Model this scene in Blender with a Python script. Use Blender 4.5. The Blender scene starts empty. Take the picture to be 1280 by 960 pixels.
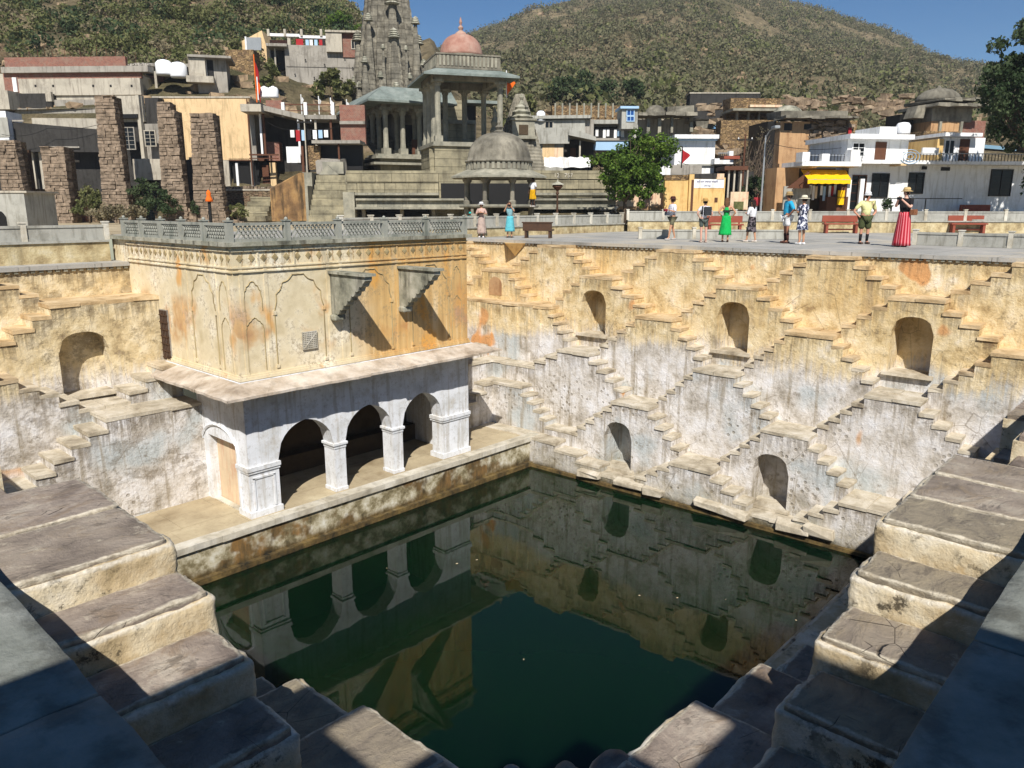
import bpy, bmesh, math, random
from mathutils import Vector, Matrix, noise as mn
import numpy as np
random.seed(7)
S = bpy.context.scene
C = S.collection
# ---------------------------------------------------------------- camera
FPX = 962.0; HY = 258.0
PITCH = math.atan((480-HY)/FPX); AZ = math.radians(43)
fh = Vector((math.cos(AZ), math.sin(AZ), 0)); RR = Vector((math.sin(AZ), -math.cos(AZ), 0)); UU = Vector((0, 0, 1))
fw = fh*math.cos(PITCH)-UU*math.sin(PITCH); up = fh*math.sin(PITCH)+UU*math.cos(PITCH)
cam = bpy.data.cameras.new('camera'); co = bpy.data.objects.new('camera', cam); C.objects.link(co); S.camera = co
cam.sensor_fit = 'HORIZONTAL'; cam.sensor_width = 36; cam.lens = FPX/1280*36; cam.clip_end = 3000; cam.clip_start = 0.05
co.matrix_world = Matrix(((RR.x, up.x, -fw.x, 0), (RR.y, up.y, -fw.y, 0), (RR.z, up.z, -fw.z, 0), (0, 0, 0, 1)))
# ---------------------------------------------------------------- light
SUN_DIR = Vector((-0.73, -0.70, 1.0)).normalized()   # towards the sun
W = bpy.data.worlds.new('World'); S.world = W; W.use_nodes = True
wn = W.node_tree; bg = wn.nodes['Background']
sky = wn.nodes.new('ShaderNodeTexSky'); sky.sky_type = 'NISHITA'; sky.sun_disc = False
sky.sun_elevation = math.asin(SUN_DIR.z); sky.sun_rotation = math.atan2(SUN_DIR.x, SUN_DIR.y)
sky.altitude = 1800; sky.air_density = 1.0; sky.dust_density = 0.0; sky.ozone_density = 4.0
hs = wn.nodes.new('ShaderNodeHueSaturation'); hs.inputs['Saturation'].default_value = 1.25; wn.links.new(sky.outputs[0], hs.inputs['Color']); wn.links.new(hs.outputs[0], bg.inputs[0]); bg.inputs[1].default_value = 0.062
sl = bpy.data.lights.new('sun', 'SUN'); sl.energy = 5.0; sl.angle = math.radians(0.5); sl.color = (1, 0.96, 0.905)
so = bpy.data.objects.new('sun', sl); C.objects.link(so); so.rotation_euler = (-SUN_DIR).to_track_quat('-Z', 'Y').to_euler(); so.location = (-20, -20, 40)
S.view_settings.view_transform = 'Standard'; S.view_settings.look = 'None'; S.view_settings.gamma = 1; S.view_settings.exposure = 0.38
S.render.engine = 'CYCLES'
# ---------------------------------------------------------------- helpers
def ray(px, py): return fw+RR*((px-640)/FPX)+up*((480-py)/FPX)
def onz(px, py, z): r = ray(px, py); return r*(z/r.z)
def onD(px, py, D): r = ray(px, py); return r*(D/r.dot(fh))

def lin(c):
    if isinstance(c, str): c = tuple(int(c[i:i+2], 16)/255 for i in (0, 2, 4))
    return tuple((v/12.92 if v <= 0.04045 else ((v+0.055)/1.055)**2.4) for v in c)+(1,)

class MB:
    def __init__(s): s.v = []; s.f = []; s.m = []
    def add(s, vs, fs, m=0):
        b = len(s.v); s.v += [tuple(v) for v in vs]; s.f += [tuple(i+b for i in f) for f in fs]; s.m += [m]*len(fs); return s
    def box(s, x0, x1, y0, y1, z0, z1, m=0, j=0):
        if x0 > x1: x0, x1 = x1, x0
        if y0 > y1: y0, y1 = y1, y0
        if z0 > z1: z0, z1 = z1, z0
        vs = [(x, y, z) for z in (z0, z1) for y in (y0, y1) for x in (x0, x1)]
        if j: vs = [tuple(c+random.uniform(-j, j) for c in v) for v in vs]
        return s.add(vs, [(0, 2, 3, 1), (4, 5, 7, 6), (0, 1, 5, 4), (2, 6, 7, 3), (0, 4, 6, 2), (1, 3, 7, 5)], m)
    def obox(s, c, ax, hx, hy, z0, z1, m=0):       # box centred at c, x axis direction angle ax
        ca, sa = math.cos(ax), math.sin(ax); vs = []
        for z in (z0, z1):
            for y in (-hy, hy):
                for x in (-hx, hx): vs.append((c[0]+x*ca-y*sa, c[1]+x*sa+y*ca, z))
        return s.add(vs, [(0, 2, 3, 1), (4, 5, 7, 6), (0, 1, 5, 4), (2, 6, 7, 3), (0, 4, 6, 2), (1, 3, 7, 5)], m)
    def prism(s, pts, lo, hi, axis='y', m=0):      # polygon pts extruded along axis
        n = len(pts)
        def P(a, b, t): return (a, t, b) if axis == 'y' else ((t, a, b) if axis == 'x' else (a, b, t))
        vs = [P(a, b, lo) for a, b in pts]+[P(a, b, hi) for a, b in pts]
        fs = [tuple(range(n)), tuple(range(2*n-1, n-1, -1))]+[(i, i+n, (i+1) % n+n, (i+1) % n) for i in range(n)]
        return s.add(vs, fs, m)
    def lathe(s, c, prof, n=16, m=0, a0=0, ribs=0, ra=0, sx=1, sy=1):
        vs = []; fs = []
        for r, z in prof:
            for i in range(n):
                a = a0+2*math.pi*i/n; q = r*(1+(ra*math.cos(ribs*a) if ribs else 0))
                vs.append((c[0]+q*math.cos(a)*sx, c[1]+q*math.sin(a)*sy, c[2]+z))
        for k in range(len(prof)-1):
            for i in range(n):
                j = (i+1) % n; fs.append((k*n+i, k*n+j, (k+1)*n+j, (k+1)*n+i))
        fs.append(tuple(range(n-1, -1, -1))); fs.append(tuple((len(prof)-1)*n+i for i in range(n)))
        return s.add(vs, fs, m)
    def tube(s, pts, r, n=6, m=0, r1=None):
        pts = [Vector(p) for p in pts]; vs = []; fs = []; L = len(pts)
        for k, p in enumerate(pts):
            d = (pts[min(k+1, L-1)]-pts[max(k-1, 0)]).normalized()
            a = d.cross(Vector((0, 0, 1)) if abs(d.z) < .9 else Vector((1, 0, 0))).normalized(); b = d.cross(a)
            q = r if r1 is None else r+(r1-r)*k/(L-1)
            for i in range(n):
                t = 2*math.pi*i/n; vs.append(p+a*q*math.cos(t)+b*q*math.sin(t))
        for k in range(L-1):
            for i in range(n):
                j = (i+1) % n; fs.append((k*n+i, k*n+j, (k+1)*n+j, (k+1)*n+i))
        fs.append(tuple(range(n-1, -1, -1))); fs.append(tuple((L-1)*n+i for i in range(n)))
        return s.add(vs, fs, m)
    def mesh(s, name, mats, smooth=False):
        me = bpy.data.meshes.new(name); me.from_pydata(s.v, [], s.f)
        for t in (mats if isinstance(mats, (list, tuple)) else [mats]): me.materials.append(t)
        if any(s.m): me.polygons.foreach_set('material_index', s.m)
        if smooth: me.polygons.foreach_set('use_smooth', [True]*len(me.polygons))
        bm = bmesh.new(); bm.from_mesh(me); bmesh.ops.recalc_face_normals(bm, faces=bm.faces); bm.to_mesh(me); bm.free()
        me.update(); return me
    def build(s, name, mats, parent=None, smooth=False, bevel=0):
        o = bpy.data.objects.new(name, s.mesh(name, mats, smooth)); C.objects.link(o)
        if parent: o.parent = parent
        if bevel:
            b = o.modifiers.new('bevel', 'BEVEL'); b.width = bevel; b.segments = 2; b.limit_method = 'ANGLE'
        return o

def tag(o, label=None, cat=None, group=None, kind=None):
    if label: o['label'] = label
    if cat: o['category'] = cat
    if group: o['group'] = group
    if kind: o['kind'] = kind
    return o
def thing(name, label, cat, loc=(0, 0, 0), rz=0, group=None):
    o = bpy.data.objects.new(name, None); C.objects.link(o); o.location = loc; o.rotation_euler = (0, 0, rz); o.empty_display_size = .3
    return tag(o, label, cat, group)
def copy_tree(o, parent=None):
    c = o.copy(); C.objects.link(c); c.parent = parent
    for ch in [x for x in o.children]: copy_tree(ch, c)
    return c

class Fac:   # a vertical facade plane through the sight line of pixel px at forward distance D
    def __init__(s, px, D, yaw=0, zb=-1.0):
        s.O = onD(px, HY, D); s.O.z = 0; s.rz = AZ-math.pi/2+math.radians(yaw); s.zb = zb
        s.dx = Vector((math.cos(s.rz), math.sin(s.rz), 0)); s.dy = Vector((-s.dx.y, s.dx.x, 0))
    def uz(s, px, py):
        r = ray(px, py); k = s.O.dot(s.dy)/r.dot(s.dy); p = r*k
        return (p-s.O).dot(s.dx), p.z-s.zb
    def rect(s, x0, y0, x1, y1):
        a = s.uz(x0, y0); b = s.uz(x0, y1); c = s.uz(x1, y0); d = s.uz(x1, y1)
        return (a[0]+b[0])/2, (c[0]+d[0])/2, (b[1]+d[1])/2, (a[1]+c[1])/2
    def thing(s, name, label, cat, group=None):
        t = thing(name, label, cat, (s.O.x, s.O.y, s.zb), s.rz, group); return t
    def fb(s, mb, x0, y0, x1, y1, d0, d1, m=0, j=0):
        u0, u1, z0, z1 = s.rect(x0, y0, x1, y1); return mb.box(u0, u1, d0, d1, z0, z1, m, j)
# ---------------------------------------------------------------- materials
class N:
    def __init__(s, name):
        s.mat = bpy.data.materials.new(name); s.mat.use_nodes = True; s.nt = s.mat.node_tree
        s.b = s.nt.nodes['Principled BSDF']; s.out = s.nt.nodes['Material Output']
    def n(s, t, **k):
        o = s.nt.nodes.new(t)
        for a, v in k.items(): setattr(o, a, v)
        return o
    def l(s, a, b): s.nt.links.new(a, b)
    def pos(s, sc=(1, 1, 1), obj=False):
        if obj: g = s.n('ShaderNodeTexCoord').outputs['Object']
        else: g = s.n('ShaderNodeNewGeometry').outputs['Position']
        m = s.n('ShaderNodeMapping'); s.l(g, m.inputs[0]); m.inputs['Scale'].default_value = sc; return m.outputs[0]
    def z(s):
        x = s.n('ShaderNodeSeparateXYZ'); s.l(s.n('ShaderNodeNewGeometry').outputs['Position'], x.inputs[0]); return x.outputs
    def noise(s, vec, sc, det=6, ro=.6, dist=0):
        o = s.n('ShaderNodeTexNoise'); s.l(vec, o.inputs['Vector']); o.inputs['Scale'].default_value = sc; o.inputs['Detail'].default_value = det
        o.inputs['Roughness'].default_value = ro; o.inputs['Distortion'].default_value = dist; return o.outputs[0]
    def vor(s, vec, sc, feat='F1'):
        o = s.n('ShaderNodeTexVoronoi', feature=feat); s.l(vec, o.inputs['Vector']); o.inputs['Scale'].default_value = sc; return o.outputs
    def math(s, op, a, b=None, c=None, clamp=False):
        o = s.n('ShaderNodeMath', operation=op, use_clamp=clamp)
        for i, v in enumerate((a, b, c)):
            if v is None: continue
            if isinstance(v, (int, float)): o.inputs[i].default_value = v
            else: s.l(v, o.inputs[i])
        return o.outputs[0]
    def rng(s, v, a, b, c=0.0, d=1.0):
        o = s.n('ShaderNodeMapRange'); o.interpolation_type = 'SMOOTHSTEP'; s.l(v, o.inputs[0])
        for i, q in enumerate((a, b, c, d)): o.inputs[i+1].default_value = q
        return o.outputs[0]
    def ramp(s, fac, stops):
        o = s.n('ShaderNodeValToRGB'); s.l(fac, o.inputs[0]); e = o.color_ramp.elements
        while len(e) < len(stops): e.new(.5)
        for q, (p, c) in zip(e, stops): q.position = p; q.color = lin(c)
        return o.outputs[0]
    def mix(s, fac, a, b, mode='MIX'):
        o = s.n('ShaderNodeMix', data_type='RGBA', blend_type=mode); o.clamp_factor = True
        if isinstance(fac, (int, float)): o.inputs[0].default_value = fac
        else: s.l(fac, o.inputs[0])
        for i, v in ((6, a), (7, b)):
            if isinstance(v, (str, tuple)): o.inputs[i].default_value = lin(v)
            else: s.l(v, o.inputs[i])
        return o.outputs[2]
    def rnd(s): return s.n('ShaderNodeObjectInfo').outputs['Random']
    def fin(s, col, rough=.9, bump=None, bs=.3, bd=.02, spec=.25, rf=None):
        if isinstance(col, (str, tuple)): s.b.inputs['Base Color'].default_value = lin(col)
        else: s.l(col, s.b.inputs['Base Color'])
        s.b.inputs['Roughness'].default_value = rough; s.b.inputs['Specular IOR Level'].default_value = spec
        if rf is not None: s.l(rf, s.b.inputs['Roughness'])
        if bump is not None:
            o = s.n('ShaderNodeBump'); o.inputs['Strength'].default_value = bs; o.inputs['Distance'].default_value = bd
            s.l(bump, o.inputs['Height']); s.l(o.outputs[0], s.b.inputs['Normal'])
        return s.mat

def m_plain(name, col, var=.12, sc=3.0, rough=.85, bs=.3, bd=.01, dirt=None, spec=.25):
    n = N(name); p = n.pos(); a = n.noise(p, sc, 6, .65); b = n.noise(n.pos((4, 4, .5)), 1.5, 5, .6)
    c = lin(col)[:3]
    def g(k): return tuple(min(1, max(0, (x*k))) for x in c)
    def s2(c): return tuple((v*12.92 if v <= .0031308 else 1.055*v**(1/2.4)-.055) for v in c)
    cc = n.ramp(a, [(.25, s2(g(1-var*2))), (.5, s2(g(1))), (.8, s2(g(1+var)))])
    if dirt:
        cc = n.mix(n.math('MULTIPLY', n.rng(b, .47, .7), .75), cc, dirt); bl = n.noise(p, .9, 9, .75)
        cc = n.mix(n.math('MULTIPLY', n.rng(bl, .5, .64), .5), cc, dirt)
    return n.fin(cc, rough, n.math('ADD', a, n.noise(p, sc*8, 3)), bs, bd, spec)

def m_well():
    n = N('weathered_ochre_and_white_plaster'); p = n.pos(); X = n.z(); z = X[2]
    big = n.noise(p, .35, 5, .6); med = n.noise(p, 1.6, 8, .68); fine = n.noise(p, 9, 6, .7)
    streak = n.noise(n.pos((5, 5, .35)), 1.0, 6, .65); st2 = n.noise(n.pos((12, 12, .5)), 1.0, 4, .6)
    och = n.ramp(med, [(.28, '8f7656'), (.38, 'bca375'), (.47, 'd7c092'), (.58, 'e2cfa8'), (.72, 'e9deca')])
    och = n.mix(n.rng(big, .5, .66), och, n.ramp(streak, [(.33, 'a8906c'), (.5, 'ceb079'), (.66, 'e1ca9c')]))
    och = n.mix(n.math('MULTIPLY', n.rng(streak, .54, .7), .5), och, '94876c')
    lf = n.rng(X[0], 9.6, 8.9); och = n.mix(n.math('MULTIPLY', lf, .5), och, n.ramp(med, [(.3, '8d8068'), (.45, 'cdbd98'), (.6, 'e2d6b8')]))
    wht = n.ramp(med, [(.27, '8a8275'), (.40, 'b9b1a5'), (.50, 'd3cdc5'), (.66, 'e2e0df')])
    wht = n.mix(n.rng(n.noise(p, .6, 4, .5), .52, .68), wht, n.ramp(streak, [(.3, 'a9aeac'), (.6, 'c6cac9'), (.8, 'dcdcd8')]))
    wht = n.mix(n.math('MULTIPLY', n.rng(streak, .51, .66), .6), wht, '857659')
    zz = n.math('ADD', z, n.math('MULTIPLY', n.math('SUBTRACT', n.noise(p, .8, 6, .7), .5), 2.6))
    zz = n.math('ADD', zz, n.math('MULTIPLY', n.math('SUBTRACT', st2, .5), 1.0))
    col = n.mix(n.rng(zz, -4.75, -4.0), wht, och)
    patch = n.rng(n.noise(n.pos((1, 1, .8)), .55, 3, .4), .665, .69)
    col = n.mix(n.math('MULTIPLY', patch, n.rng(z, -6.5, -6.0)), col, 'cf9c68')
    # dark soot / algae grime, patchy
    gr = n.math('MULTIPLY', n.rng(n.noise(p, 2.6, 12, .8), .52, .64), n.rng(fine, .42, .58))
    col = n.mix(n.math('MULTIPLY', gr, .7), col, '6b5d48')
    at = n.n('ShaderNodeAttribute'); at.attribute_name = 'dtop'; dt = at.outputs['Fac']
    drip = n.math('MULTIPLY', n.rng(dt, 2.0, 1.02), n.math('GREATER_THAN', dt, .5))
    dn = n.noise(n.pos((9, 9, .6)), 1.0, 8, .7)
    col = n.mix(n.math('MULTIPLY', n.math('MULTIPLY', n.rng(n.math('ADD', dn, n.math('MULTIPLY', drip, .22)), .62, .76), drip), n.math('ADD', .42, n.math('MULTIPLY', lf, .12))), col, '5f5342')
    col = n.mix(n.math('MULTIPLY', n.math('MULTIPLY', n.rng(n.noise(n.pos((1, 1, 1.4)), 1.6, 10, .78), .5, .6), lf), .5), col, '6d5f4a')
    fold = n.math('MULTIPLY', n.rng(n.vor(n.pos((1, 1, .8)), 1.1, 'DISTANCE_TO_EDGE')[0], .012, .0), n.rng(n.noise(p, .9, 3), .5, .56)); col = n.mix(n.math('MULTIPLY', fold, .5), col, '6b5b45')
    # peeled speckle in the lower part
    v = n.vor(p, 5.5)[0]
    sp = n.math('MULTIPLY', n.rng(v, .33, .2), n.rng(n.noise(p, .7, 3), .5, .6))
    sp = n.math('MULTIPLY', sp, n.rng(z, -4.8, -6.5)); col = n.mix(n.math('MULTIPLY', sp, .6), col, '857a66')
    # water line
    zw = n.math('ADD', z, n.math('MULTIPLY', med, .5))
    col = n.mix(n.math('MULTIPLY', n.rng(zw, -7.5, -8.3), .45), col, n.ramp(fine, [(.3, '4a4128'), (.6, '8f8560')]))
    col = n.mix(n.rng(zw, -8.25, -8.55), col, n.ramp(streak, [(.3, '26241a'), (.6, '5d5238')]))
    h = n.math('ADD', n.math('MULTIPLY', med, 1.5), n.math('MULTIPLY', fine, .6)); h = n.math('SUBTRACT', h, n.math('MULTIPLY', sp, .35))
    return n.fin(col, .93, h, .75, .06, .15)
def m_tread(name='worn_sandstone_step', near=False):
    n = N(name); p = n.pos(); a = n.noise(p, 1.7, 8, .65, .4); f = n.noise(p, 14, 6, .7); lay = n.noise(n.pos((1.8, 3, 8)) if near else n.pos((2, 2, 5)), 1.4, 7, .7, .8)
    X = n.z()
    if near:
        col = n.ramp(a, [(.28, '564c45'), (.40, '7c7066'), (.52, '978a7d'), (.66, 'b3a898')])
        col = n.mix(n.rng(lay, .5, .62), col, n.mix(.5, col, '85725c')); col = n.mix(n.rng(n.rnd(), .3, .9), col, n.ramp(lay, [(.3, '6d655a'), (.7, 'a1957c')]))
        crack = n.rng(n.vor(n.pos((.7, 2.2, 1)), 1.3, 'DISTANCE_TO_EDGE')[0], .0, .012)
        col = n.mix(n.math('MULTIPLY', n.rng(n.noise(p, 5, 8, .8), .58, .68), .5), col, 'c9bfa8')
        col = n.mix(n.math('MULTIPLY', n.rng(n.noise(n.pos((1.2, 2.6, 9)), 2.2, 10, .75, .6), .56, .62), .55), col, '5b544c')
        at = n.n('ShaderNodeAttribute'); at.attribute_name = 'edge'; ed = n.math('MULTIPLY', n.rng(n.math('ADD', at.outputs['Fac'], n.math('MULTIPLY', n.noise(p, 6, 6, .7), .9)), 1.05, 1.3), .85)
        col = n.mix(ed, col, n.ramp(f, [(.35, '9b8f7a'), (.6, 'd3c9b3')]))
        ck = n.math('MULTIPLY', n.rng(n.vor(n.pos((.9, 1.3, 1)), 1.7, 'DISTANCE_TO_EDGE')[0], .005, .0), n.rng(n.noise(p, 1.3, 3), .54, .6)); col = n.mix(n.math('MULTIPLY', ck, .8), col, '3a332d')
        h = n.math('SUBTRACT', n.math('ADD', n.math('MULTIPLY', lay, 1.1), n.math('MULTIPLY', f, .5)), ck)
        return n.fin(col, .9, h, .85, .04, .2)
    col = n.ramp(a, [(.28, '7c7161'), (.42, 'a99e89'), (.55, 'c2b8a4'), (.72, 'd4cdc0')])
    col = n.mix(n.math('MULTIPLY', n.rng(f, .5, .7), .35), col, '8a7a66')
    col = n.mix(n.math('MULTIPLY', n.rng(X[2], -4.6, -3.6), .85), col, n.ramp(a, [(.3, '9c8058'), (.5, 'c8ab7e'), (.7, 'dcc59c')]))
    return n.fin(col, .92, n.math('ADD', a, f), .5, .03, .15)
def m_nearplaster():
    n = N('ochre_step_riser_plaster'); p = n.pos(); a = n.noise(p, 2.2, 8, .65); f = n.noise(p, 18, 6, .7); b = n.noise(n.pos((1.2, 1.2, .8)), 2.3, 5)
    col = n.ramp(a, [(.28, '94825f'), (.42, 'bda985'), (.55, 'd2c4a6'), (.72, 'e0d9c8')])
    g = n.math('MULTIPLY', n.rng(n.noise(p, 4.2, 12, .8), .5, .58), n.rng(n.noise(p, 1.3, 4), .44, .58))
    col = n.mix(n.math('MULTIPLY', g, .9), col, '40392e'); col = n.mix(n.rng(b, .6, .75), col, 'bd9659')
    at = n.n('ShaderNodeAttribute'); at.attribute_name = 'edge'; ed = n.math('MULTIPLY', n.rng(n.math('ADD', at.outputs['Fac'], n.math('MULTIPLY', n.noise(p, 7, 6, .7), .8)), 1.0, 1.3), .75)
    col = n.mix(ed, col, n.ramp(f, [(.35, 'a79d8a'), (.6, 'dcd5c6')]))
    return n.fin(col, .92, n.math('ADD', a, n.math('MULTIPLY', f, .6)), .7, .04, .15)
def m_pav_up():
    n = N('painted_yellow_plaster'); p = n.pos(); a = n.noise(p, 1.4, 8, .6); f = n.noise(p, 12, 5, .7); st = n.noise(n.pos((6, 6, .5)), 1, 6, .6)
    X = n.z()
    col = n.ramp(a, [(.3, 'c2b18c'), (.48, 'dccdab'), (.66, 'eae0c8')])
    col = n.mix(n.rng(n.math('ADD', X[0], n.math('MULTIPLY', a, 1.6)), 12.9, 14.0), col, n.ramp(st, [(.3, 'b3905f'), (.55, 'd2ae74'), (.75, 'e2cca4')]))
    # water stains, low in the wall and near its ends
    m1 = n.noise(n.pos((1, 1, .7)), .75, 4, .55, .3)
    low = n.math('MULTIPLY', n.rng(X[2], -3.9, -3.3), n.rng(X[2], -2.0, -2.7))
    col = n.mix(n.math('MULTIPLY', n.math('MULTIPLY', n.rng(m1, .49, .58), low), .72), col, n.ramp(a, [(.3, 'a8734c'), (.5, 'cc9c5c'), (.7, 'b0866e')]))
    col = n.mix(n.math('MULTIPLY', n.rng(n.noise(n.pos((1, 1, .5)), 1.1, 3, .5), .6, .68), .7), col, 'd69a45')
    # black runs from the roof edge
    top = n.rng(X[2], -2.1, -1.0)
    col = n.mix(n.math('MULTIPLY', n.math('MULTIPLY', n.rng(st, .5, .68), top), .75), col, '7c705e')
    col = n.mix(n.math('MULTIPLY', n.math('MULTIPLY', n.rng(f, .46, .62), n.rng(n.noise(p, 1.4, 5, .7), .46, .58)), .65), col, '9a8768')
    # painted border lines below the cornice
    w = n.math('ABSOLUTE', n.math('SUBTRACT', n.math('FRACT', n.math('MULTIPLY', n.math('ADD', X[0], X[1]), 1.55)), .5))
    w2 = n.math('ADD', w, n.math('MULTIPLY', f, .35))
    band = n.math('MULTIPLY', n.rng(X[2], -1.42, -1.36), n.rng(X[2], -.99, -1.05))
    col = n.mix(n.math('MULTIPLY', n.math('MULTIPLY', n.rng(w2, .42, .36), n.rng(w2, .30, .35)), n.math('MULTIPLY', band, .7)), col, '8d6a3c')
    return n.fin(col, .9, n.math('ADD', a, n.math('MULTIPLY', f, .4)), .35, .03, .15)
def m_white():
    n = N('lime_whitewash'); p = n.pos(); a = n.noise(p, 1.6, 8, .6); f = n.noise(p, 10, 5, .7); st = n.noise(n.pos((7, 7, .5)), 1, 5, .6)
    col = n.ramp(a, [(.3, 'c6c7c6'), (.5, 'dcdee0'), (.7, 'e8eaee')])
    col = n.mix(n.math('MULTIPLY', n.rng(st, .5, .68), .5), col, 'a39a88'); col = n.mix(n.math('MULTIPLY', n.rng(f, .52, .66), .35), col, '90877a'); col = n.mix(n.math('MULTIPLY', n.rng(n.noise(p, 1.2, 10, .75), .52, .64), .4), col, 'b0a48e')
    return n.fin(col, .9, n.math('ADD', a, f), .3, .02, .15)
def m_platface():
    n = N('stained_quay_plaster'); p = n.pos(); X = n.z(); a = n.noise(p, 2.4, 10, .7); st = n.noise(n.pos((3, 3, .8)), 1.2, 6, .7); b = n.noise(p, .8, 4)
    col = n.ramp(a, [(.32, '4c4330'), (.44, '857a5c'), (.53, 'b9b096'), (.66, 'd9d6c8')])
    col = n.mix(n.rng(b, .48, .58), col, n.ramp(st, [(.3, '3c3320'), (.5, '6b5636'), (.65, '8d6a3c')]))
    zz = n.math('ADD', X[2], n.math('MULTIPLY', st, .35))
    col = n.mix(n.rng(zz, -8.25, -8.5), col, n.ramp(a, [(.35, '25231a'), (.5, '5a4a2c'), (.62, '77643c')]))
    return n.fin(col, .85, a, .5, .04, .25)
def m_floor(name, cols, sc=.8, scale=(1, 1, 1), tile=0):
    n = N(name); p = n.pos(scale); a = n.noise(p, sc, 8, .65); f = n.noise(n.pos(), 9, 5, .7)
    col = n.ramp(a, list(zip((.3, .45, .6, .75), cols)))
    col = n.mix(n.math('MULTIPLY', n.rng(f, .5, .7), .35), col, cols[0])
    h = n.math('ADD', a, f)
    if tile:
        X = n.z(); q = n.math('MINIMUM', n.math('ABSOLUTE', n.math('SUBTRACT', n.math('FRACT', n.math('MULTIPLY', X[0], .55)), .5)), n.math('ABSOLUTE', n.math('SUBTRACT', n.math('FRACT', n.math('MULTIPLY', X[1], .55)), .5)))
        col = n.mix(n.math('MULTIPLY', n.rng(q, .02, .0), .55), col, '56534c'); col = n.mix(n.math('MULTIPLY', n.rng(n.noise(n.pos(), .35, 8, .7), .5, .62), .5), col, 'c2b59c')
    return n.fin(col, .88, h, .3, .02, .2)
def m_stone(name, cols, sc=1.2, course=0, black=.5, bd=.04):
    n = N(name); p = n.pos(); a = n.noise(p, sc, 8, .65); f = n.noise(p, sc*7, 6, .7); st = n.noise(n.pos((3, 3, .4)), 1, 6, .65)
    col = n.ramp(a, list(zip((.3, .45, .58, .74), cols)))
    col = n.mix(n.math('MULTIPLY', n.rng(st, .48, .66), black), col, '3a352c')
    col = n.mix(n.math('MULTIPLY', n.rng(n.rnd(), 0, 1), .18), col, cols[0])
    h = n.math('ADD', a, f)
    if course:
        X = n.z(); q = n.math('FRACT', n.math('MULTIPLY', X[2], course)); g = n.rng(q, 0, .12)
        h = n.math('ADD', h, n.math('MULTIPLY', g, .8)); col = n.mix(n.math('MULTIPLY', n.math('SUBTRACT', 1.0, g), .5), col, '3a352c')
    return n.fin(col, .92, h, .5, bd, .15)
def m_rubble(name, cols, sc=2.2, flat=2.0, joint='3c342a'):
    n = N(name); g = n.pos((1, 1, flat)); wob = n.noise(n.pos(), 1.5, 3)
    e = n.vor(g, sc, 'DISTANCE_TO_EDGE')[0]; c = n.vor(g, sc)[1]
    sep = n.n('ShaderNodeSeparateColor'); n.l(c, sep.inputs[0])
    f = n.noise(n.pos(), 9, 6, .7)
    col = n.ramp(sep.outputs[0], list(zip((0, .35, .7, 1), cols))); col = n.mix(n.math('MULTIPLY', n.rng(f, .45, .65), .35), col, joint)
    k = n.rng(e, .01, .1); col = n.mix(n.math('ADD', n.math('MULTIPLY', k, .6), .4, clamp=True), joint, col)
    return n.fin(col, .93, n.math('ADD', n.math('MULTIPLY', k, 1.0), n.math('MULTIPLY', f, .3)), .8, .06, .15)
def m_brick(name):
    n = N(name); X = n.z(); p = n.n('ShaderNodeCombineXYZ'); n.l(n.math('ADD', X[0], n.math('MULTIPLY', X[1], -.9)), p.inputs[0]); n.l(X[2], p.inputs[1])
    b = n.n('ShaderNodeTexBrick'); n.l(p.outputs[0], b.inputs[0]); b.inputs['Scale'].default_value = 3.2; b.inputs['Mortar Size'].default_value = .018
    b.inputs['Color1'].default_value = lin('8f5a48'); b.inputs['Color2'].default_value = lin('7a4a3e'); b.inputs['Mortar'].default_value = lin('8f857a')
    f = n.noise(n.pos(), 3, 7, .7); col = n.mix(n.math('MULTIPLY', n.rng(f, .45, .65), .6), b.outputs[0], '8c7868')
    return n.fin(col, .93, n.math('ADD', f, b.outputs[1]), .4, .03, .15)
def m_water():
    n = N('still_green_water'); p = n.pos(); a = n.noise(p, 1.3, 3, .5); b = n.noise(p, 9, 2, .5)
    c = n.noise(p, .12, 3); col = n.mix(n.rng(c, .35, .65), '071b0b', '04140b')
    n.l(col, n.b.inputs['Base Color']); n.b.inputs['Roughness'].default_value = .02; n.b.inputs['IOR'].default_value = 1.33
    n.b.inputs['Specular IOR Level'].default_value = .42
    n.b.inputs['Subsurface Weight'].default_value = 1.0; n.b.inputs['Subsurface Radius'].default_value = (.6, 1.0, .9); n.b.inputs['Subsurface Scale'].default_value = 2.2
    o = n.n('ShaderNodeBump'); o.inputs['Strength'].default_value = .05; o.inputs['Distance'].default_value = .03
    n.l(n.math('ADD', a, n.math('MULTIPLY', b, .12)), o.inputs['Height']); n.l(o.outputs[0], n.b.inputs['Normal']); return n.mat
def m_leaf(name, cols):
    n = N(name); p = n.pos(); a = n.noise(p, .8, 4); r = n.noise(p, 7, 2)
    col = n.ramp(n.math('ADD', n.math('MULTIPLY', a, .5), n.math('MULTIPLY', r, .5)), list(zip((.35, .48, .6), cols)))
    n.fin(col, .7, None, spec=.2)
    t = n.n('ShaderNodeBsdfTranslucent'); n.l(col, t.inputs[0]); mx = n.n('ShaderNodeMixShader'); mx.inputs[0].default_value = .25
    n.l(n.b.outputs[0], mx.inputs[1]); n.l(t.outputs[0], mx.inputs[2]); n.l(mx.outputs[0], n.out.inputs[0]); return n.mat
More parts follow.
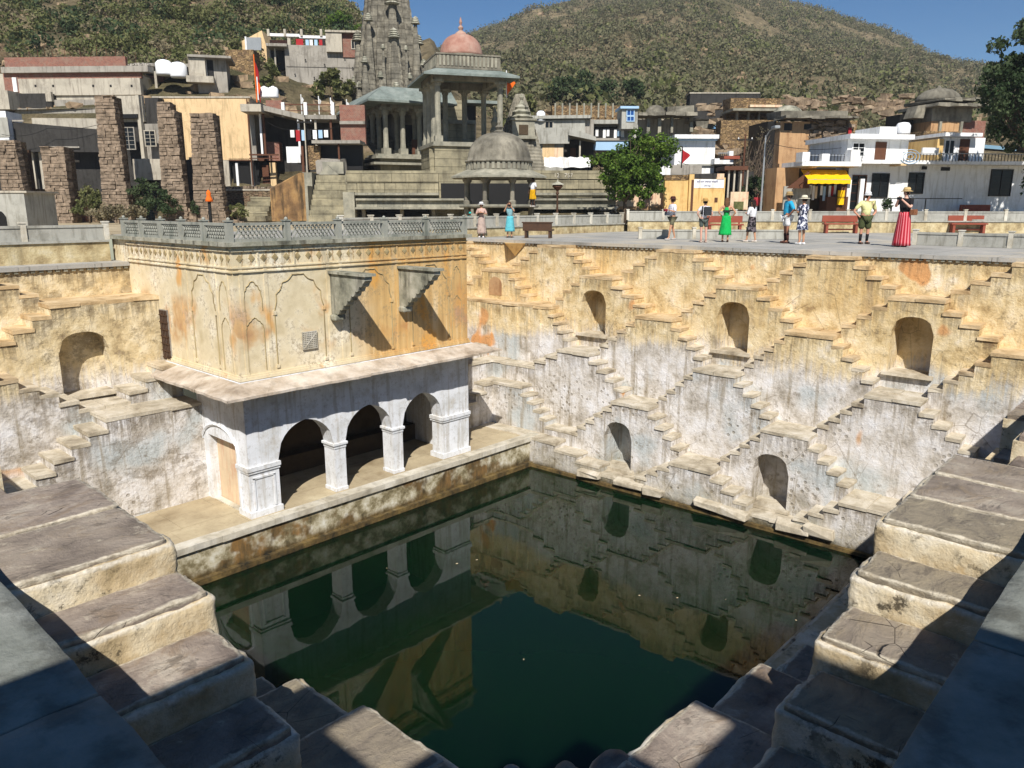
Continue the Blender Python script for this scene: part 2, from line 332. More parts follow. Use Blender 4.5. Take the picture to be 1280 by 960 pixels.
def m_hill():
    n = N('dry_scrub_hillside'); p = n.pos(); a = n.noise(p, .05, 9, .65); b = n.noise(p, .5, 8, .7); f = n.noise(p, 2.5, 5, .7)
    col = n.ramp(b, [(.3, '4f4735'), (.45, '6f644c'), (.58, '887a5e'), (.72, '9a8a6e')])
    col = n.mix(n.rng(a, .5, .66), col, n.ramp(b, [(.35, '464630'), (.55, '5f5b40'), (.7, '787053')]))
    col = n.mix(n.rng(n.noise(p, .16, 6, .7), .62, .7), col, '9c8870')
    return n.fin(col, .95, n.math('ADD', b, f), 1.0, .6, .1)
M = {}
M['well'] = m_well(); M['tread'] = m_tread(); M['ntread'] = m_tread('grey_purple_sandstone_slab', True); M['nplaster'] = m_nearplaster()
M['pavup'] = m_pav_up(); M['white'] = m_white(); M['plat'] = m_platface(); M['water'] = m_water(); M['hill'] = m_hill()
M['floor'] = m_floor('dusty_stone_paving', ('8a7a5f', 'a5967a', 'b5a688', 'c4b798'), .7)
M['walk'] = m_floor('grey_stone_walkway', ('83817b', '9b9992', 'a9a59d', 'b8b3a8'), .6, tile=1)
M['slab'] = m_stone('grey_green_parapet_slab', ('64665e', '7b7e76', '8c8e86', 'a2a39a'), 1.6, 0, .45, .03)
M['coping'] = m_stone('pale_stone_coping', ('9a917f', 'bdb5a2', 'd0cabb', 'dcd8cc'), 1.5, 0, .3, .02)
M['marble'] = m_plain('grey_green_marble', '95958a', .12, 3, .7, .2, .01, '5f655c')
M['chajja'] = m_stone('pinkish_eave_stone', ('8d7c68', 'b5a693', 'cec2b2', 'ddd5ca'), 1.1, 0, .25, .03)
M['bracket'] = m_stone('blackened_stone', ('55554c', '93917f', 'b1ad9c', 'c6c2b2'), 1.5, 0, .8, .03)
M['dark'] = m_plain('interior_shade_plaster', '4a3d2c', .2)  # dark plaster: shade inside rooms and niches is put into the colour
M['wood'] = m_plain('dark_brown_wood', '4b3526', .2, 6, .6)
M['black'] = m_plain('black_metal_and_shade', '1c1b1a', .1, 5, .5)  # black metal, also used flat for the shade in openings and recesses
M['temple'] = m_stone('weathered_temple_stone', ('57534a', '757063', '8c8677', 'a39c8a'), .9, 0, .45, .06)
M['temple_lt'] = m_stone('pale_temple_stone', ('6c6a60', '8a8778', '9f9a88', 'b2ac99'), 1.1, 0, .3, .05)
M['tem_block'] = m_stone('dressed_plinth_stone', ('686252', '8a836c', 'a0977c', 'b3a98c'), 1.0, 2.2, .4, .05)
M['spire'] = m_stone('banded_tower_stone', ('4d4a42', '6f6a5e', '8a8475', 'a8a08c'), 1.6, 2.6, .6, .06)
M['outline'] = m_plain('weathered_moulding', 'a8966e', .15, 5, .9, .3, .01, '6f6248')
M['greyslab'] = m_stone('blue_grey_eave_stone', ('5f6862', '77807a', '8a918a', '9ba099'), 1.0, 0, .25, .03)
M['reddome'] = m_stone('red_washed_dome', ('8a6054', 'a37a6a', 'b08e7e', 'b3a08e'), 1.3, 0, .2, .03)
M['rubble'] = m_rubble('coursed_rubble_masonry', ('57493c', '75664f', '8a7860', '745a48'), 5, 2.6)
M['rubble2'] = m_rubble('ruined_rubble_masonry', ('6a5844', '8c7350', 'a58a64', '77604a'), 4.2, 2.2)
M['lowwall'] = m_stone('low_cream_rubble_wall', ('7d6c4e', 'b5a27a', 'd2c298', 'ddd2b4'), 2.6, 0, .35, .05)
M['panel'] = m_plain('grey_sandstone_panel', 'a5a399', .12, 1.5, .85, .3, .01, '7a776c')
M['brick'] = m_brick('red_brickwork')
M['concrete'] = m_plain('raw_concrete', '9a9489', .18, .8, .9, .4, .02, '6b655b')
M['concrete2'] = m_plain('pale_render', 'b3ab9a', .15, .8, .9, .4, .02, '7f766a')
M['darkconc'] = m_plain('soot_and_shade_concrete', '3b3936', .25, .9, .9, .4, .02, '24221f')  # sooty walls, and the shade inside sheds and porches put into the colour
M['creamwall'] = m_plain('cream_painted_wall', 'dabb8e', .06, .6, .85, .2, .01, 'a58f68')
M['bwhite'] = m_plain('bright_white_paint', 'e6e6e4', .04, .7, .8, .2, .01, 'c2c0b8')
M['yelwall'] = m_plain('yellow_ochre_render', 'd8b678', .08, .8, .85, .2, .01, 'b58a50')
M['orwall'] = m_plain('orange_ochre_ruin_plaster', 'b8946c', .12, .8, .9, .3, .02, '8c6646')
M['pinkwall'] = m_plain('faded_pink_render', 'd8c2a2', .1, .8, .9, .2, .01, 'c08a70')
M['ramp'] = m_stone('ochre_streaked_side_wall', ('5e4a34', '86694a', 'a88558', 'bb9c70'), 1.2, 0, .8, .03)
M['yellow'] = m_plain('yellow_awning_cloth', 'e8b90e', .04, 2, .8)
M['red'] = m_plain('red_sandstone', '8d4a38', .12, 3, .8)
M['orange'] = m_plain('saffron_cloth', 'e2691a', .06, 2, .8); M['redcloth'] = m_plain('red_cloth', 'a3262a', .06, 2, .8)
M['ltblue'] = m_plain('pale_blue_paint', '9fbdd6', .05, 1, .8); M['blue'] = m_plain('blue_glass', '1f4a86', .05, 1, .3)
M['glass'] = m_plain('dark_window_glass', '191c1e', .05, 1, .15); M['steel'] = m_plain('grey_steel', '8e9294', .05, 3, .45)
M['tank'] = m_plain('white_plastic_tank', 'e9eaea', .03, 3, .5)
M['rust'] = m_plain('brown_door_wood', '5b3a28', .12, 4, .7)
M['bark'] = m_plain('tree_bark', '5f5142', .2, 5, .95, .8, .04); M['twig'] = m_plain('bare_grey_twig', '7c6c5c', .15, 5, .95)
M['leafA'] = m_leaf('bright_green_leaves', ('2c4216', '466020', '6f8532')); M['leafB'] = m_leaf('dark_green_leaves', ('22331a', '37482a', '566040'))
M['leafC'] = m_leaf('olive_scrub_leaves', ('46502c', '62673c', '7c7a50')); M['leafD'] = m_leaf('dry_scrub_leaves', ('625c44', '766d52', '887e64')); M['leafE'] = m_leaf('grey_green_hill_scrub', ('53553a', '666548', '787456'))
# ================================================================ ground, water, walkway
WZ = -8.8; RIM = -1.3
def sheet(name, polys, z, mat, kind='structure', th=0):
    mb = MB()
    for p in polys:
        mb.add([(x, y, z) for x, y in p], [tuple(range(len(p)))])
    o = mb.build(name, mat); tag(o, kind=kind); return o
sheet('pool_water', [[(3, 2), (21, 2), (21, 21), (3, 21)]], WZ, M['water'])
sheet('street_ground', [[(-300, 24.72), (34.9, 24.72), (34.9, 400), (-300, 400)], [(34.9, 24.72), (46.6, 7.0), (46.6, 400), (34.9, 400)], [(46.6, -300), (610, -300), (610, 400), (46.6, 400)]], -.95, M['floor'])
sheet('near_ground', [[(-300, -300), (46.6, -300), (46.6, -2.2), (-300, -2.2)], [(-300, -2.2), (-2.2, -2.2), (-2.2, 24.72), (-300, 24.72)]], RIM-.02, M['walk'])
# walkway around the rim of the well
def rx(y, n): return 23.62-.045*y-n
wk = MB()
wk.prism([(rx(-3, -.02), -3), (46.6, -3), (46.6, 7.0), (34.9, 24.7), (rx(24.7, -.02), 24.7)], RIM-.3, RIM-.004, 'z')
tag(wk.build('walkway', M['walk']), kind='structure')
# ================================================================ stepped walls
def flight(runs, ua, ub, za, zb):
    n = max(1, round(abs(zb-za)/.262)-1); d = (ub-ua)/n; dz = (zb-za)/(n+1)
    for i in range(n): runs.append((ua+i*d, ua+(i+1)*d, za+dz*(i+1)))
def lattice(nodes):             # nodes: (centre, half width, z) sorted by centre
    runs = []
    for i, (c, h, z) in enumerate(nodes):
        runs.append((c-h, c+h, z))
        if i+1 < len(nodes): flight(runs, c+h, nodes[i+1][0]-nodes[i+1][1], z, nodes[i+1][2])
    return runs
def arch_z(u, uc, hw, zs, zt):
    t = min(1, abs(u-uc)/hw); return zs+(zt-zs)*(1-t**2.6)**.5
def layer_mesh(runs, n, w, zb, niches, mat, parent, drop=.06):
    mb = MB(); prev = None; at = {}
    def front(q, tz):
        i0 = len(mb.v); mb.add(q, [(0, 1, 2, 3)])
        for i, v in enumerate(q): at[i0+i] = 1+tz-v[2]
    for (a, b, z) in runs:
        z -= drop; cuts = {a, b}
        for (uc, hw, zl, zs, zt) in niches:
            for k in range(11):
                u = uc-hw+2*hw*k/10
                if a < u < b: cuts.add(u)
        cuts = sorted(cuts)
        for p, q in zip(cuts, cuts[1:]):
            m = (p+q)/2; ni = next((x for x in niches if abs(m-x[0]) < x[1]), None)
            mb.add([(p, n, z), (q, n, z), (q, n-w, z), (p, n-w, z)], [(0, 1, 2, 3)])
            if ni:
                uc, hw, zl, zs, zt = ni; za, zc = arch_z(p, uc, hw, zs, zt), arch_z(q, uc, hw, zs, zt)
                front([(p, n, zb), (q, n, zb), (q, n, zl), (p, n, zl)], zl)
                front([(p, n, za), (q, n, zc), (q, n, z), (p, n, z)], z)
                mb.add([(p, n, za), (q, n, zc), (q, n-w, zc), (p, n-w, za)], [(0, 1, 2, 3)])
                mb.add([(p, n, zl), (q, n, zl), (q, n-w, zl), (p, n-w, zl)], [(0, 1, 2, 3)])
            else:
                front([(p, n, zb), (q, n, zb), (q, n, z), (p, n, z)], z)
        if prev is not None and abs(prev-z) > 1e-4:
            mb.add([(a, n, prev), (a, n, z), (a, n-w, z), (a, n-w, prev)], [(0, 1, 2, 3)])
        if prev is None: mb.add([(a, n, zb), (a, n, z), (a, n-w, z), (a, n-w, zb)], [(0, 1, 2, 3)])
        prev = z; last = b
    mb.add([(last, n, zb), (last, n, prev), (last, n-w, prev), (last, n-w, zb)], [(0, 1, 2, 3)])
    for (uc, hw, zl, zs, zt) in niches:
        for sgn in (-1, 1):
            u = uc+sgn*hw; mb.add([(u, n, zl), (u, n, zs), (u, n-w, zs), (u, n-w, zl)], [(0, 1, 2, 3)])
    o = mb.build('terrace_wall', mat, parent); A = o.data.attributes.new('dtop', 'FLOAT', 'POINT'); A.data.foreach_set('value', [at.get(i, 0.0) for i in range(len(mb.v))]); return o
def slabs(runs, n, w, parent, mat, th=.09, over=.025):
    for (a, b, z) in runs:
        k = max(1, round((b-a)/.75)); d = (b-a)/k
        for i in range(k):
            p, q = a+i*d, a+(i+1)*d; j = random.uniform(-.012, .012); mb = MB()
            e0 = .018 if i == 0 else -.003; e1 = .018 if i == k-1 else -.003
            mb.box(p-e0, q+e1, n-w-.01, n+over+random.uniform(-.02, .02), z-th+j, z+j, 0, .012)
            mb.build('step' if k == 1 else 'landing_slab', mat, parent)
def niche_sill(parent, uc, hw, zl, n, w, mat):
    MB().box(uc-hw-.12, uc+hw+.12, n-w+.02, n+.14, zl-.06, zl+.035, 0, .01).build('niche_sill', mat, parent)
LV = [-1.40, -2.38, -3.5, -4.85, -6.15, -7.5, -8.45]
# ---- the big wall opposite, on the right
TR = thing('stepped_wall', 'long ochre and white stepped wall with zigzag stairs and arched niches, below the tourists', 'stepped wall', (23.62, 0, 0), math.pi/2+.045)
HW = .68
Pn = [1.1, 6.1, 11.1, 16.3, 21.3]; Qn = [-1.4, 3.45, 8.6, 13.6, 18.7, 23.9]
w = .62
layer_mesh([(-4, 24.6, RIM-.09)], 0, .6, -5.2, [], M['well'], TR, 0)
for k in range(6):
    pk, vl = (Qn, Pn) if k % 2 == 0 else (Pn, Qn)
    nodes = [(c, HW, LV[k]) for c in pk]+[(c, HW, LV[k+1]) for c in vl]
    if k == 2: nodes = [x for x in nodes if not (x[0] > 18)]+[(20.4, 2.55, LV[2])]
    if k == 1: nodes = [x if abs(x[0]-21.3) > .1 else (20.95, .7, LV[1]) for x in nodes]
    nodes.sort()
    if k == 3: nodes = [x for x in nodes if x[0] < 18]+[(20.4, 2.4, -5.6)]
    if k == 4: nodes = [x for x in nodes if x[0] < 18]+[(19.6, 1.5, LV[4]-.1)]
    if k == 5: nodes = [x for x in nodes if x[0] < 16]+[(18.2, 2.1, -7.78)]
    runs = lattice(nodes); ni = []
    if k in (0, 1): ni = [(c, .52, -4.42, -3.3, -2.86) for c in (6.1, 11.15, 16.35)]
    if k in (3, 4): ni = [(c, .52, -8.38, -7.35, -6.82) for c in (8.9, 14.0)]
    layer_mesh(runs, (k+1)*w, w+.02, WZ-1.2, ni, M['well'], TR)
    slabs(runs, (k+1)*w, w, TR, M['tread'])
    if k in (0, 3): ni = []
    for x in ni: niche_sill(TR, x[0], x[1], x[2], (k+1)*w, w, M['tread']); MB().box(x[0]-x[1], x[0]+x[1], k*w-.3, k*w-.27, x[2]-.1, x[4]+.05).build('niche_back', M['well'], TR)
# rim coping slabs and the small dark weep notch below it
for i in range(20):
    a = -3.6+i*1.38; MB().box(a+.005, a+1.375, -.9, .09+random.uniform(-.008, .008), RIM-.10, RIM+.012+random.uniform(-.004, .004), 0, .004).build('coping_slab', M['walk'], TR)
mb = MB(); 
for i in range(150): mb.box(-3.4+i*.18, -3.31+i*.18, 0.001, .055, RIM-.16, RIM-.101)
tag(mb.build('dentil_course', M['bracket'], TR), kind='stuff')
mb = MB(); mb.add([(20.4, .08, RIM-.1), (21.5, .08, RIM-.1), (20.95, .05, RIM-.62), (20.95, .62, RIM-.1)], [(0, 3, 2), (3, 1, 2), (0, 1, 3), (0, 2, 1)]); mb.build('corner_corbel', M['yelwall'], TR)
m = MB(); m.prism([(20.62, -3.36)]+[(20.95-.33*math.cos(math.pi*i/10), -2.95+.3*math.sin(math.pi*i/10)) for i in range(11)]+[(21.28, -3.36)], 2*w-.02, 2*w+.012); m.build('blocked_niche', M['orwall'], TR)
# shallow pilaster strips of the plain bay in the corner
for u in (18.2, 18.75, 19.3, 20.6, 21.2):
    MB().box(u, u+.09, 3*w-.01, 3*w+.05, -5.6, -3.62).build('pilaster_strip', M['well'], TR)
# weathered joints in the stone at the foot of the stairs
for (u, z, a) in ((9.6, -8.52, .9), (10.4, -8.46, .8), (7.9, -8.5, .9), (7.2, -8.4, .8), (13.1, -8.5, 1.0), (12.2, -8.55, .7), (14.6, -8.52, .8)):
    MB().box(u-a/2, u+a/2, 6*w-.1, 6*w+.24, z-.12, z+.1, 0, .05).build('waterside_stone', M['tread'], TR, bevel=.02)
MB().box(-2, 18.6, 6*w-.2, 6*w+.12, WZ-1, WZ+.10, 0).build('waterside_ledge', M['plat'], TR)

# ---- left wall (faces the viewer), left of the pavilion.  local x = -world X
def mir(runs): return sorted([(-b, -a, z) for a, b, z in runs])
YL = 23.65; RL = -1.58
TL = thing('stepped_wall', 'stepped ochre wall with one arched niche, left of the pavilion', 'stepped wall', (0, YL, 0), math.pi)
layer_mesh([(-8.95, 4, RL-.09)], 0, .5, -6.0, [], M['well'], TL, 0)
prof = [
 [(5.9, 8.95, -2.32), (5.5, 5.9, -2.1), (5.1, 5.5, -1.85), (4.7, 5.1, -1.6), (2.7, 4.7, -1.42), (2.3, 2.7, -1.65), (1.9, 2.3, -1.9), (-1, 1.9, -2.3)],
 [(5.9, 8.95, -2.3), (5.48, 5.9, -2.56), (5.06, 5.48, -2.82), (4.64, 5.06, -3.08), (4.2, 4.64, -3.32), (2.9, 4.2, -3.5), (-1, 2.9, -3.2)],
 [(8.2, 8.95, -4.1), (7.75, 8.2, -4.36), (7.3, 7.75, -4.62), (6.1, 7.3, -4.86), (5.7, 6.1, -4.62), (5.3, 5.7, -4.38), (4.9, 5.3, -4.14), (4.5, 4.9, -3.9), (4.1, 4.5, -3.7), (2.6, 4.1, -3.5), (-1, 2.6, -3.9)],
 [(6.55, 8.95, -5.1), (6.12, 6.55, -5.36), (5.7, 6.12, -5.62), (5.28, 5.7, -5.88), (4.86, 5.28, -6.14), (4.3, 4.86, -6.4), (-1, 4.3, -6.6)],
]
for k, r in enumerate(prof):
    sc_ = (1.06, 1.056, 1.03, 1.0)[k]; n, wl = ((.95, .95), (1.85, .9), (2.85, 1.0), (3.87, 1.02))[k]
    r = mir([(a*sc_, 8.95 if b == 8.95 else b*sc_, z*sc_) for a, b, z in r])
    ni = [(-6.9, .62, -4.88, -3.72, -3.2)] if k == 1 else []
    layer_mesh(r, n, wl+.02, WZ-1.2, ni, M['well'], TL); slabs(r, n, wl, TL, M['tread'])
    if k == 1: MB().box(-7.6, -6.2, n-.58, n-.54, -4.95, -3.1).build('niche_back', M['well'], TL)
    for x in ni: niche_sill(TL, x[0], x[1], x[2], n, wl, M['tread'])
for i in range(14):
    a = -8.95+i*.95; MB().box(a+.004, a+.946, -1.1, .09+random.uniform(-.008, .008), RL-.1, RL+.012, 0, .004).build('coping_slab', M['walk'], TL)
mb = MB()
for i in range(60): mb.box(-8.9+i*.2, -8.8+i*.2, .001, .06, RL-.17, RL-.101)
tag(mb.build('dentil_course', M['bracket'], TL), kind='stuff')
# ---- the return wall right of the pavilion
TB = thing('stepped_wall', 'short stepped wall in the far corner, between pavilion and big wall', 'stepped wall', (0, 23.4, 0), math.pi)
layer_mesh([(-22.9, -16.6, RIM-.09)], 0, .5, -6.5, [], M['well'], TB, 0)
for n, ww, r in ((2.9, 2.9, [(16.6, 20.6, -5.15)]), (3.5, .6, [(19.0, 20.4, -5.6), (18.5, 19.0, -5.9), (18.0, 18.5, -6.15), (17.4, 18.0, -6.4), (16.6, 17.4, -6.65)]),
              (4.1, .6, [(19.3, 20.2, -6.3), (18.8, 19.3, -6.58), (18.3, 18.8, -6.85), (17.8, 18.3, -7.12), (17.2, 17.8, -7.4), (16.6, 17.2, -7.6)])):
    r = mir(r); layer_mesh(r, n, ww, WZ-1.2, [], M['well'], TB); slabs(r, n, min(ww, .6), TB, M['tread'])
# ---- quay that carries the pavilion
TQ = thing('quay', 'stone quay with white coping between the pavilion and the green water', 'quay', (0, 0, 0))
PF = -7.8
MB().box(3.0, 19.9, 17.0, 21.0, WZ-1.4, PF-.02).build('quay_body', M['plat'], TQ)
MB().box(3.0, 19.9, 16.86, 17.05, WZ-1.4, WZ+.14).build('waterline_footing', M['plat'], TQ)
x = 3.0
while x < 19.5:
    l = random.uniform(1.3, 1.9); MB().box(x+.004, min(19.75, x+l)-.004, 16.93, 17.3, PF-.13, PF+.03+random.uniform(-.006, .006), 0, .006).build('coping_slab', M['coping'], TQ); x += l
y = 17.3
while y < 21:
    x = 3.0+random.uniform(-.6, 0)
    while x < 19.5:
        l = random.uniform(1.1, 1.8)
        MB().box(max(3, x)+.005, min(19.75, x+l)-.005, y+.005, y+.86, PF-.09, PF+random.uniform(-.004, .004)).build('paving_slab', M['floor'], TQ); x += l
    y += .87
# ================================================================ the near corner: big steps under the viewpoint
def rough_box(x0, x1, y0, y1, z0, z1, name, mat, parent, r=.05, amp=.018, cuts=18, sc=1.6):
    bm = bmesh.new(); bmesh.ops.create_cube(bm, size=2.0); bmesh.ops.subdivide_edges(bm, edges=bm.edges[:], cuts=cuts, use_grid_fill=True)
    c = Vector(((x0+x1)/2, (y0+y1)/2, (z0+z1)/2)); h = Vector((abs(x1-x0)/2, abs(y1-y0)/2, abs(z1-z0)/2)); r = min(r, min(h)*.8)
    ev = {}; bm.verts.index_update()
    for v in bm.verts:
        q = Vector([math.copysign(abs(t)**.8, t) for t in v.co]); p = Vector((q.x*h.x, q.y*h.y, q.z*h.z))
        inn = Vector([max(-(h[i]-r), min(h[i]-r, p[i])) for i in range(3)]); d = p-inn
        if d.length > 1e-6: p = inn+d.normalized()*r if sum(1 for i in range(3) if abs(d[i]) > 1e-5) > 1 else p
        g = p+c; nrm = d.normalized() if d.length > 1e-6 else Vector((0, 0, 1))
        rim = sum(1 for i in range(3) if abs(p[i]) > h[i]-max(r*1.6, .06))
        a = amp*(1.0+.8*(rim > 1)); k = mn.noise(g*sc)*a+mn.noise(g*sc*3.7)*a*.55+mn.noise(g*sc*9)*a*.4-(rim > 1)*max(0, mn.noise(g*5.3+Vector((9, 2, 4)))-.25)*amp*3.5
        v.co = g+nrm*k; top = p.z > h.z-1.5*r; ev[v.index] = (max(0, 1-max(0, min(h[i]-abs(p[i]) for i in range(2)))/.09) if top and min(h[i]-abs(p[i]) for i in range(2)) > .001 else max(0, 1-(h.z-p.z)/.11)) if p.z > 0 else 0
    me = bpy.data.meshes.new(name); bm.to_mesh(me); bm.free(); me.materials.append(mat); A = me.attributes.new('edge', 'FLOAT', 'POINT'); A.data.foreach_set('value', [ev.get(i, 0) for i in range(len(me.vertices))])
    me.polygons.foreach_set('use_smooth', [True]*len(me.polygons)); o = bpy.data.objects.new(name, me); C.objects.link(o); o.parent = parent; return o
def near_layer(parent, axis, n, wback, runs, tmat, pmat, big=True):
    # axis 'Y': runs along world Y on the left side (outer face x = n); axis 'X': the right side (outer face y = n)
    for (a, b, z) in runs:
        k = max(1, round((b-a)/.78)); d = (b-a)/k; nn = n+random.uniform(-.02, .02)
        bx = (n-wback, nn, a, b) if axis == 'Y' else (a, b, n-wback, nn)
        if big: rough_box(*bx, z-1.0, z-.03, 'riser_block', pmat, parent, .035, .012, 26, 2.2)
        else: MB().box(*bx, z-1.6, z-.08).build('riser_block', pmat, parent)
        for i in range(k):
            p, q = a+i*d, a+(i+1)*d; tz = z+random.uniform(-.012, .012)
            e = .03 if i == 0 else -.006
            bx = (n-wback-.02, nn-.05, p+e, q-.006) if axis == 'Y' else (p+e, q-.006, n-wback-.02, nn-.05)
            if big: rough_box(*bx, tz-.10, tz+.012, 'tread_slab', tmat, parent, .015, .008, 20, 2.1)
            else: MB().box(*bx, tz-.12, tz, 0, .01).build('tread_slab', tmat, parent)
NL = thing('stone_staircase', 'big worn stone steps at lower left, sunlit landing above and shaded steps below', 'stone staircase', (0, 0, 0))
NR = thing('stone_staircase', 'big worn stone steps at lower right, descending from a striped sunlit landing', 'stone staircase', (0, 0, 0))
nt, npm = M['ntread'], M['nplaster']
near_layer(NL, 'Y', 2.1, 1.25, [(5.2, 7.0, -2.29), (4.72, 5.2, -2.54), (4.2, 4.72, -2.80), (3.7, 4.2, -3.07), (3.15, 3.7, -3.33), (1.5, 3.15, -3.6)], nt, npm)
near_layer(NR, 'X', 1.74, 1.2, [(6.0, 8.1, -2.35), (5.5, 6.0, -2.62), (4.91, 5.5, -2.88), (4.34, 4.91, -3.12), (3.75, 4.34, -3.38), (2.1, 3.75, -3.6)], nt, npm)
near_layer(NL, 'Y', 2.92, .85, [(2.4, 4.15, -3.52), (4.15, 5.1, -3.74), (5.1, 5.65, -3.98), (5.65, 6.2, -4.25), (6.2, 7.4, -4.5)], nt, npm)
near_layer(NR, 'X', 2.45, .75, [(1.9, 4.55, -3.50), (4.55, 5.65, -3.74), (5.65, 6.6, -3.98), (6.6, 7.2, -4.25), (7.2, 8.4, -4.5)], nt, npm)
for q in ((2.2, 2.96, 2.3, 3.32, -3.57), (2.3, 3.22, 2.25, 3.05, -3.545), (2.4, 3.5, 2.2, 2.77, -3.56), (2.5, 3.78, 2.1, 2.60, -3.52)): rough_box(q[0], q[1], q[2], q[3], q[4]-.3, q[4], 'corner_stone', nt, NL, .10, .025, 18)
# lower and farther parts of the near walls
near_layer(NL, 'Y', 2.1, 1.2, [(7.0, 7.45, -2.55), (7.45, 7.9, -2.81), (7.9, 8.35, -3.07), (8.35, 9.5, -3.4), (9.5, 9.95, -3.1), (9.95, 10.4, -2.8), (10.4, 10.9, -2.55), (10.9, 13, -2.3), (13, 21, -2.9)], nt, npm, False)
near_layer(NR, 'X', 1.74, 1.2, [(8.1, 8.6, -2.62), (8.6, 9.1, -2.88), (9.1, 9.6, -3.14), (9.6, 10.8, -3.4), (10.8, 11.3, -3.1), (11.3, 11.8, -2.85), (11.8, 12.3, -2.6), (12.3, 14.2, -2.35), (14.2, 14.7, -2.6), (14.7, 15.2, -2.88), (15.2, 15.7, -3.14), (15.7, 17, -3.4), (17, 17.5, -3.1), (17.5, 18, -2.85), (18, 18.5, -2.6), (18.5, 20.5, -2.35)], nt, npm, False)
near_layer(NL, 'Y', 2.92, .85, [(7.4, 8, -4.0), (8, 10, -3.5), (10, 12, -4.2), (12, 20, -4.8)], nt, npm, False)
near_layer(NR, 'X', 2.52, .8, [(8.4, 9, -4.0), (9, 11.2, -3.5), (11.2, 12, -4.1), (12, 14.5, -4.8), (14.5, 15.2, -4.1), (15.2, 17.2, -3.5), (17.2, 20, -4.4)], nt, npm, False)
for (ax, T) in (('Y', NL), ('X', NR)):
    o = 2.92 if ax == 'Y' else 2.52; lim = 17 if ax == 'Y' else 19.6
    for i, (zt) in enumerate((-5.3, -6.5, -7.7)):
        a, b = o+.8*i, o+.8*(i+1)
        bx = (a-.02, b, 1, lim) if ax == 'Y' else (1, lim, a-.02, b)
        MB().box(*bx, WZ-1, zt-.0013*(ax == 'X')).build('lower_terrace', npm, T)
    bx = (-1, o-.03, 1.0, lim) if ax == 'Y' else (1.0, lim, -1, o-.03)
    if ax == 'Y': MB().box(-1, 2.05, 1.0, lim, WZ-1, -4.2).build('terrace_core', npm, T)
    else: MB().box(2.06, lim, -1, 1.68, WZ-1, -4.2).build('terrace_core', npm, T)
# grey parapet slabs beside the viewpoint
GP = thing('parapet', 'flat grey stone parapet at lower left corner, half in shadow', 'parapet')
GR = thing('parapet', 'flat grey stone parapet at lower right corner, half in shadow', 'parapet')
def pslab(T, x0, x1, y0, y1, z=-2.1):
    rough_box(x0, x1, y0, y1, z-.2, z, 'parapet_slab', M['slab'], T, .02, .006, 18, 1.5)
for y0, y1 in ((.7, 3.4), (3.41, 6.0), (6.01, 8.0)):
    pslab(GP, -1.6, .97, y0, y1)
MB().box(-1.6, .9, .75, 8.0, -5, -2.31).build('parapet_base', npm, GP)
for x0, x1 in ((1.0, 4.1), (4.11, 7.0), (7.01, 9.3)):
    pslab(GR, x0, x1, -1.6, .68)
MB().box(.95, 9.3, -1.6, .62, -5, -2.31).build('parapet_base', npm, GR)
# upper rim of the near walls, out of the picture to the left and right, and the platform under the viewer
NW = thing('rim_wall', 'rim wall on the near side of the well beside the viewer', 'rim wall')
MB().box(-2.2, .3, 8.02, 24.7, -5, RIM-.03).build('rim_masonry', M['well'], NW)
MB().box(9.35, 24, -2.2, -.1, -5, RIM-.04).build('rim_masonry', M['well'], NW)
MB().box(-2.2, .98, -2.2, .66, -5, -2.35).build('platform', M['slab'], NW)
for y0, z in ((8.02, -2.3), (8.6, -2.0), (9.2, -1.7)): MB().box(.3, 1.1, y0, y0+1.0, -5, z).build('step', nt, NW)
for x0, z in ((9.35, -2.3), (10.0, -2.0), (10.7, -1.7)): MB().box(x0, x0+1.0, -.1, .7, -5, z).build('step', nt, NW)
# the pillared kiosk the viewer stands in front of; it throws the shadow over the near steps
KI = thing('stone_kiosk', 'open stone kiosk over the near corner, seen only by its shadow', 'kiosk')
RZ0 = 2.34
E1, E2 = .93, .60
holes = [(-.6, .2, -2.1, -1.6), (-1.85, -1.3, -.78, -.02)]  # roof gaps invented to drop sun patches on the shaded lower treads
gx = [-3.6, -1.85, -1.3, -1.0, -.6, .2, E1]; gy = [-3.9, -2.1, -1.6, -.95, -.78, -.02, E2]
for i in range(6):
    for j in range(6):
        a, b, c, d = gx[i], gx[i+1], gy[j], gy[j+1]; cx, cy = (a+b)/2, (c+d)/2
        if cx > -1.0 and cy > -.95: continue     # roof corner left out so its shadow keeps off the visible water
        if any(h[0] < cx < h[1] and h[2] < cy < h[3] for h in holes): continue
        MB().box(a, b, c, d, RZ0, RZ0+.12).build('roof_slab', M['temple'], KI)
for x, y in ((-.35, -.55), (-3.0, -.55), (-.35, -3.3), (-3.0, -3.3)):
    MB().lathe((x, y, -2.35), [(.24, 0), (.24, .3), (.13, .35), (.12, 4.2), (.22, 4.4), (.26, RZ0+2.35)], 10).build('column', M['temple'], KI)
# ================================================================ pavilion
PX0, PX1, PY0, PYB = 8.95, 16.65, 17.45, 24.7
PV = thing('pavilion', 'two storey well pavilion, yellow painted upper room over white arched arcade', 'pavilion', (0, 0, 0))
RT = -.83
up_ = MB(); up_.box(PX0, PX1, PY0, PYB, -4.25, RT-.1); up_.build('upper_wall', M['pavup'], PV)
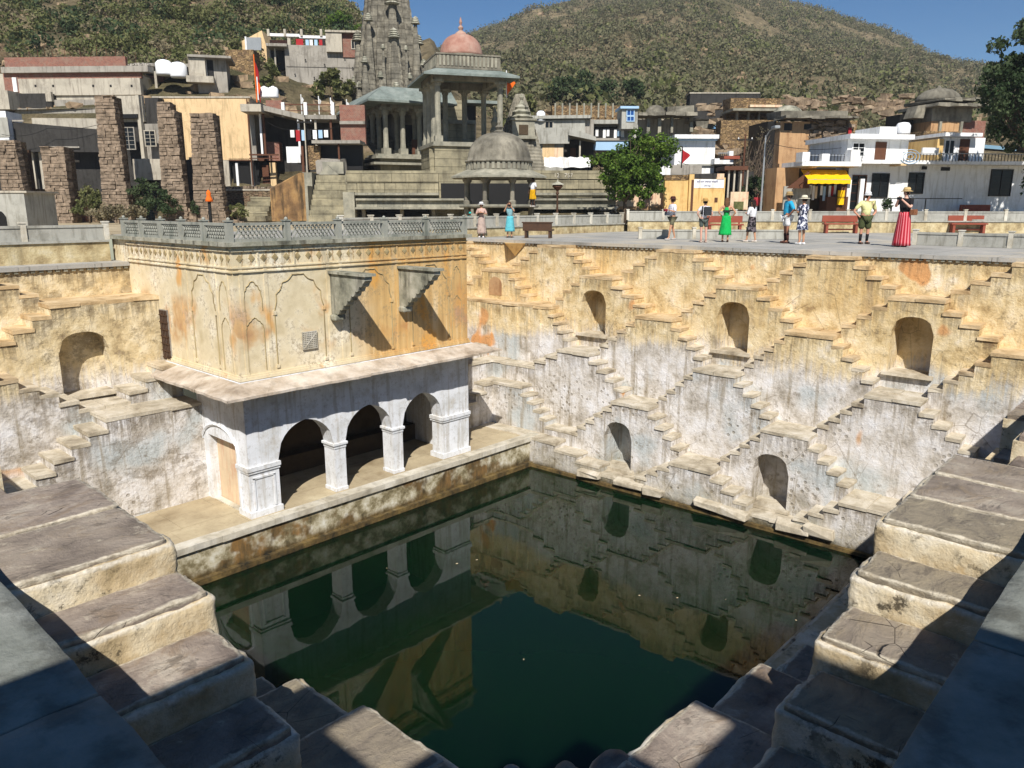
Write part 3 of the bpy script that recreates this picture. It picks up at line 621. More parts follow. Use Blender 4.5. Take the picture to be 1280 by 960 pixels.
# lower storey: front wall with three cusped arches
def cusp(u, uc, hw, zs, zt):
    t = abs(u-uc)/hw; t = min(1, t)
    return zs+(zt-zs)*((1-t**2.3)**.5*.86+.14*(1-t))
def arcade(x0, x1, y0, y1, z0, z1, arches):
    mb = MB(); cuts = {x0, x1}
    for (uc, hw, zs, zt) in arches:
        for k in range(17): cuts.add(round(uc-hw+2*hw*k/16, 5))
    cuts = sorted(cuts)
    for p, q in zip(cuts, cuts[1:]):
        m = (p+q)/2; a = next((x for x in arches if abs(m-x[0]) < x[1]), None)
        if a:
            za, zb = cusp(p, *a), cusp(q, *a)
            for y in (y0, y1): mb.add([(p, y, za), (q, y, zb), (q, y, z1), (p, y, z1)], [(0, 1, 2, 3)])
            mb.add([(p, y0, za), (q, y0, zb), (q, y1, zb), (p, y1, za)], [(0, 1, 2, 3)])
        else:
            for y in (y0, y1): mb.add([(p, y, z0), (q, y, z0), (q, y, z1), (p, y, z1)], [(0, 1, 2, 3)])
    for (uc, hw, zs, zt) in arches:
        for sg in (-1, 1):
            u = uc+sg*hw; mb.add([(u, y0, z0), (u, y0, zs), (u, y1, zs), (u, y1, z0)], [(0, 1, 2, 3)])
    for x in (x0, x1): mb.add([(x, y0, z0), (x, y1, z0), (x, y1, z1), (x, y0, z1)], [(0, 1, 2, 3)])
    return mb
ar = [(10.66, .86, -6.42, -5.5), (12.72, .84, -6.42, -5.5), (14.72, .80, -6.42, -5.5)]
# front wall above the columns only
AW = arcade(PX0, PX1, PY0, PY0+.5, PF, -4.4, ar); AW.build('arcade_wall', M['white'], PV)
# side walls and back wall, floor, ceiling
sw = MB(); sx0, sx1 = PX0, PX0+.35
dY0, dY1, dZ = 18.05, 19.5, -5.95
sw.box(sx0, sx1, PY0+.5, dY0, PF, -4.4); sw.box(sx0, sx1, dY1, 20.0, PF, -4.4); sw.box(sx0, sx1, dY0, dY1, dZ, -4.4); sw.build('side_wall', M['white'], PV)
MB().box(PX1-.35, PX1, PY0+.5, 20.6, PF, -4.4).build('side_wall', M['white'], PV)
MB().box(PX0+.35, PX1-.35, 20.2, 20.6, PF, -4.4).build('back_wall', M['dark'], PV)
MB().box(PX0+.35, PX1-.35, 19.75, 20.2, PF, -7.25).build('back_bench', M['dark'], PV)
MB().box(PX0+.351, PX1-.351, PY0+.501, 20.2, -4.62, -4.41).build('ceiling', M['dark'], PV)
MB().box(sx0+.02, sx0+.2, dY0, dY1, PF, PF+.02).build('door_threshold', M['coping'], PV)
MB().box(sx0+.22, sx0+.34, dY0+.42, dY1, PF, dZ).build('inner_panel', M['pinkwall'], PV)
# columns: slender free standing ones under the arch springs, with base and bracket capital
def column(x, hwid, name='column'):
    c = MB(); y = PY0+.25
    for (h, d, z0, z1) in ((hwid+.08, .27, PF, PF+.11), (hwid+.04, .24, PF+.11, PF+.19), (hwid, .2, PF+.19, -6.62), (hwid+.03, .24, -6.62, -6.55), (hwid+.07, .27, -6.55, -6.46), (hwid+.11, .3, -6.46, -6.38)):
        c.box(x-h, x+h, y-d, y+d, z0, z1)
    c.build(name, M['white'], PV, bevel=.012)
column(11.70, .13); column(13.74, .13)
for xa, xb in ((PX0, 9.8), (15.52, PX1)):
    for (e, z0, z1) in ((.05, PF, PF+.16), (.035, -6.62, -6.55), (.06, -6.55, -6.44)):
        MB().box(xa-e, xb+e*.6, PY0-e, PY0+.56, z0, z1).build('pier_moulding', M['white'], PV)
# shallow panel frame on the corner pier
for (a, b, c, d) in ((9.05, 9.1, -7.6, -6.75), (9.62, 9.67, -7.6, -6.75), (9.05, 9.67, -6.78, -6.73)):
    MB().box(a, b, PY0-.025, PY0+.01, c, d).build('pier_frame', M['white'], PV)
# arch moulding beside the door on the left side
pts = []
for k in range(15):
    a = math.pi*k/14; pts.append((PX0-.02, 18.85+.98*math.cos(a), -6.2+.62*math.sin(a)))
pts = [(PX0-.02, 19.83, PF)]+pts+[(PX0-.02, 17.87, PF)]
MB().tube(pts, .045, 5).build('door_arch_moulding', M['white'], PV)
# sloping stone eave, in slabs with broken edges
def eave(p0, p1, q0, q1, zi, zo, n, rag=.06):
    for i in range(n):
        t0, t1 = i/n, (i+1)/n; e = random.uniform(-rag, rag*.6)
        L = lambda a, b, t: Vector((a[0]+(b[0]-a[0])*t, a[1]+(b[1]-a[1])*t))
        A, B, D0, D1 = L(p0, p1, t0), L(p0, p1, t1), L(q0, q1, t0), L(q0, q1, t1)
        A2 = A; m = 5; vt = []; vb = []
        outer = []
        for k in range(m+1):
            s = k/m; w_ = D0+(D1-D0)*s; dirn = (w_-(A+(B-A)*s)); dirn.normalize(); w_ = w_+dirn*(e+random.uniform(-.03, .03)); outer.append(w_)
        inner = [A+(B-A)*k/m for k in range(m+1)]; vs = []; fs = []
        for k in range(m+1):
            vs += [(inner[k].x, inner[k].y, zi), (outer[k].x, outer[k].y, zo), (outer[k].x, outer[k].y, zo-.065), (inner[k].x, inner[k].y, zi-.12)]
        for k in range(m):
            a = 4*k; b = a+4
            fs += [(a, b, b+1, a+1), (a+1, b+1, b+2, a+2), (a+2, b+2, b+3, a+3)]
        fs += [(0, 1, 2, 3), (4*m+3, 4*m+2, 4*m+1, 4*m)]
        MB().add(vs, fs).build('eave_slab', M['chajja'], PV)
ZI, ZO = -4.2, -4.42; EO = .78
eave((PX0, PY0), (PX1+.1, PY0), (PX0-EO, PY0-EO), (PX1+.75, PY0-EO), ZI, ZO, 9)
eave((PX0, 21.7), (PX0, PY0), (PX0-EO, 20.9), (PX0-EO, PY0-EO), ZI, ZO, 5, .03)
eave((PX1+.1, PY0), (PX1+.1, 20.5), (PX1+.75, PY0-EO), (PX1+.75, 20.5), ZI, ZO, 3, .03)
MB().box(PX0-.1, PX1+.1, PY0-.1, 21.5, -4.4, -4.215).build('storey_band', M['white'], PV)
MB().box(PX0-.055, PX1+.055, PY0-.055, 21.5, -4.2, -4.12).build('plinth_moulding', M['pavup'], PV)
MB().box(PX0-.03, PX1+.03, PY0-.03, 21.5, -4.12, -4.07).build('plinth_moulding', M['pavup'], PV)
# roof edge, string courses, pilaster strips and blind arches in low relief
MB().box(PX0-.13, PX1+.13, PY0-.13, PYB, RT-.1, RT).build('roof_slab', M['bracket'], PV)
def relief(face, u0, u1, z0, z1, d=.03, nm='string_course', mat='pavup'):
    if face == 'F': MB().box(u0, u1, PY0-d, PY0+.01, z0, z1).build(nm, M[mat], PV)
    else: MB().box(PX0-d, PX0+.01, u0, u1, z0, z1).build(nm, M[mat], PV)
for z, d in ((-1.02, .05), (-1.42, .03), (-1.52, .045)):
    relief('F', PX0-.02, PX1, z-.035, z, d); relief('S', PY0, 23.6, z-.035, z, d)
for x in (9.1, 9.75, 11.55, 11.95, 13.85, 14.2, 16.0, 16.35): relief('F', x, x+.1, -4.07, -1.42, .014, 'pilaster')
for x in (9.6, 10.6, 11.6, 12.3, 13.4, 13.9, 15.0, 16.1): relief('F', x, x+.05, -1.42, -1.02, .02, 'frieze_stile')
for y in (17.7, 18.3, 19.9, 20.3): relief('S', y, y+.09, -4.07, -1.42, .014, 'pilaster')
for y in (18.3, 19.0, 19.9, 20.9): relief('S', y, y+.05, -1.42, -1.02, .02, 'frieze_stile')
def blind_arch(face, uc, hw, z0, zs, zt, r=.014):
    pts = [(uc-hw, z0), (uc-hw, zs)]; n = 7
    for k in range(n*4+1):
        t = k/(n*4); a = math.pi*(1-t); sc = 1-.07*abs(math.sin(n*math.pi*t)); 
        px_ = uc+hw*math.cos(a)*sc*1.0; pz = zs+(zt-zs)*(math.sin(a)**.85)*sc+(.10*(1-abs(2*t-1))**3); pts.append((px_, pz))
    pts += [(uc+hw, zs), (uc+hw, z0)]
    P3 = [(u, PY0-.008, z) if face == 'F' else (PX0-.008, u, z) for u, z in pts]
    MB().tube(P3, r+.003, 4).build('blind_arch_moulding', M['outline'], PV)
    if hw < .4: return
    for sg in (-1, 1):
        u = uc+sg*hw
        if face == 'F': MB().box(u-.045, u+.045, PY0-.03, PY0, z0, z0+.09).build('arch_colonnette_base', M['pavup'], PV); MB().box(u-.045, u+.045, PY0-.03, PY0, zs-.1, zs).build('arch_colonnette_cap', M['pavup'], PV)
        else: MB().box(PX0-.03, PX0, u-.045, u+.045, z0, z0+.09).build('arch_colonnette_base', M['pavup'], PV); MB().box(PX0-.03, PX0, u-.045, u+.045, zs-.1, zs).build('arch_colonnette_cap', M['pavup'], PV)
blind_arch('F', 10.7, .72, -4.0, -2.55, -1.72); blind_arch('F', 12.95, .72, -4.0, -2.55, -1.72); blind_arch('F', 15.15, .72, -4.0, -2.55, -1.72)
blind_arch('S', 19.1, .65, -4.0, -2.55, -1.72); blind_arch('F', 9.42, .24, -2.5, -2.2, -1.85, .011); blind_arch('S', 17.98, .22, -2.5, -2.2, -1.85, .011); blind_arch('F', 16.2, .2, -2.5, -2.2, -1.85, .011)
blind_arch('F', 9.42, .24, -4.0, -2.95, -2.75, .010); blind_arch('S', 17.98, .22, -4.0, -2.95, -2.75, .010); blind_arch('F', 16.2, .2, -4.0, -2.95, -2.75, .010)
fr = MB()
for i in range(24):
    x = 9.15+i*.315; z = -1.22
    for s, q in ((.085, 0), (.045, .006)): fr.prism([(x-s, z), (x, z+s*1.1), (x+s, z), (x, z-s*1.1)], PY0-.016-q, PY0+.01-q)
for i in range(19):
    y = 17.6+i*.315
    fr.prism([(y-.085, -1.22), (y, -1.13), (y+.085, -1.22), (y, -1.31)], PX0-.016, PX0+.01, 'x')
tag(fr.build('frieze_lozenges', M['outline'], PV), kind='stuff')
# pierced stone window
lw = MB(); lw.box(10.72, 11.12, PY0-.03, PY0+.02, -3.62, -3.2)
lw.build('lattice_backing', M['dark'], PV)
la = MB()
for i in range(9):
    la.box(10.7+i*.0525, 10.725+i*.0525, PY0-.05, PY0-.028, -3.64, -3.18)
for i in range(10):
    la.box(10.7, 11.145, PY0-.054, PY0-.032, -3.64+i*.049, -3.617+i*.049)
for k in range(8): la.prism([(10.72+k*.05, -3.62), (10.745+k*.05, -3.62), (11.12-.0*k, -3.245+k*-.02), (11.10, -3.23)], PY0-.06, PY0-.05) if k == 0 else None
la.build('lattice_window', M['coping'], PV)
# the two stepped stone brackets left from a lost balcony
def bracket(x):
    L = 1.55; prof = [(0, 0), (-L, 0), (-L, -.1)]
    n = 7; zb = -1.03
    for k in range(n):
        y = -L+.1+(L-.3)*(k/n); z = -.1-(-zb-.1)*((k+1)/n)**1.0
        prof += [(y, z+.05), (y+.03, z-.01), (y+.09, z-.045), (y+.16, z-.03)]
    prof += [(-.1, zb-.12), (0, zb-.2)]
    pp = [(PY0+y, -1.72+z) for y, z in prof]
    o = MB(); o.prism(pp, x-.1, x+.12, 'x'); o.build('balcony_bracket', M['bracket'], PV)
    MB().box(x-.16, x+.2, PY0-L-.06, PY0, -1.719, -1.65).build('bracket_capstone', M['bracket'], PV)
    MB().box(x-.16, x+.18, PY0-.26, PY0, -2.96, -2.8).build('bracket_drop', M['bracket'], PV, bevel=.04)
bracket(11.75); bracket(14.06)
# side door with iron grille at the head of the stairs
MB().box(PX0-.03, PX0+.02, 21.26, 21.78, -4.2, -2.78).build('door_frame', M['concrete'], PV)
gr = MB()
for i in range(5): gr.box(PX0-.06, PX0-.035, 21.30+i*.1, 21.325+i*.1, -4.18, -2.8)
for i in range(7): gr.box(PX0-.065, PX0-.03, 21.28, 21.76, -4.15+i*.2, -4.12+i*.2)
gr.build('door_grille', M['wood'], PV)
# roof balustrade of pierced marble panels between posts
def balus(p0, p1, n, parent, z0, h=.45, lat=True, mat='marble', endpost=True):
    p0, p1 = Vector(p0), Vector(p1); d = (p1-p0); L = d.length/n; d.normalize(); ang = math.atan2(d.y, d.x); res = []
    for i in range(n+1):
        if i == n and not endpost: break
        c = p0+d*L*i; m = MB(); m.obox((c.x, c.y), ang, .075, .075, z0, z0+h+.03); m.obox((c.x, c.y), ang, .095, .095, z0+h+.03, z0+h+.06)
        m.lathe((c.x, c.y, z0+h+.06), [(.04, 0), (.05, .025), (.035, .05), (.01, .07)], 8); m.build('railing_post', M[mat], parent)
    nrm = Vector((-d.y, d.x))
    for i in range(n):
        a = p0+d*(L*i+.075); m = MB(); ll = L-.15
        def seg(u0, z0_, u1, z1_, w_, t=.02):
            q0, q1 = a+d*u0, a+d*u1
            dv = Vector((u1-u0, z1_-z0_)); ln = dv.length; nx, nz = -dv.y/ln*w_, dv.x/ln*w_
            vs = []
            for s in (-t, t):
                for (uu, zz) in ((u0+nx, z0_+nz), (u1+nx, z1_+nz), (u1-nx, z1_-nz), (u0-nx, z0_-nz)):
                    q = a+d*uu+nrm*s; vs.append((q.x, q.y, zz))
            m.add(vs, [(0, 1, 2, 3), (7, 6, 5, 4), (0, 4, 5, 1), (1, 5, 6, 2), (2, 6, 7, 3), (3, 7, 4, 0)])
        m.obox(tuple(a+d*ll/2), ang, ll/2, .035, z0, z0+.07); m.obox(tuple(a+d*ll/2), ang, ll/2, .04, z0+h-.07, z0+h)
        zA, zB = z0+.07, z0+h-.07; hh = zB-zA
        if lat:
            k = max(2, int(ll/.11)); st = ll/k
            for q in range(-2, k+2):
                for sg in (1, -1):
                    u0 = q*st; u1 = u0+hh*.75*sg; zz0, zz1 = zA, zB
                    for (lim) in (0, ll):
                        pass
                    if min(u0, u1) < 0 or max(u0, u1) > ll: continue
                    seg(u0, zz0, u1, zz1, .014)
        m.build('pierced_panel' if lat else 'railing_panel', M[mat], parent)
balus((PX0, PY0), (PX1-.1, PY0), 5, PV, RT); balus((PX0, 23.65), (PX0, PY0), 5, PV, RT, endpost=False)
MB().box(PX0, PX1, PY0, PYB, RT, RT+.012).build('roof_terrace', M['walk'], PV)
# ================================================================ parapets round the walkway
def parapet(name_label, pts, zb, zt, h, step, bodymat, parent_label_cat='parapet', lat=False):
    T = thing('parapet_wall', name_label, 'parapet')
    for (a, b) in zip(pts, pts[1:]):
        a, b = Vector(a), Vector(b); d = b-a; L = d.length; ang = math.atan2(d.y, d.x); m = (a+b)/2
        if zt > zb: MB().obox(tuple(m), ang, L/2, .16, zb, zt-.06).build('rubble_wall', bodymat, T); MB().obox(tuple(m), ang, L/2, .21, zt-.06, zt).build('wall_coping', M['panel'], T)
        n = max(1, round(L/step)); d.normalize(); st = L/n
        for i in range(n+1):
            c = a+d*st*i; q = MB(); q.obox((c.x, c.y), ang, .07, .08, zt, zt+h+.06); q.obox((c.x, c.y), ang, .09, .1, zt+h+.06, zt+h+.10); q.build('railing_post', M['coping'], T)
        for i in range(n):
            c = a+d*st*(i+.5); q = MB(); q.obox((c.x, c.y), ang, st/2-.075, .035, zt+.03, zt+h-.07); q.obox((c.x, c.y), ang, st/2-.075, .06, zt+h-.07, zt+h); q.obox((c.x, c.y), ang, st/2-.075, .055, zt+.002, zt+.07)
            q.build('railing_panel', M['panel'], T)
    return T
parapet('cream rubble parapet with grey panels behind the left walkway', [(-2, 24.55), (8.75, 24.55)], -1.58, -.95, .43, 2.1, M['lowwall'])
parapet('cream parapet with grey panels behind the two women by the kiosk', [(16.9, 24.4), (34.7, 24.35)], RIM, -.86, .45, 1.35, M['lowwall'])
parapet('long cream parapet with grey panels behind the tourists on the right', [(34.9, 24.1), (46.2, 7.2), (47.5, -2)], RIM, -.70, .46, 1.8, M['lowwall'])
a, b = onz(1143, 306, RIM), onz(1330, 312.5, RIM); parapet('low grey railing at the right edge, nearest the big wall', [(a.x, a.y), (b.x, b.y)], RIM, RIM, .44, 1.55, M['panel'])
a, b = onz(800, 298.5, RIM), onz(1003, 299, RIM); parapet('low grey railing behind the tourist in green', [(a.x, a.y), (b.x, b.y)], RIM, RIM, .38, 1.9, M['panel'])
# ================================================================ hills
def hnoise(x, y, s, o=5): return mn.fractal(Vector((x*s, y*s, 3.1)), 1.0, 2.0, o)
def interp(x, xs, ys):
    if x <= xs[0]: return ys[0]
    for i in range(len(xs)-1):
        if x <= xs[i+1]: t = (x-xs[i])/(xs[i+1]-xs[i]); return ys[i]+(ys[i+1]-ys[i])*t
    return ys[-1]
RPX = [330, 520, 570, 601, 640, 671, 724, 771, 810, 860, 907, 940, 971, 1010, 1041, 1087, 1120, 1146, 1178, 1227, 1280, 1400, 1700]
RPY = [155, 90, 70, 54, 40, 31, 18, 8, 2, 0, 7, 16, 25, 34, 42, 54, 70, 84, 92, 94, 100, 114, 124]
def hillR(px, t):
    D = 78+t*262; zr = (HY-interp(px, RPX, RPY))/987*340
    z0 = (HY-interp(px, [300, 700, 1000, 1300], [165, 150, 168, 190]))/987*78
    p = onD(px, HY, D); tt = min(1, t)
    z = z0+(zr-z0)*(tt**1.12)
    if t > 1: z = zr-(t-1)*60
    amp = (math.sin(math.pi*min(1, t))**.6)
    z += hnoise(p.x, p.y, .018)*6*amp+hnoise(p.x, p.y, .06)*2.0*amp+hnoise(p.x, p.y, .004, 3)*.0
    if t >= .96: z += hnoise(p.x, p.y, .1)*1.3
    return Vector((p.x, p.y, z))
LPX = [-500, 0, 300, 390, 436, 455, 470, 500, 545, 560, 600, 640]
LPY = [-150, -80, -30, -4, 12, 26, 62, 75, 62, 95, 130, 150]
def hillL(px, t):
    D = 57+t*75; zr = (HY-interp(px, LPX, LPY))/987*132; z0 = (HY-interp(px, [-500, 300, 460, 640], [150, 140, 165, 190]))/987*57
    p = onD(px, HY, D); tt = min(1, t); z = z0+(zr-z0)*(tt**1.05)
    if t > 1: z = zr-(t-1)*40
    amp = math.sin(math.pi*min(1, t))**.6
    z += hnoise(p.x, p.y, .05)*3*amp+hnoise(p.x, p.y, .2)*.9*amp+(hnoise(p.x, p.y, .25)*1.0 if t > .9 else 0)
    return Vector((p.x, p.y, z))
def hill(fn, name, px0, px1, nx, nt):
    vs = []; fs = []
    for j in range(nt+1):
        t = j/nt*1.25
        for i in range(nx+1): vs.append(fn(px0+(px1-px0)*i/nx, t))
    for j in range(nt):
        for i in range(nx): a = j*(nx+1)+i; fs.append((a, a+1, a+nx+2, a+nx+1))
    o = MB().add(vs, fs).build(name, M['hill'], None, True); tag(o, kind='structure'); return o
hill(hillR, 'far_hill', 300, 1700, 240, 90); hill(hillL, 'near_hill', -450, 640, 200, 80)
# apron between street and hills
sheetm = MB(); n = 60; vs = []; fs = []
for i in range(n+1):
    px = -500+2200*i/n
    for D, zf in ((44, lambda q: -.97), (50, lambda q: interp(q, [600, 680, 1000], [-.96, .8, .2])), (57, lambda q: (HY-interp(q, [-500, 300, 460, 640, 700, 1000, 1300], [150, 140, 165, 190, 215, 225, 235]))/987*57-.3), (80, lambda q: (HY-interp(q, [-500, 300, 460, 700, 1000, 1300], [130, 125, 140, 148, 166, 188]))/987*80-.5)):
        p = onD(px, HY, D); vs.append((p.x, p.y, zf(px)))
for i in range(n):
    for j in range(3): a = i*4+j; fs.append((a, a+4, a+5, a+1))
o = sheetm.add(vs, fs).build('rising_ground', M['hill'], None, True); tag(o, kind='structure')
rng = np.random.default_rng(5)
def leaf_quads(centers, radii, nper, size, flat=1.0):
    """many small randomly turned leaf faces filling ellipsoids"""
    V = []; 
    for (c, r, k) in zip(centers, radii, nper):
        d = rng.normal(size=(k, 3)); d /= np.linalg.norm(d, axis=1)[:, None]+1e-9; rad = rng.random(k)**.45
        p = np.array(c)+d*rad[:, None]*np.array(r); s = size*(.6+.8*rng.random(k))[:, None]
        a = rng.normal(size=(k, 3)); a /= np.linalg.norm(a, axis=1)[:, None]; b = np.cross(a, rng.normal(size=(k, 3))); b /= np.linalg.norm(b, axis=1)[:, None]+1e-9
        V.append(np.stack([p-a*s, p-b*s*.55, p+a*s, p+b*s*.55], 1).reshape(-1, 3))
    return np.concatenate(V)
def leaf_obj(name, V, mat, parent=None):
    k = len(V)//4; me = bpy.data.meshes.new(name); me.vertices.add(len(V)); me.vertices.foreach_set('co', V.astype(np.float32).ravel())
    me.loops.add(len(V)); me.loops.foreach_set('vertex_index', np.arange(len(V), dtype=np.int32)); me.polygons.add(k)
    me.polygons.foreach_set('loop_start', np.arange(0, len(V), 4, dtype=np.int32)); me.polygons.foreach_set('loop_total', np.full(k, 4, dtype=np.int32))
    me.update(calc_edges=True); me.materials.append(mat); o = bpy.data.objects.new(name, me); C.objects.link(o)
    if parent: o.parent = parent
    return o
def scatter(fn, px0, px1, n, rmin, rmax, size, k, mat, name, tmin=.02, tmax=1.0, thr=-.15, pw=1.0):
    cs = []; rs = []; ks = []; tries = 0
    while len(cs) < n and tries < n*6:
        tries += 1; px = rng.uniform(px0, px1); t = tmin+(tmax-tmin)*rng.random()**pw; p = fn(px, t)
        if hnoise(p.x, p.y, .03, 4)+rng.uniform(-.25, .25) < thr: continue
        r = rng.uniform(rmin, rmax)*(1 if rng.random() < .85 else 1.5); cs.append((p.x, p.y, p.z+r*.45)); rs.append((r, r, r*.75)); ks.append(int(k))
    o = leaf_obj(name, leaf_quads(cs, rs, ks, size), mat); tag(o, kind='stuff'); return o
scatter(hillR, 380, 1330, 6500, .9, 2.0, .3, 38, M['leafE'], 'hill_scrub', .0, 1.0, -.42, .8)
scatter(hillR, 380, 1330, 4200, .7, 1.7, .28, 30, M['leafD'], 'dry_hill_scrub', .0, 1.02, -.35, .8)
scatter(hillR, 540, 1330, 420, 1.2, 2.4, .42, 44, M['leafC'], 'dark_hill_scrub', .0, .9, -.1, .9)
scatter(hillL, -60, 470, 1100, .5, 1.4, .16, 110, M['leafC'], 'slope_scrub', .05, 1.0, -.12, .6)
scatter(hillL, -60, 470, 1500, .4, 1.0, .17, 50, M['leafD'], 'dry_slope_scrub', .02, 1.0, -.4, .6)
scatter(hillL, -60, 470, 160, .8, 1.9, .2, 150, M['leafB'], 'dark_slope_scrub', .12, .95, -.05, .6)
# rocks on the slopes
mb = MB()
for (fn, a, b, n, s0, s1) in ((hillR, 500, 1300, 350, .3, .9), (hillL, -40, 460, 500, .15, .5)):
    for i in range(n):
        p = fn(random.uniform(a, b), random.random()**1.3*.95); s = random.uniform(s0, s1)
        mb.box(p.x-s, p.x+s, p.y-s, p.y+s, p.z-s*.5, p.z+s*.55, 0, s*.35)
tag(mb.build('slope_rocks', M['orwall'].copy() and m_stone('pinkish_slope_rock', ('7d6b55', '9a846a', 'b09878', 'c0a888'), 1.0, 0, .3, .1)), kind='stuff')

# ================================================================ vegetation things
def tree(label, base, h, blobs, lsize, nleaf, mat, cat='tree', name='tree', tr=.16, group=None):
    T = thing(name, label, cat, base, 0, group); m = MB()
    top = Vector((0, 0, h*.45)); m.tube([(0, 0, -.3), (.06*h*.3, 0, h*.2), top], tr, 8, r1=tr*.6)
    for (bx, by, bz, br, bh) in blobs:
        e = Vector((bx, by, bz)); mid = top+(e-top)*.5+Vector((random.uniform(-.2, .2), random.uniform(-.2, .2), random.uniform(-.1, .3)))*br*.5
        m.tube([top*.8, mid, e], tr*.5, 5, r1=tr*.1)
        for q in range(4): m.tube([mid, e+Vector((random.uniform(-1, 1), random.uniform(-1, 1), random.uniform(-.3, .8)))*br*.7], tr*.2, 4, r1=tr*.05)
    m.build('trunk', M['bark'], T, True)
    cs = []; rs = []; ks = []; tot = sum(b[3]**2*b[4] for b in blobs)
    for (bx, by, bz, br, bh) in blobs:     # every limb carries many small leaf clumps with gaps between
        nc = 16; kk = nleaf*br**2*bh/tot/nc
        for q in range(nc):
            d = Vector((random.gauss(0, 1), random.gauss(0, 1), random.gauss(0, 1))).normalized()*random.uniform(.35, 1.0)
            cs.append((bx+d.x*br, by+d.y*br, bz+d.z*bh)); s = br*random.uniform(.22, .42); rs.append((s, s, s*.8)); ks.append(max(6, int(kk*random.uniform(.6, 1.4))))
    leaf_obj('crown', leaf_quads(cs, rs, ks, lsize), mat, T); return T
def at_px(px, py, D): return onD(px, py, D)
def mpp(D): return D/987
# leafy tree on the street, in front of the pink wall
def rtree(label, px, py, D, blobs, h, lsize, nleaf, mat, tr=.16, name='tree', cat='tree', group=None):
    b = at_px(px, py, D); k = D/987; R_ = RR
    bb = [((x-px)*k*R_.x+dy*fh.x, (x-px)*k*R_.y+dy*fh.y, (py-y)*k, r*k, hh*k) for (x, y, r, hh, dy) in blobs]
    return tree(label, tuple(b), h*k, bb, lsize, nleaf, mat, cat, name, tr, group)
rtree('round leafy green tree before the pink and yellow walls', 780, 275, 43, [(815, 187, 26, 20, 0), (790, 198, 24, 18, 1), (758, 203, 21, 13, 0), (783, 222, 30, 18, -.6), (806, 232, 24, 16, 0), (826, 203, 13, 13, .3), (797, 175, 15, 11, 0), (765, 222, 16, 13, -.4), (738, 201, 9, 8, 0), (790, 244, 22, 13, -.5), (770, 240, 16, 10, 0), (800, 215, 26, 18, -.8), (770, 210, 22, 14, -.6)], 60, .09, 12500, M['leafA'], .13)
rtree('big dark tree reaching in from the right edge over the white house', 1300, 285, 40.5, [(1250, 82, 38, 32, 0), (1270, 50, 38, 28, 0), (1232, 125, 34, 30, 0), (1275, 130, 40, 32, 1), (1262, 170, 34, 24, 0), (1300, 100, 50, 60, 0), (1222, 140, 22, 24, 0), (1250, 105, 36, 34, 0), (1258, 150, 36, 30, 0), (1275, 185, 30, 18, -1), (1290, 165, 24, 24, 0), (1310, 40, 30, 20, 0), (1216, 120, 9, 12, 0), (1276, 225, 10, 22, 0), (1350, 80, 50, 40, 0), (1400, 100, 50, 40, 0), (1330, 60, 40, 30, -1)], 150, .11, 34000, M['leafB'], .3)
rtree('bare grey shrub tree left of the tall street lamp', 935, 262, 50, [(930, 215, 15, 30, 0), (945, 205, 14, 34, 0), (925, 185, 12, 20, 0), (950, 175, 12, 20, 0)], 60, .04, 900, M['leafD'], .16)
tw = MB(); b0 = at_px(938, 255, 50.2)
for i in range(170):
    a = Vector((random.uniform(-1.1, 1.1), 0, random.uniform(0, 2.4))); d = Vector((random.uniform(-.8, .8), random.uniform(-.5, .5), random.uniform(.5, 2.0)))
    q0 = b0+RR*a.x+UU*a.z; q1 = q0+RR*d.x*.5+fh*d.y+UU*d.z*.5; q2 = q0+RR*d.x+fh*d.y+UU*d.z; tw.tube([q0, q1, q2], .022, 3, r1=.006)
tag(tw.build('brushwood_thicket', M['twig']), kind='stuff')
rtree('dark green bush below the brushwood, left of the ochre ruin', 945, 262, 48, [(940, 235, 18, 14, 0), (955, 228, 12, 16, 0), (930, 245, 12, 10, 0)], 18, .07, 2200, M['leafB'], .07, 'bush', 'bush')
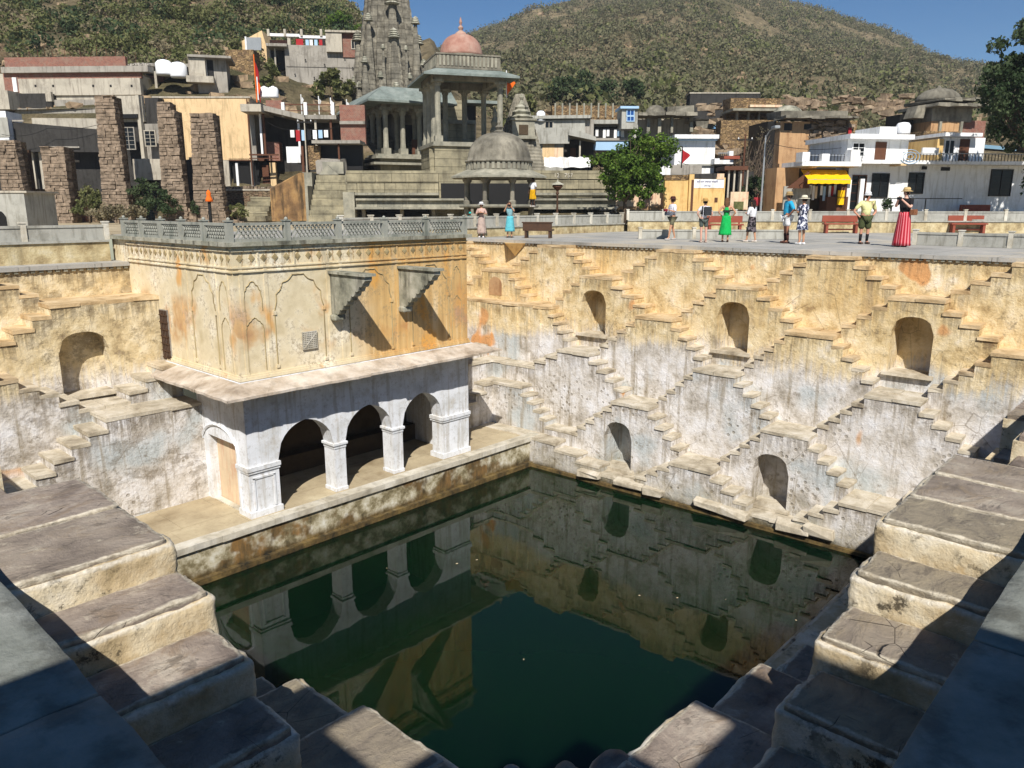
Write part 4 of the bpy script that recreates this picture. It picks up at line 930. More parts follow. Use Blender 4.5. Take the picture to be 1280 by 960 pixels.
for (lab, px, py, D, bl, mt, nl) in (
    ('broad green bush between two rubble pillars', 195, 272, 46, [(178, 235, 15, 14, 0), (200, 245, 18, 16, 0), (212, 258, 16, 12, 0), (185, 255, 16, 12, 0)], 'leafB', 3600),
    ('loose green bush left of the tallest rubble pillar', 112, 275, 45, [(112, 245, 14, 14, 0), (122, 258, 12, 12, 0), (103, 260, 10, 12, 0)], 'leafC', 1800),
    ('dry reddish scrub at the foot of the rubble pillars', 150, 280, 43, [(140, 266, 20, 8, 0), (165, 266, 18, 9, 0), (120, 270, 12, 7, 0)], 'leafD', 1700),
    ('small bush beside the stone stairs on the left', 298, 280, 44, [(298, 263, 11, 9, 0), (306, 268, 7, 6, 0)], 'leafC', 800),
    ('small bush behind the orange shrine post', 246, 272, 46, [(246, 260, 8, 7, 0)], 'leafB', 500),
    ('olive shrub growing before the big concrete wall', 415, 125, 62, [(412, 102, 17, 14, 0), (428, 112, 15, 12, 0), (398, 115, 10, 8, 0)], 'leafC', 2400),
    ('green shrub beside the porch of the concrete house', 338, 112, 60, [(338, 92, 10, 18, 0), (330, 108, 10, 10, 0)], 'leafC', 1400),
    ('spreading dark thorn tree, largest on the slope above the grey house', 728, 132, 84, [(712, 112, 22, 16, 0), (735, 108, 26, 17, 0), (757, 116, 18, 13, 0), (700, 122, 14, 9, 0)], 'leafB', 3600),
    ('small dark thorn tree right of the spreading one on the slope', 793, 126, 86, [(791, 110, 13, 14, 0), (800, 117, 9, 9, 0)], 'leafB', 1500),
    ('green thorn trees beside the orange flag', 668, 150, 70, [(655, 135, 16, 14, 0), (640, 150, 12, 12, 0)], 'leafC', 1700),
    ('tall shrub high on the left slope', 240, 52, 86, [(240, 22, 26, 20, 0), (222, 35, 20, 14, 0), (265, 30, 20, 16, 0)], 'leafC', 3400),
    ('dark thicket at the left edge of the slope', 38, 66, 80, [(15, 50, 24, 14, 0), (45, 52, 26, 16, 0), (75, 58, 16, 10, 0)], 'leafB', 3200),
    ('bright shrub at the right end of the left ridge', 432, 46, 95, [(428, 34, 20, 12, 0), (445, 38, 10, 8, 0), (405, 34, 16, 10, 0)], 'leafA', 2600)):
    rtree(lab, px, py, D, bl, 14, .075 if D < 50 else .16, nl, M[mt], .06, 'bush', 'bush')
# ================================================================ temple group
def dome_prof(r, h, n=10, bulge=1.0): return [(r*math.cos(a)**.8 if a < 1.55 else .02, h*math.sin(a)) for a in [math.pi/2*k/n for k in range(n+1)]]
# stepped plinth in front of the temple
PL = Fac(600, 46, 2, -1.0); T = PL.thing('temple_plinth', 'long stone plinth of big dressed blocks under the temple', 'plinth')
m = MB(); PL.fb(m, 432, 213, 770, 260, .35, 7); m.build('plinth_core', M['tem_block'], T); m = MB(); PL.fb(m, 432, 259.5, 770, 290, 3.5, 6.5); PL.fb(m, 551, 229, 663, 258, .2, .34); m.build('recess_shade', M['black'], T)  # black sheets stand for the shade inside the plinth recess
for (x0, x1, rows) in ((432, 548, ((216, 228), (229, 241))), (665, 770, ((213, 224), (225, 236), (237, 247)))):
    for (y0, y1) in rows:
        x = x0
        while x < x1-4:
            w_ = random.uniform(11, 24); m = MB(); PL.fb(m, x+.15, y0+.15, min(x+w_, x1)-.15, y1-.1, random.uniform(-.04, .04), .6, 0, .006); m.build('stone_block', M['tem_block'], T); x += w_
for (y0, y1, d) in ((241, 244, -.12), (248, 250.5, -.18), (250.5, 259, .05), (259, 261.5, -.35)):
    x = 432 if y0 > 245 else 432
    for (xa, xb) in ((432, 552), (662, 770)) if y0 < 248 else ((445, 580), (665, 770)):
        x = xa
        while x < xb-6:
            w_ = random.uniform(22, 40); m = MB(); PL.fb(m, x+.1, y0, min(x+w_, xb)-.1, y1, d, .7); m.build('moulding_stone', M['temple_lt'], T); x += w_
for x in (452, 500, 540, 588, 700, 735): m = MB(); PL.fb(m, x, 261, x+4, 290, .2, .6); m.build('plinth_pier', M['temple'], T)
# faded painted characters on the plinth
def text(body, F, px, py, hpx, parent, mat, d=-.02, font=None, align='CENTER', ext=.006):
    c = bpy.data.curves.new('lettering', 'FONT'); c.body = body; c.align_x = align; c.align_y = 'CENTER'; c.resolution_u = 3; u, z = F.uz(px, py)
    u2, z2 = F.uz(px, py+hpx); c.size = abs(z-z2)*1.35; c.extrude = ext
    if font: c.font = font
    o0 = bpy.data.objects.new('lettering', c); C.objects.link(o0); bpy.context.view_layer.update(); me = bpy.data.meshes.new_from_object(o0); bpy.data.objects.remove(o0); me.materials.clear(); me.materials.append(mat); o = bpy.data.objects.new('lettering', me); C.objects.link(o); o.parent = parent; o.location = (u, d, z); o.rotation_euler = (math.pi/2, 0, 0); return o
text('12   757', PL, 704, 219.5, 5.5, T, M['coping'], -.06)
# stairs at the left end of the plinth
SF = Fac(405, 45.5, 2, -1.0); T = SF.thing('stone_staircase', 'grey stone stairs left of the temple plinth', 'stone staircase')
for i in range(9):
    y = 276-i*6.6; m = MB(); SF.fb(m, 386, y-6.6, 430, 290, .3*i, .3*i+.34, 0, .006); m.build('stair_step', M['tem_block'], T)
for (x0, x1, y0, d0, d1) in ((372, 384, 214, 1.6, 3.2), (373, 385, 232, .2, 1.6), (428, 442, 216, 1.4, 3.2), (430, 444, 240, -.1, 1.4)):
    m = MB(); SF.fb(m, x0, y0, x1, 290, d0, d1); m.build('stair_cheek_wall', M['temple_lt'], T)
m = MB(); u0, z0 = SF.uz(347, 276); u1, z1 = SF.uz(378, 276); _, za = SF.uz(347, 236); _, zb = SF.uz(378, 216); m.add([(u0, -1.2, z0), (u1, 0, z1), (u1, 0, zb), (u0, -1.2, za), (u0+.2, -1.1, z0), (u1+.2, .2, z1), (u1+.2, .2, zb), (u0+.2, -1.1, za)], [(0, 1, 2, 3), (7, 6, 5, 4), (2, 6, 7, 3), (0, 3, 7, 4), (1, 5, 6, 2)])
w2 = m.build('side_wall', M['ramp'], T); w2['label'] = 'ochre streaked side wall'
m = MB(); SF.fb(m, 388, 198, 416, 214, 3.4, 3.8); m.prism([(SF.uz(386, 216)[0], SF.uz(386, 216)[1]), (SF.uz(412, 216)[0], SF.uz(412, 216)[1]), (SF.uz(398, 203)[0], SF.uz(398, 203)[1])], 2.6, 2.9); m.build('stair_head_stone', M['temple_lt'], T)
# kiosk with the big grey dome, in front
def kiosk(label, px, D, zb, zfl, zeave, rc, re, dome_r, dome_h, drum, dm, n=8, a0=22.5, mat='temple', domemat=None, finial=True, base=None, colr=.11):
    p = onD(px, HY, D); T = thing('domed_kiosk', label, 'kiosk', (p.x, p.y, 0), AZ-math.pi/2); a = math.radians(a0)
    if base: MB().lathe((0, 0, 0), [(base[0], zb), (base[0], zfl-.2)], n, a0=a).build('plinth', M['tem_block'], T)
    MB().lathe((0, 0, 0), [(rc+.35, zfl-.16), (rc+.4, zfl-.1), (rc+.4, zfl)], n, a0=a).build('floor_slab', M['temple_lt'], T)
    for i in range(n):
        t = a+2*math.pi*i/n; c = (rc*math.cos(t), rc*math.sin(t), 0); q = MB()
        if zb < zfl-.3 and not base: q.lathe(c, [(colr*1.2, zb), (colr*1.2, zfl)], 6)
        q.lathe(c, [(colr*1.6, zfl), (colr*1.6, zfl+.15), (colr, zfl+.2), (colr*.9, zeave-.35), (colr*1.7, zeave-.22), (colr*1.9, zeave-.12)], 8); q.build('column', M[mat], T)
    MB().lathe((0, 0, 0), [(rc+.12, zeave-.14), (rc+.12, zeave+.04)], n, a0=a).build('lintel_ring', M[mat], T)
    MB().lathe((0, 0, 0), [(rc+.1, zeave+.06), (re, zeave-.1), (re, zeave-.02), (rc*.95, zeave+.32)], n, a0=a).build('eave', M['temple_lt'], T)
    q = MB().lathe((0, 0, 0), [(dome_r*1.02, zeave+.3), (dome_r*1.02, zeave+.3+drum)], 24); q.build('drum', M[mat], T)
    MB().lathe((0, 0, zeave+.3+drum), [(dome_r*1.08, -.02), (dome_r*1.08, .06)]+[(r, h+.06) for r, h in dome_prof(dome_r, dome_h, 12)], 28).build('dome', M[dm], T, True)
    if finial: MB().lathe((0, 0, zeave+.3+drum+dome_h), [(.22, 0), (.3, .08), (.12, .18), (.2, .3), (.06, .42), (.09, .52), (.02, .75)], 10).build('finial', M[mat], T)
    return T
T = kiosk('broad grey domed kiosk behind the woman in turquoise', 624, 39.5, -1.2, .1, 1.44, 1.72, 2.5, 1.56, 1.35, .38, 'temple')
q = MB()
for i in range(40):
    t = 2*math.pi*i/40; q.obox((1.6*math.cos(t), 1.6*math.sin(t)), t, .035, .07, 1.76, 2.12)
tag(q.build('drum_petals', M['temple_lt'], T), kind='stuff')
# square kiosk with red dome
def sq_kiosk(label, px, D, yaw, w_, zb, zfl, zeave, over, drum, dr, dh, dm):
    F = Fac(px, D, yaw, 0); T = F.thing('domed_kiosk', label, 'kiosk'); h = w_/2
    MB().box(-h-.3, h+.3, -h-.3, h+.3, zb, zfl-.25).build('plinth', M['tem_block'], T)
    for k, (e, z0, z1) in enumerate(((.45, zfl-.25, zfl-.15), (.38, zfl-.15, zfl))): MB().box(-h-e, h+e, -h-e, h+e, z0, z1).build('plinth_moulding', M['temple_lt'], T)
    for x in (-h, -h*.33, h*.33, h):
        for y in (-h, h) if abs(x) < h else (-h, -h*.33, h*.33, h):
            if abs(x) < h and y == -h: continue
            if x == h and abs(y) < h: continue
            q = MB(); s = .17; q.box(x-s*1.35, x+s*1.35, y-s*1.35, y+s*1.35, zfl, zfl+.35); q.lathe((x, y, 0), [(s*1.15, zfl+.35), (s, zfl+.6), (s, zeave-.7), (s*1.3, zeave-.62), (s*1.3, zeave-.5)], 8)
            q.box(x-s*2.1, x+s*2.1, y-s*1.2, y+s*1.2, zeave-.5, zeave-.36); q.box(x-s*1.2, x+s*1.2, y-s*2.1, y+s*2.1, zeave-.501, zeave-.36); q.build('column', M['temple_lt'], T)
    q = MB(); q.box(-h-.2, h+.2, -h-.2, -h+.2, zeave-.36, zeave+.05); q.box(-h-.2, h+.2, h-.2, h+.2, zeave-.36, zeave+.05); q.box(-h-.2, -h+.2, -h+.2, h-.2, zeave-.36, zeave+.05); q.box(h-.2, h+.2, -h+.2, h-.2, zeave-.36, zeave+.05); q.build('lintel', M['temple'], T)
    MB().lathe((0, 0, 0), [((h+.15)*2**.5, zeave+.06), ((h+over)*2**.5, zeave-.22), ((h+over)*2**.5, zeave-.1), ((h)*2**.5, zeave+.3)], 4, a0=math.pi/4).build('eave', M['greyslab'], T)
    q = MB(); q.box(-h, h, -h, h, zeave+.28, zeave+.28+drum); q.box(-h-.1, h+.1, -h-.1, h+.1, zeave+.28, zeave+.4); q.box(-h-.06, h+.06, -h-.06, h+.06, zeave+.2+drum, zeave+.28+drum+.002); q.build('parapet_drum', M['temple'], T)
    q = MB()
    for s in (-1, 1):
        for i in range(int(w_/.24)): x = -h+.12+i*.24; q.box(x, x+.12, s*(h+.03)-.03, s*(h+.03)+.03, zeave+.45, zeave+.15+drum); q.box(s*(h+.03)-.03, s*(h+.03)+.03, x, x+.12, zeave+.45, zeave+.15+drum)
    tag(q.build('drum_panels', M['temple_lt'], T), kind='stuff')
    zz = zeave+.28+drum
    MB().lathe((0, 0, zz), [(dr*1.16, 0), (dr*1.16, .12), (dr*1.02, .16)], 28).build('dome_ring', M['temple_lt'], T)
    MB().lathe((0, 0, zz+.15), dome_prof(dr, dh, 14), 32, ribs=16, ra=.012).build('dome', M[dm], T, True)
    MB().lathe((0, 0, zz+.1+dh), [(.42, -.05), (.3, .12), (.1, .25), (.17, .4), (.05, .55), (.1, .7), (.02, 1.0)], 10).build('finial', M['reddome'], T)
    return T
sq_kiosk('tall pillared kiosk with faded red dome', 579, 50, 17, 3.8, -1, 3.72, 7.55, .95, .85, 1.3, 1.3, 'reddome')
# second lower platform joining it to the front
BL = Fac(560, 47.6, 8, -1); T = BL.thing('temple_terrace', 'blocky stone terrace under the red domed kiosk', 'terrace')
m = MB(); BL.fb(m, 538, 186, 590, 290, .2, 3); m.build('terrace_core', M['tem_block'], T)
for r in range(4):
    x = 538
    while x < 588: w_ = random.uniform(11, 20); m = MB(); BL.fb(m, x+.1, 187+r*10, min(x+w_, 590)-.1, 196.7+r*10, random.uniform(-.03, .03), .3, 0, .005); m.build('stone_block', M['tem_block'], T); x += w_
for x in (562, 590, 612): m = MB(); BL.fb(m, x, 229, x+3, 258, -.3, 0); m.build('hall_post', M['temple'], T)
m = MB(); BL.fb(m, 548, 224, 590, 229, -1.0, .5); m.build('hall_eave', M['greyslab'], T)
# pillared hall of the temple
MH = Fac(508, 54, 25, -1); T = MH.thing('temple_hall', 'pillared temple hall with sloping grey eave slabs', 'temple hall')
u0, u1, zb_, zt_ = MH.rect(482, 128, 545, 194)
m = MB(); m.box(u0-.6, u1+1, -.6, 8.5, 0, zb_-.3); m.build('hall_plinth', M['tem_block'], T)
for e, a, b in ((1.0, -.3, -.15), (.8, -.15, .0), (1.2, -.7, -.55)): MB().box(u0-e, u1+e, -e, 8.8, zb_+a, zb_+b).build('plinth_moulding', M['temple_lt'], T)
for (x, y) in [(u0+(u1-u0)*i/3, 0) for i in range(4)]+[(u0, 1.6), (u0, 3.2), (u0, 4.8), (u0, 6.4), (u0, 8.0), (u0+1.2, 1.5), (u0+2.5, 1.5)]:
    q = MB(); q.box(x-.26, x+.26, y-.26, y+.26, zb_, zb_+.4); q.lathe((x, y, 0), [(.2, zb_+.4), (.17, zb_+.8), (.17, zt_-.9), (.23, zt_-.8), (.26, zt_-.6)], 8); q.box(x-.4, x+.4, y-.24, y+.24, zt_-.6, zt_-.42); q.box(x-.22, x+.22, y-.42, y+.42, zt_-.601, zt_-.42); q.build('column', M['temple_lt'], T)
MB().box(u0-.3, u1+.5, -.3, 8.4, zt_-.42, zt_+.12).build('lintel', M['temple'], T)
MB().box(u0+1.4, u1, 2.6, 6.4, zb_, zt_-.42).build('inner_wall', M['temple'], T)
MB().box(u0+2.0, u0+2.9, 2.55, 2.62, zb_, zb_+2.2).build('doorway', M['black'], T)
MB().box(u0+2.1, u0+2.8, .9, 1.0, zb_, zb_+1.1).build('door_gate', M['rust'], T)
q = MB(); zz = zt_+.12
q.add([(u0-1.5, -1.5, zz-.35), (u1+1, -1.5, zz-.35), (u1+1, 9.5, zz-.35), (u0-1.5, 9.5, zz-.35), (u0-.2, -.2, zz+.75), (u1+1, -.2, zz+.75), (u1+1, 8.4, zz+.75), (u0-.2, 8.4, zz+.75), (u0-1.5, -1.5, zz-.22), (u1+1, -1.5, zz-.22), (u0-1.5, 9.5, zz-.22)],
      [(0, 3, 2, 1), (8, 9, 5, 4), (0, 1, 9, 8), (8, 4, 7, 10), (0, 8, 10, 3), (4, 5, 6, 7)]); q.build('sloping_eave', M['greyslab'], T)
# carved tower
def spire(T, cx, cy, z0, z1, w_, prof=None, name='tower_body', ribs=True, mat='spire'):
    m = MB(); n = 46; vs = []; fs = []
    base = []
    for s in range(4):     # stepped square outline with projecting centre and offsets
        pts = [(-1, -.62), (-1.0, -.62), (-.9, -.62)]
        for (a, b) in ((-.78, -.78), (-.78, -.52), (-.90, -.52), (-.90, -.26), (-1.0, -.26), (-1.0, .26), (-.90, .26), (-.90, .52), (-.78, .52)):
            c, sn = math.cos(s*math.pi/2), math.sin(s*math.pi/2); x, y = b, a; base.append((x*c-y*sn, x*sn+y*c))
    K = len(base)
    for j in range(n+1):
        t = j/n; r = w_/2*(1-.06*t-.76*t**1.35)*(1.012 if j % 2 else .985); z = z0+(z1-z0)*t
        for (x, y) in base: vs.append((cx+x*r, cy+y*r, z))
    for j in range(n):
        for i in range(K): a = j*K+i; b = j*K+(i+1) % K; fs.append((a, b, b+K, a+K))
    fs.append(tuple(n*K+i for i in range(K))); m.add(vs, fs); m.build(name, M[mat], T)
def amalaka(T, cx, cy, z, r):
    m = MB(); pr = []
    for k in range(4): pr += [(r*(1-.13*k)*.8, k*r*.34), (r*(1-.13*k), k*r*.34+r*.1), (r*(1-.13*k)*.8, k*r*.34+r*.24)]
    pr.append((.03, 4.6*r*.34)); m.lathe((cx, cy, z), pr, 12, ribs=12, ra=.03); m.build('ribbed_cap', M['bracket'], T)
SP = Fac(500, 61, 17, -1); T = SP.thing('temple_tower', 'tall carved curvilinear temple tower cut by the top edge', 'temple tower')
_, zb_ = SP.uz(499, 165); W0 = 6.5; cy = 3.25
MB().box(-W0/2, W0/2, 0, W0, 0, zb_).build('tower_base', M['temple'], T)
for k in range(7): e = .12 if k % 2 else -.04; MB().box(-W0/2-e-.1, W0/2+e+.1, -e-.1, W0+e+.1, zb_-.9+.28*k, zb_-.9+.28*(k+1)-.002).build('base_moulding', M['temple_lt'], T)
spire(T, 0, cy, zb_+1.0, zb_+16, W0*.86)
for (x, y, w_, z1) in ((0, .75, 1.7, 9.4), (0, .3, 1.35, 7.0), (0, -.05, .95, 3.4), (-2.3, cy, 1.5, 7.2), (-2.7, cy, .9, 4.2), (-1.75, .95, 1.0, 8.2), (1.75, .95, 1.0, 8.2), (-2.2, .45, .85, 5.2), (2.2, .45, .85, 5.2), (2.3, cy, 1.5, 7.2), (-1.1, .25, .75, 4.2), (1.1, .25, .75, 4.2), (-.85, .2, .5, 6.2), (.85, .2, .5, 6.2), (-2.55, 1.6, .8, 3.6), (2.55, 1.6, .8, 3.6), (-1.65, .15, .5, 2.6), (1.65, .15, .5, 2.6)):
    spire(T, x, y, zb_+.2, zb_+z1, w_, name='small_spire'); amalaka(T, x, y, zb_+z1-.35, w_*.3+.06)
m = MB(); m.box(-.75, .75, -.9, .3, zb_-.9, zb_-.7); m.box(-.7, -.5, -.8, -.6, zb_-.7, zb_+.1); m.box(.5, .7, -.8, -.6, zb_-.7, zb_+.1); m.box(-.85, .85, -1.0, .3, zb_+.1, zb_+.25); m.build('tower_porch', M['temple_lt'], T)
MB().box(-.45, .45, -.14, -.1, zb_-.7, zb_+.1).build('porch_opening', M['black'], T)
# little shrine towers right of the domes
LS = Fac(655, 51, 10, -1); T = LS.thing('shrine_tower', 'small tiered shrine tower right of the grey domed kiosk', 'shrine')
def sc(px, py): return LS.uz(px, py)
u, zt_ = sc(655, 214); _, z1 = sc(655, 168); spire(T, u, 1.6, 0, 0.01, .1, name='tower_foot'); m = MB(); m.box(u-1.5, u+1.5, .1, 3.1, 0, zt_); m.build('shrine_base', M['temple'], T)
spire(T, u, 1.6, zt_, z1+2.6, 3.3, name='curved_roof', mat='temple')
_, z2 = sc(655, 150); _, z3 = sc(655, 126)
m = MB(); m.box(u-.72, u+.72, .2, 1.5, z1-.2, z2); m.box(u-.85, u+.85, .1, 1.6, z2, z2+.12); m.box(u-.85, u+.85, .1, 1.6, z1-.25, z1-.1); m.build('shrine_body', M['temple_lt'], T)
MB().box(u-.3, u+.3, .16, .22, z1, z1+.6).build('shrine_niche', M['dark'], T)
MB().lathe((u, .85, z2+.1), [(.6, 0), (.75, .15), (.5, .3), (.62, .45), (.38, .62), (.46, .75), (.2, .95), (.08, 1.2), (.15, 1.35), (.02, 1.6)], 10).build('tiered_top', M['bracket'], T)
LS2 = Fac(620, 50.5, 10, -1); T = LS2.thing('shrine_finial', 'slim carved stone finial between red and grey domes', 'finial')
u, za = LS2.uz(620, 176); _, zb2 = LS2.uz(620, 132); h = zb2-za
MB().box(u-.45, u+.45, 0, .9, 0, za).build('finial_base', M['temple'], T)
MB().lathe((u, .45, za), [(.5, 0), (.4, .1*h), (.25, .18*h), (.33, .3*h), (.2, .42*h), (.27, .55*h), (.12, .7*h), (.16, .8*h), (.02, h)], 10).build('finial_shaft', M['temple_lt'], T)
LS3 = Fac(552, 52, 17, -1); T = LS3.thing('temple_shrine', 'squat block shrine seen between the pillars of the red domed kiosk', 'shrine')
m = MB(); LS3.fb(m, 562, 150, 606, 190, 2.6, 4); m.build('shrine_body', M['tem_block'], T); m = MB(); LS3.fb(m, 562, 145, 606, 150, 2.4, 4.2); m.build('shrine_ledge', M['temple_lt'], T); m = MB(); LS3.fb(m, 556, 112, 566, 188, 3.2, 3.6); LS3.fb(m, 584, 122, 616, 186, 4.4, 5.0); m.build('rear_shade_wall', M['darkconc'], T); m = MB(); LS3.fb(m, 600, 117, 640, 121, 3.4, 5.2); m.build('rear_eave', M['greyslab'], T); m = MB(); LS3.fb(m, 568, 118, 592, 145, 2.8, 4); m.build('shrine_top', M['tem_block'], T)  # dark sheets added for the shade behind the kiosk pillars
# ================================================================ houses on the left
M['pstone'] = m_stone('brown_pillar_stone', ('5a4f43', '7a6b5a', '958370', 'ac9981'), 3.5, 0, .1, .05)
def part(F, T, nm, mat, *rs, j=0, bevel=0, kind=None):
    m = MB()
    for (x0, y0, x1, y1, d0, d1) in rs: F.fb(m, x0, y0, x1, y1, d0, d1, 0, j)
    o = m.build(nm, M[mat], T, bevel=bevel)
    if kind: o['kind'] = kind
    return o
def window(F, T, x0, y0, x1, y1, d=0, fr='bwhite', gl='glass', bars=0, name='window'):
    u0, u1, z0, z1 = F.rect(x0, y0, x1, y1); w_ = .06; m = MB()
    for b in ((u0-w_, u1+w_, z0-w_, z0), (u0-w_, u1+w_, z1, z1+w_), (u0-w_, u0, z0, z1), (u1, u1+w_, z0, z1), ((u0+u1)/2-.02, (u0+u1)/2+.02, z0, z1)): m.box(b[0], b[1], d-.05, d+.02, b[2], b[3])
    for i in range(bars): z = z0+(z1-z0)*(i+1)/(bars+1); m.box(u0, u1, d-.03, d-.01, z-.012, z+.012)
    o = m.build(name, M[fr], T); MB().box(u0, u1, d-.012, d-.004, z0, z1).build('pane', M[gl], o); return o
F = Fac(90, 58, -3, -1); T = F.thing('unfinished_house', 'long unfinished house with red brick bands and a row of wall holes', 'house')
part(F, T, 'wall', 'concrete2', (5, 91, 174, 262, .1, 6)); part(F, T, 'brick_band', 'brick', (2, 70, 154, 84, .3, .6)); part(F, T, 'ledge', 'concrete', (4, 83.5, 187, 91, -.25, .6))
part(F, T, 'brick_band', 'brick', (5, 91, 176, 98, .04, .3)); part(F, T, 'brick_pier', 'brick', (5, 91, 24, 118, .02, .3)); part(F, T, 'drain_pipe', 'bwhite', (17, 97, 22, 115, -.1, .02))
part(F, T, 'concrete_band', 'concrete2', (24, 98, 176, 119, -.05, .3))
for x in (45, 67, 117, 139, 165): part(F, T, 'wall_hole', 'black', (x-1.2, 106, x+1.2, 109, -.062, -.05))
part(F, T, 'lower_wall', 'concrete', (68, 125, 178, 150, -.25, .3)); part(F, T, 'lower_wall', 'creamwall', (60, 148, 128, 160, -.4, .1)); part(F, T, 'window_opening', 'black', (97, 149, 104, 158, -.42, -.4))
part(F, T, 'side_box', 'concrete2', (14, 117, 30, 140, -1.6, .2)); part(F, T, 'shed_recess', 'darkconc', (30, 118, 70, 137, -.5, .1)); part(F, T, 'shed_sill', 'concrete', (28, 137, 130, 146, -.8, .1)); part(F, T, 'shed_post', 'concrete2', (63, 116, 70, 128, -.55, -.3))
F = Fac(205, 60, 6, -1); T = F.thing('shed', 'dark open shed with flat roof between brick house and cream wall', 'shed')
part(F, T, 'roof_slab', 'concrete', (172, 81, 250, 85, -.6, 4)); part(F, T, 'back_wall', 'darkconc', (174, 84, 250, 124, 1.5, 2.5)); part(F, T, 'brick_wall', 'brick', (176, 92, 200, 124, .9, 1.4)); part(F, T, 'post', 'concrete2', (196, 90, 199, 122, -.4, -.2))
F = Fac(262, 59, 14, -1); T = F.thing('small_house', 'small grey rooftop house with open dark doorway', 'house')
part(F, T, 'wall', 'concrete', (252, 72, 289, 262, .4, 3)); part(F, T, 'front_wall', 'concrete2', (236, 73, 257, 96, -.2, .5)); part(F, T, 'roof_slab', 'concrete', (235, 70, 289, 73, -.4, 3)); part(F, T, 'doorway', 'black', (258, 74, 266, 95, .36, .41)); part(F, T, 'door_frame', 'bwhite', (256, 73.5, 258, 95, .3, .42)); part(F, T, 'floor_slab', 'concrete2', (234, 96, 268, 104, -.5, .4))
for x, y in ((205, 83), (223, 86)):
    p = onD(x, y, 58.5); t = thing('water_tank', 'white plastic water tank on the shed roof, '+('left one' if x < 210 else 'right one'), 'water tank', tuple(p)); MB().lathe((0, 0, -.6), [(.55, 0), (.58, .1), (.58, .8), (.4, .98), (.15, 1.05)], 14).build('tank_body', M['tank'], t, True); MB().lathe((0, 0, .42), [(.16, 0), (.16, .1)], 10).build('lid', M['black'], t)
# dark soot stained building and grey gables
F = Fac(70, 50, 4, -1); T = F.thing('soot_stained_building', 'black soot stained low building with sloping roof edge behind rubble pillars', 'building')
u0, z0 = F.uz(10, 152); u1, z1 = F.uz(128, 162); _, zb_ = F.uz(70, 190); m = MB(); m.prism([(u0, zb_), (u1, zb_), (u1, z1), (u0, z0)], 0, .3); m.build('roof_fascia', M['darkconc'], T)
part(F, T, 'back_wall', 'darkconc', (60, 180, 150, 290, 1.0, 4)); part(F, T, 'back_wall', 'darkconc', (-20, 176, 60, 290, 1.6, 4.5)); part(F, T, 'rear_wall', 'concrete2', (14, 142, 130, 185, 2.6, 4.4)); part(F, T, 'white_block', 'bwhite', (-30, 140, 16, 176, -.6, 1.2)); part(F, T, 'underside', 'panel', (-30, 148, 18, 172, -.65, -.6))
for x in (30, 36, 46): part(F, T, 'inner_post', 'concrete2', (x, 184, x+3, 250, .5, .7))
part(F, T, 'fascia_line', 'concrete', (12, 150, 30, 152, -.06, 0), (55, 183, 100, 185, -.1, 0))
F = Fac(160, 51, -4, -1); T = F.thing('grey_gable_house', 'narrow grey house with dark open side between two rubble pillars', 'house')
part(F, T, 'gable_wall', 'concrete2', (140, 119, 176, 152, .2, .5)); part(F, T, 'dark_front', 'darkconc', (146, 143, 178, 240, .3, 4)); part(F, T, 'corner_post', 'concrete2', (174, 119, 178, 200, -.1, .2)); part(F, T, 'dark_wall', 'darkconc', (178, 121, 195, 160, .4, 4)); part(F, T, 'brown_wall', 'concrete', (178, 154, 202, 200, .3, 3)); part(F, T, 'low_wall', 'concrete2', (170, 199, 210, 225, -.3, .1)); part(F, T, 'roof_edge', 'black', (148, 143, 174, 148, -.2, .3)); part(F, T, 'dark_front', 'darkconc', (174, 199, 250, 290, .5, 2)); part(F, T, 'low_rubble', 'rubble', (90, 262, 180, 290, -3.4, -3.0))
# rubble pillars: courses of uneven stones
def pillar(label, x0, x1, y0, y1, D, lean=0, taper=0):
    F = Fac((x0+x1)/2, D, random.uniform(-4, 4), -1); T = F.thing('rubble_pillar', label, 'rubble pillar', 'rubble pillars on the left'); u0, u1, zb_, zt_ = F.rect(x0, y0, x1, y1); zb_ = min(zb_, 0)
    z = zb_; k = 0; m2 = MB(); m2.box(u0+.08, u1-.08, .08, 1.1, zb_, zt_-.05); m2.build('rubble_core', M['rubble'], T)
    meshes = MB()
    while z < zt_-.05:
        hh = random.uniform(.13, .24); x = u0-taper*(1-(z-zb_)/(zt_-zb_))*.3; xe = u1+taper*(1-(z-zb_)/(zt_-zb_))*.3
        while x < xe-.1:
            w_ = random.uniform(.25, .6); e = min(x+w_, xe); meshes.box(x+.012, e-.012, random.uniform(-.06, .03), .5, z+.012, min(z+hh, zt_)-.008, 0, .02); x = e
        for y in (.1, .5): meshes.box(u0-random.uniform(-.02, .05), u0+.2, y, y+.38, z+.01, min(z+hh, zt_)-.01, 0, .02)
        z += hh
    o = meshes.build('pillar_stones', M['pstone'], T); o['kind'] = 'stuff'
pillar('tallest rubble pillar, rising left of the broad bush', 127, 150, 119, 275, 46.5, taper=1)
pillar('shorter rubble pillar right of the broad bush', 203, 224, 137, 272, 47, taper=1)
pillar('rubble pillar standing before the cream wall', 243, 271, 141, 268, 46, taper=1)
pillar('narrow rubble pillar partly behind the second one', 197, 214, 127, 165, 48)
pillar('ruined rubble pillar at the far left edge', 3, 24, 175, 262, 45, taper=1)
pillar('ruined rubble pillar under the black roof edge', 56, 86, 183, 280, 45.5)
F = Fac(250, 52, 0, -1); T = F.thing('cream_walled_building', 'building with big blank cream wall behind a rubble pillar', 'building')
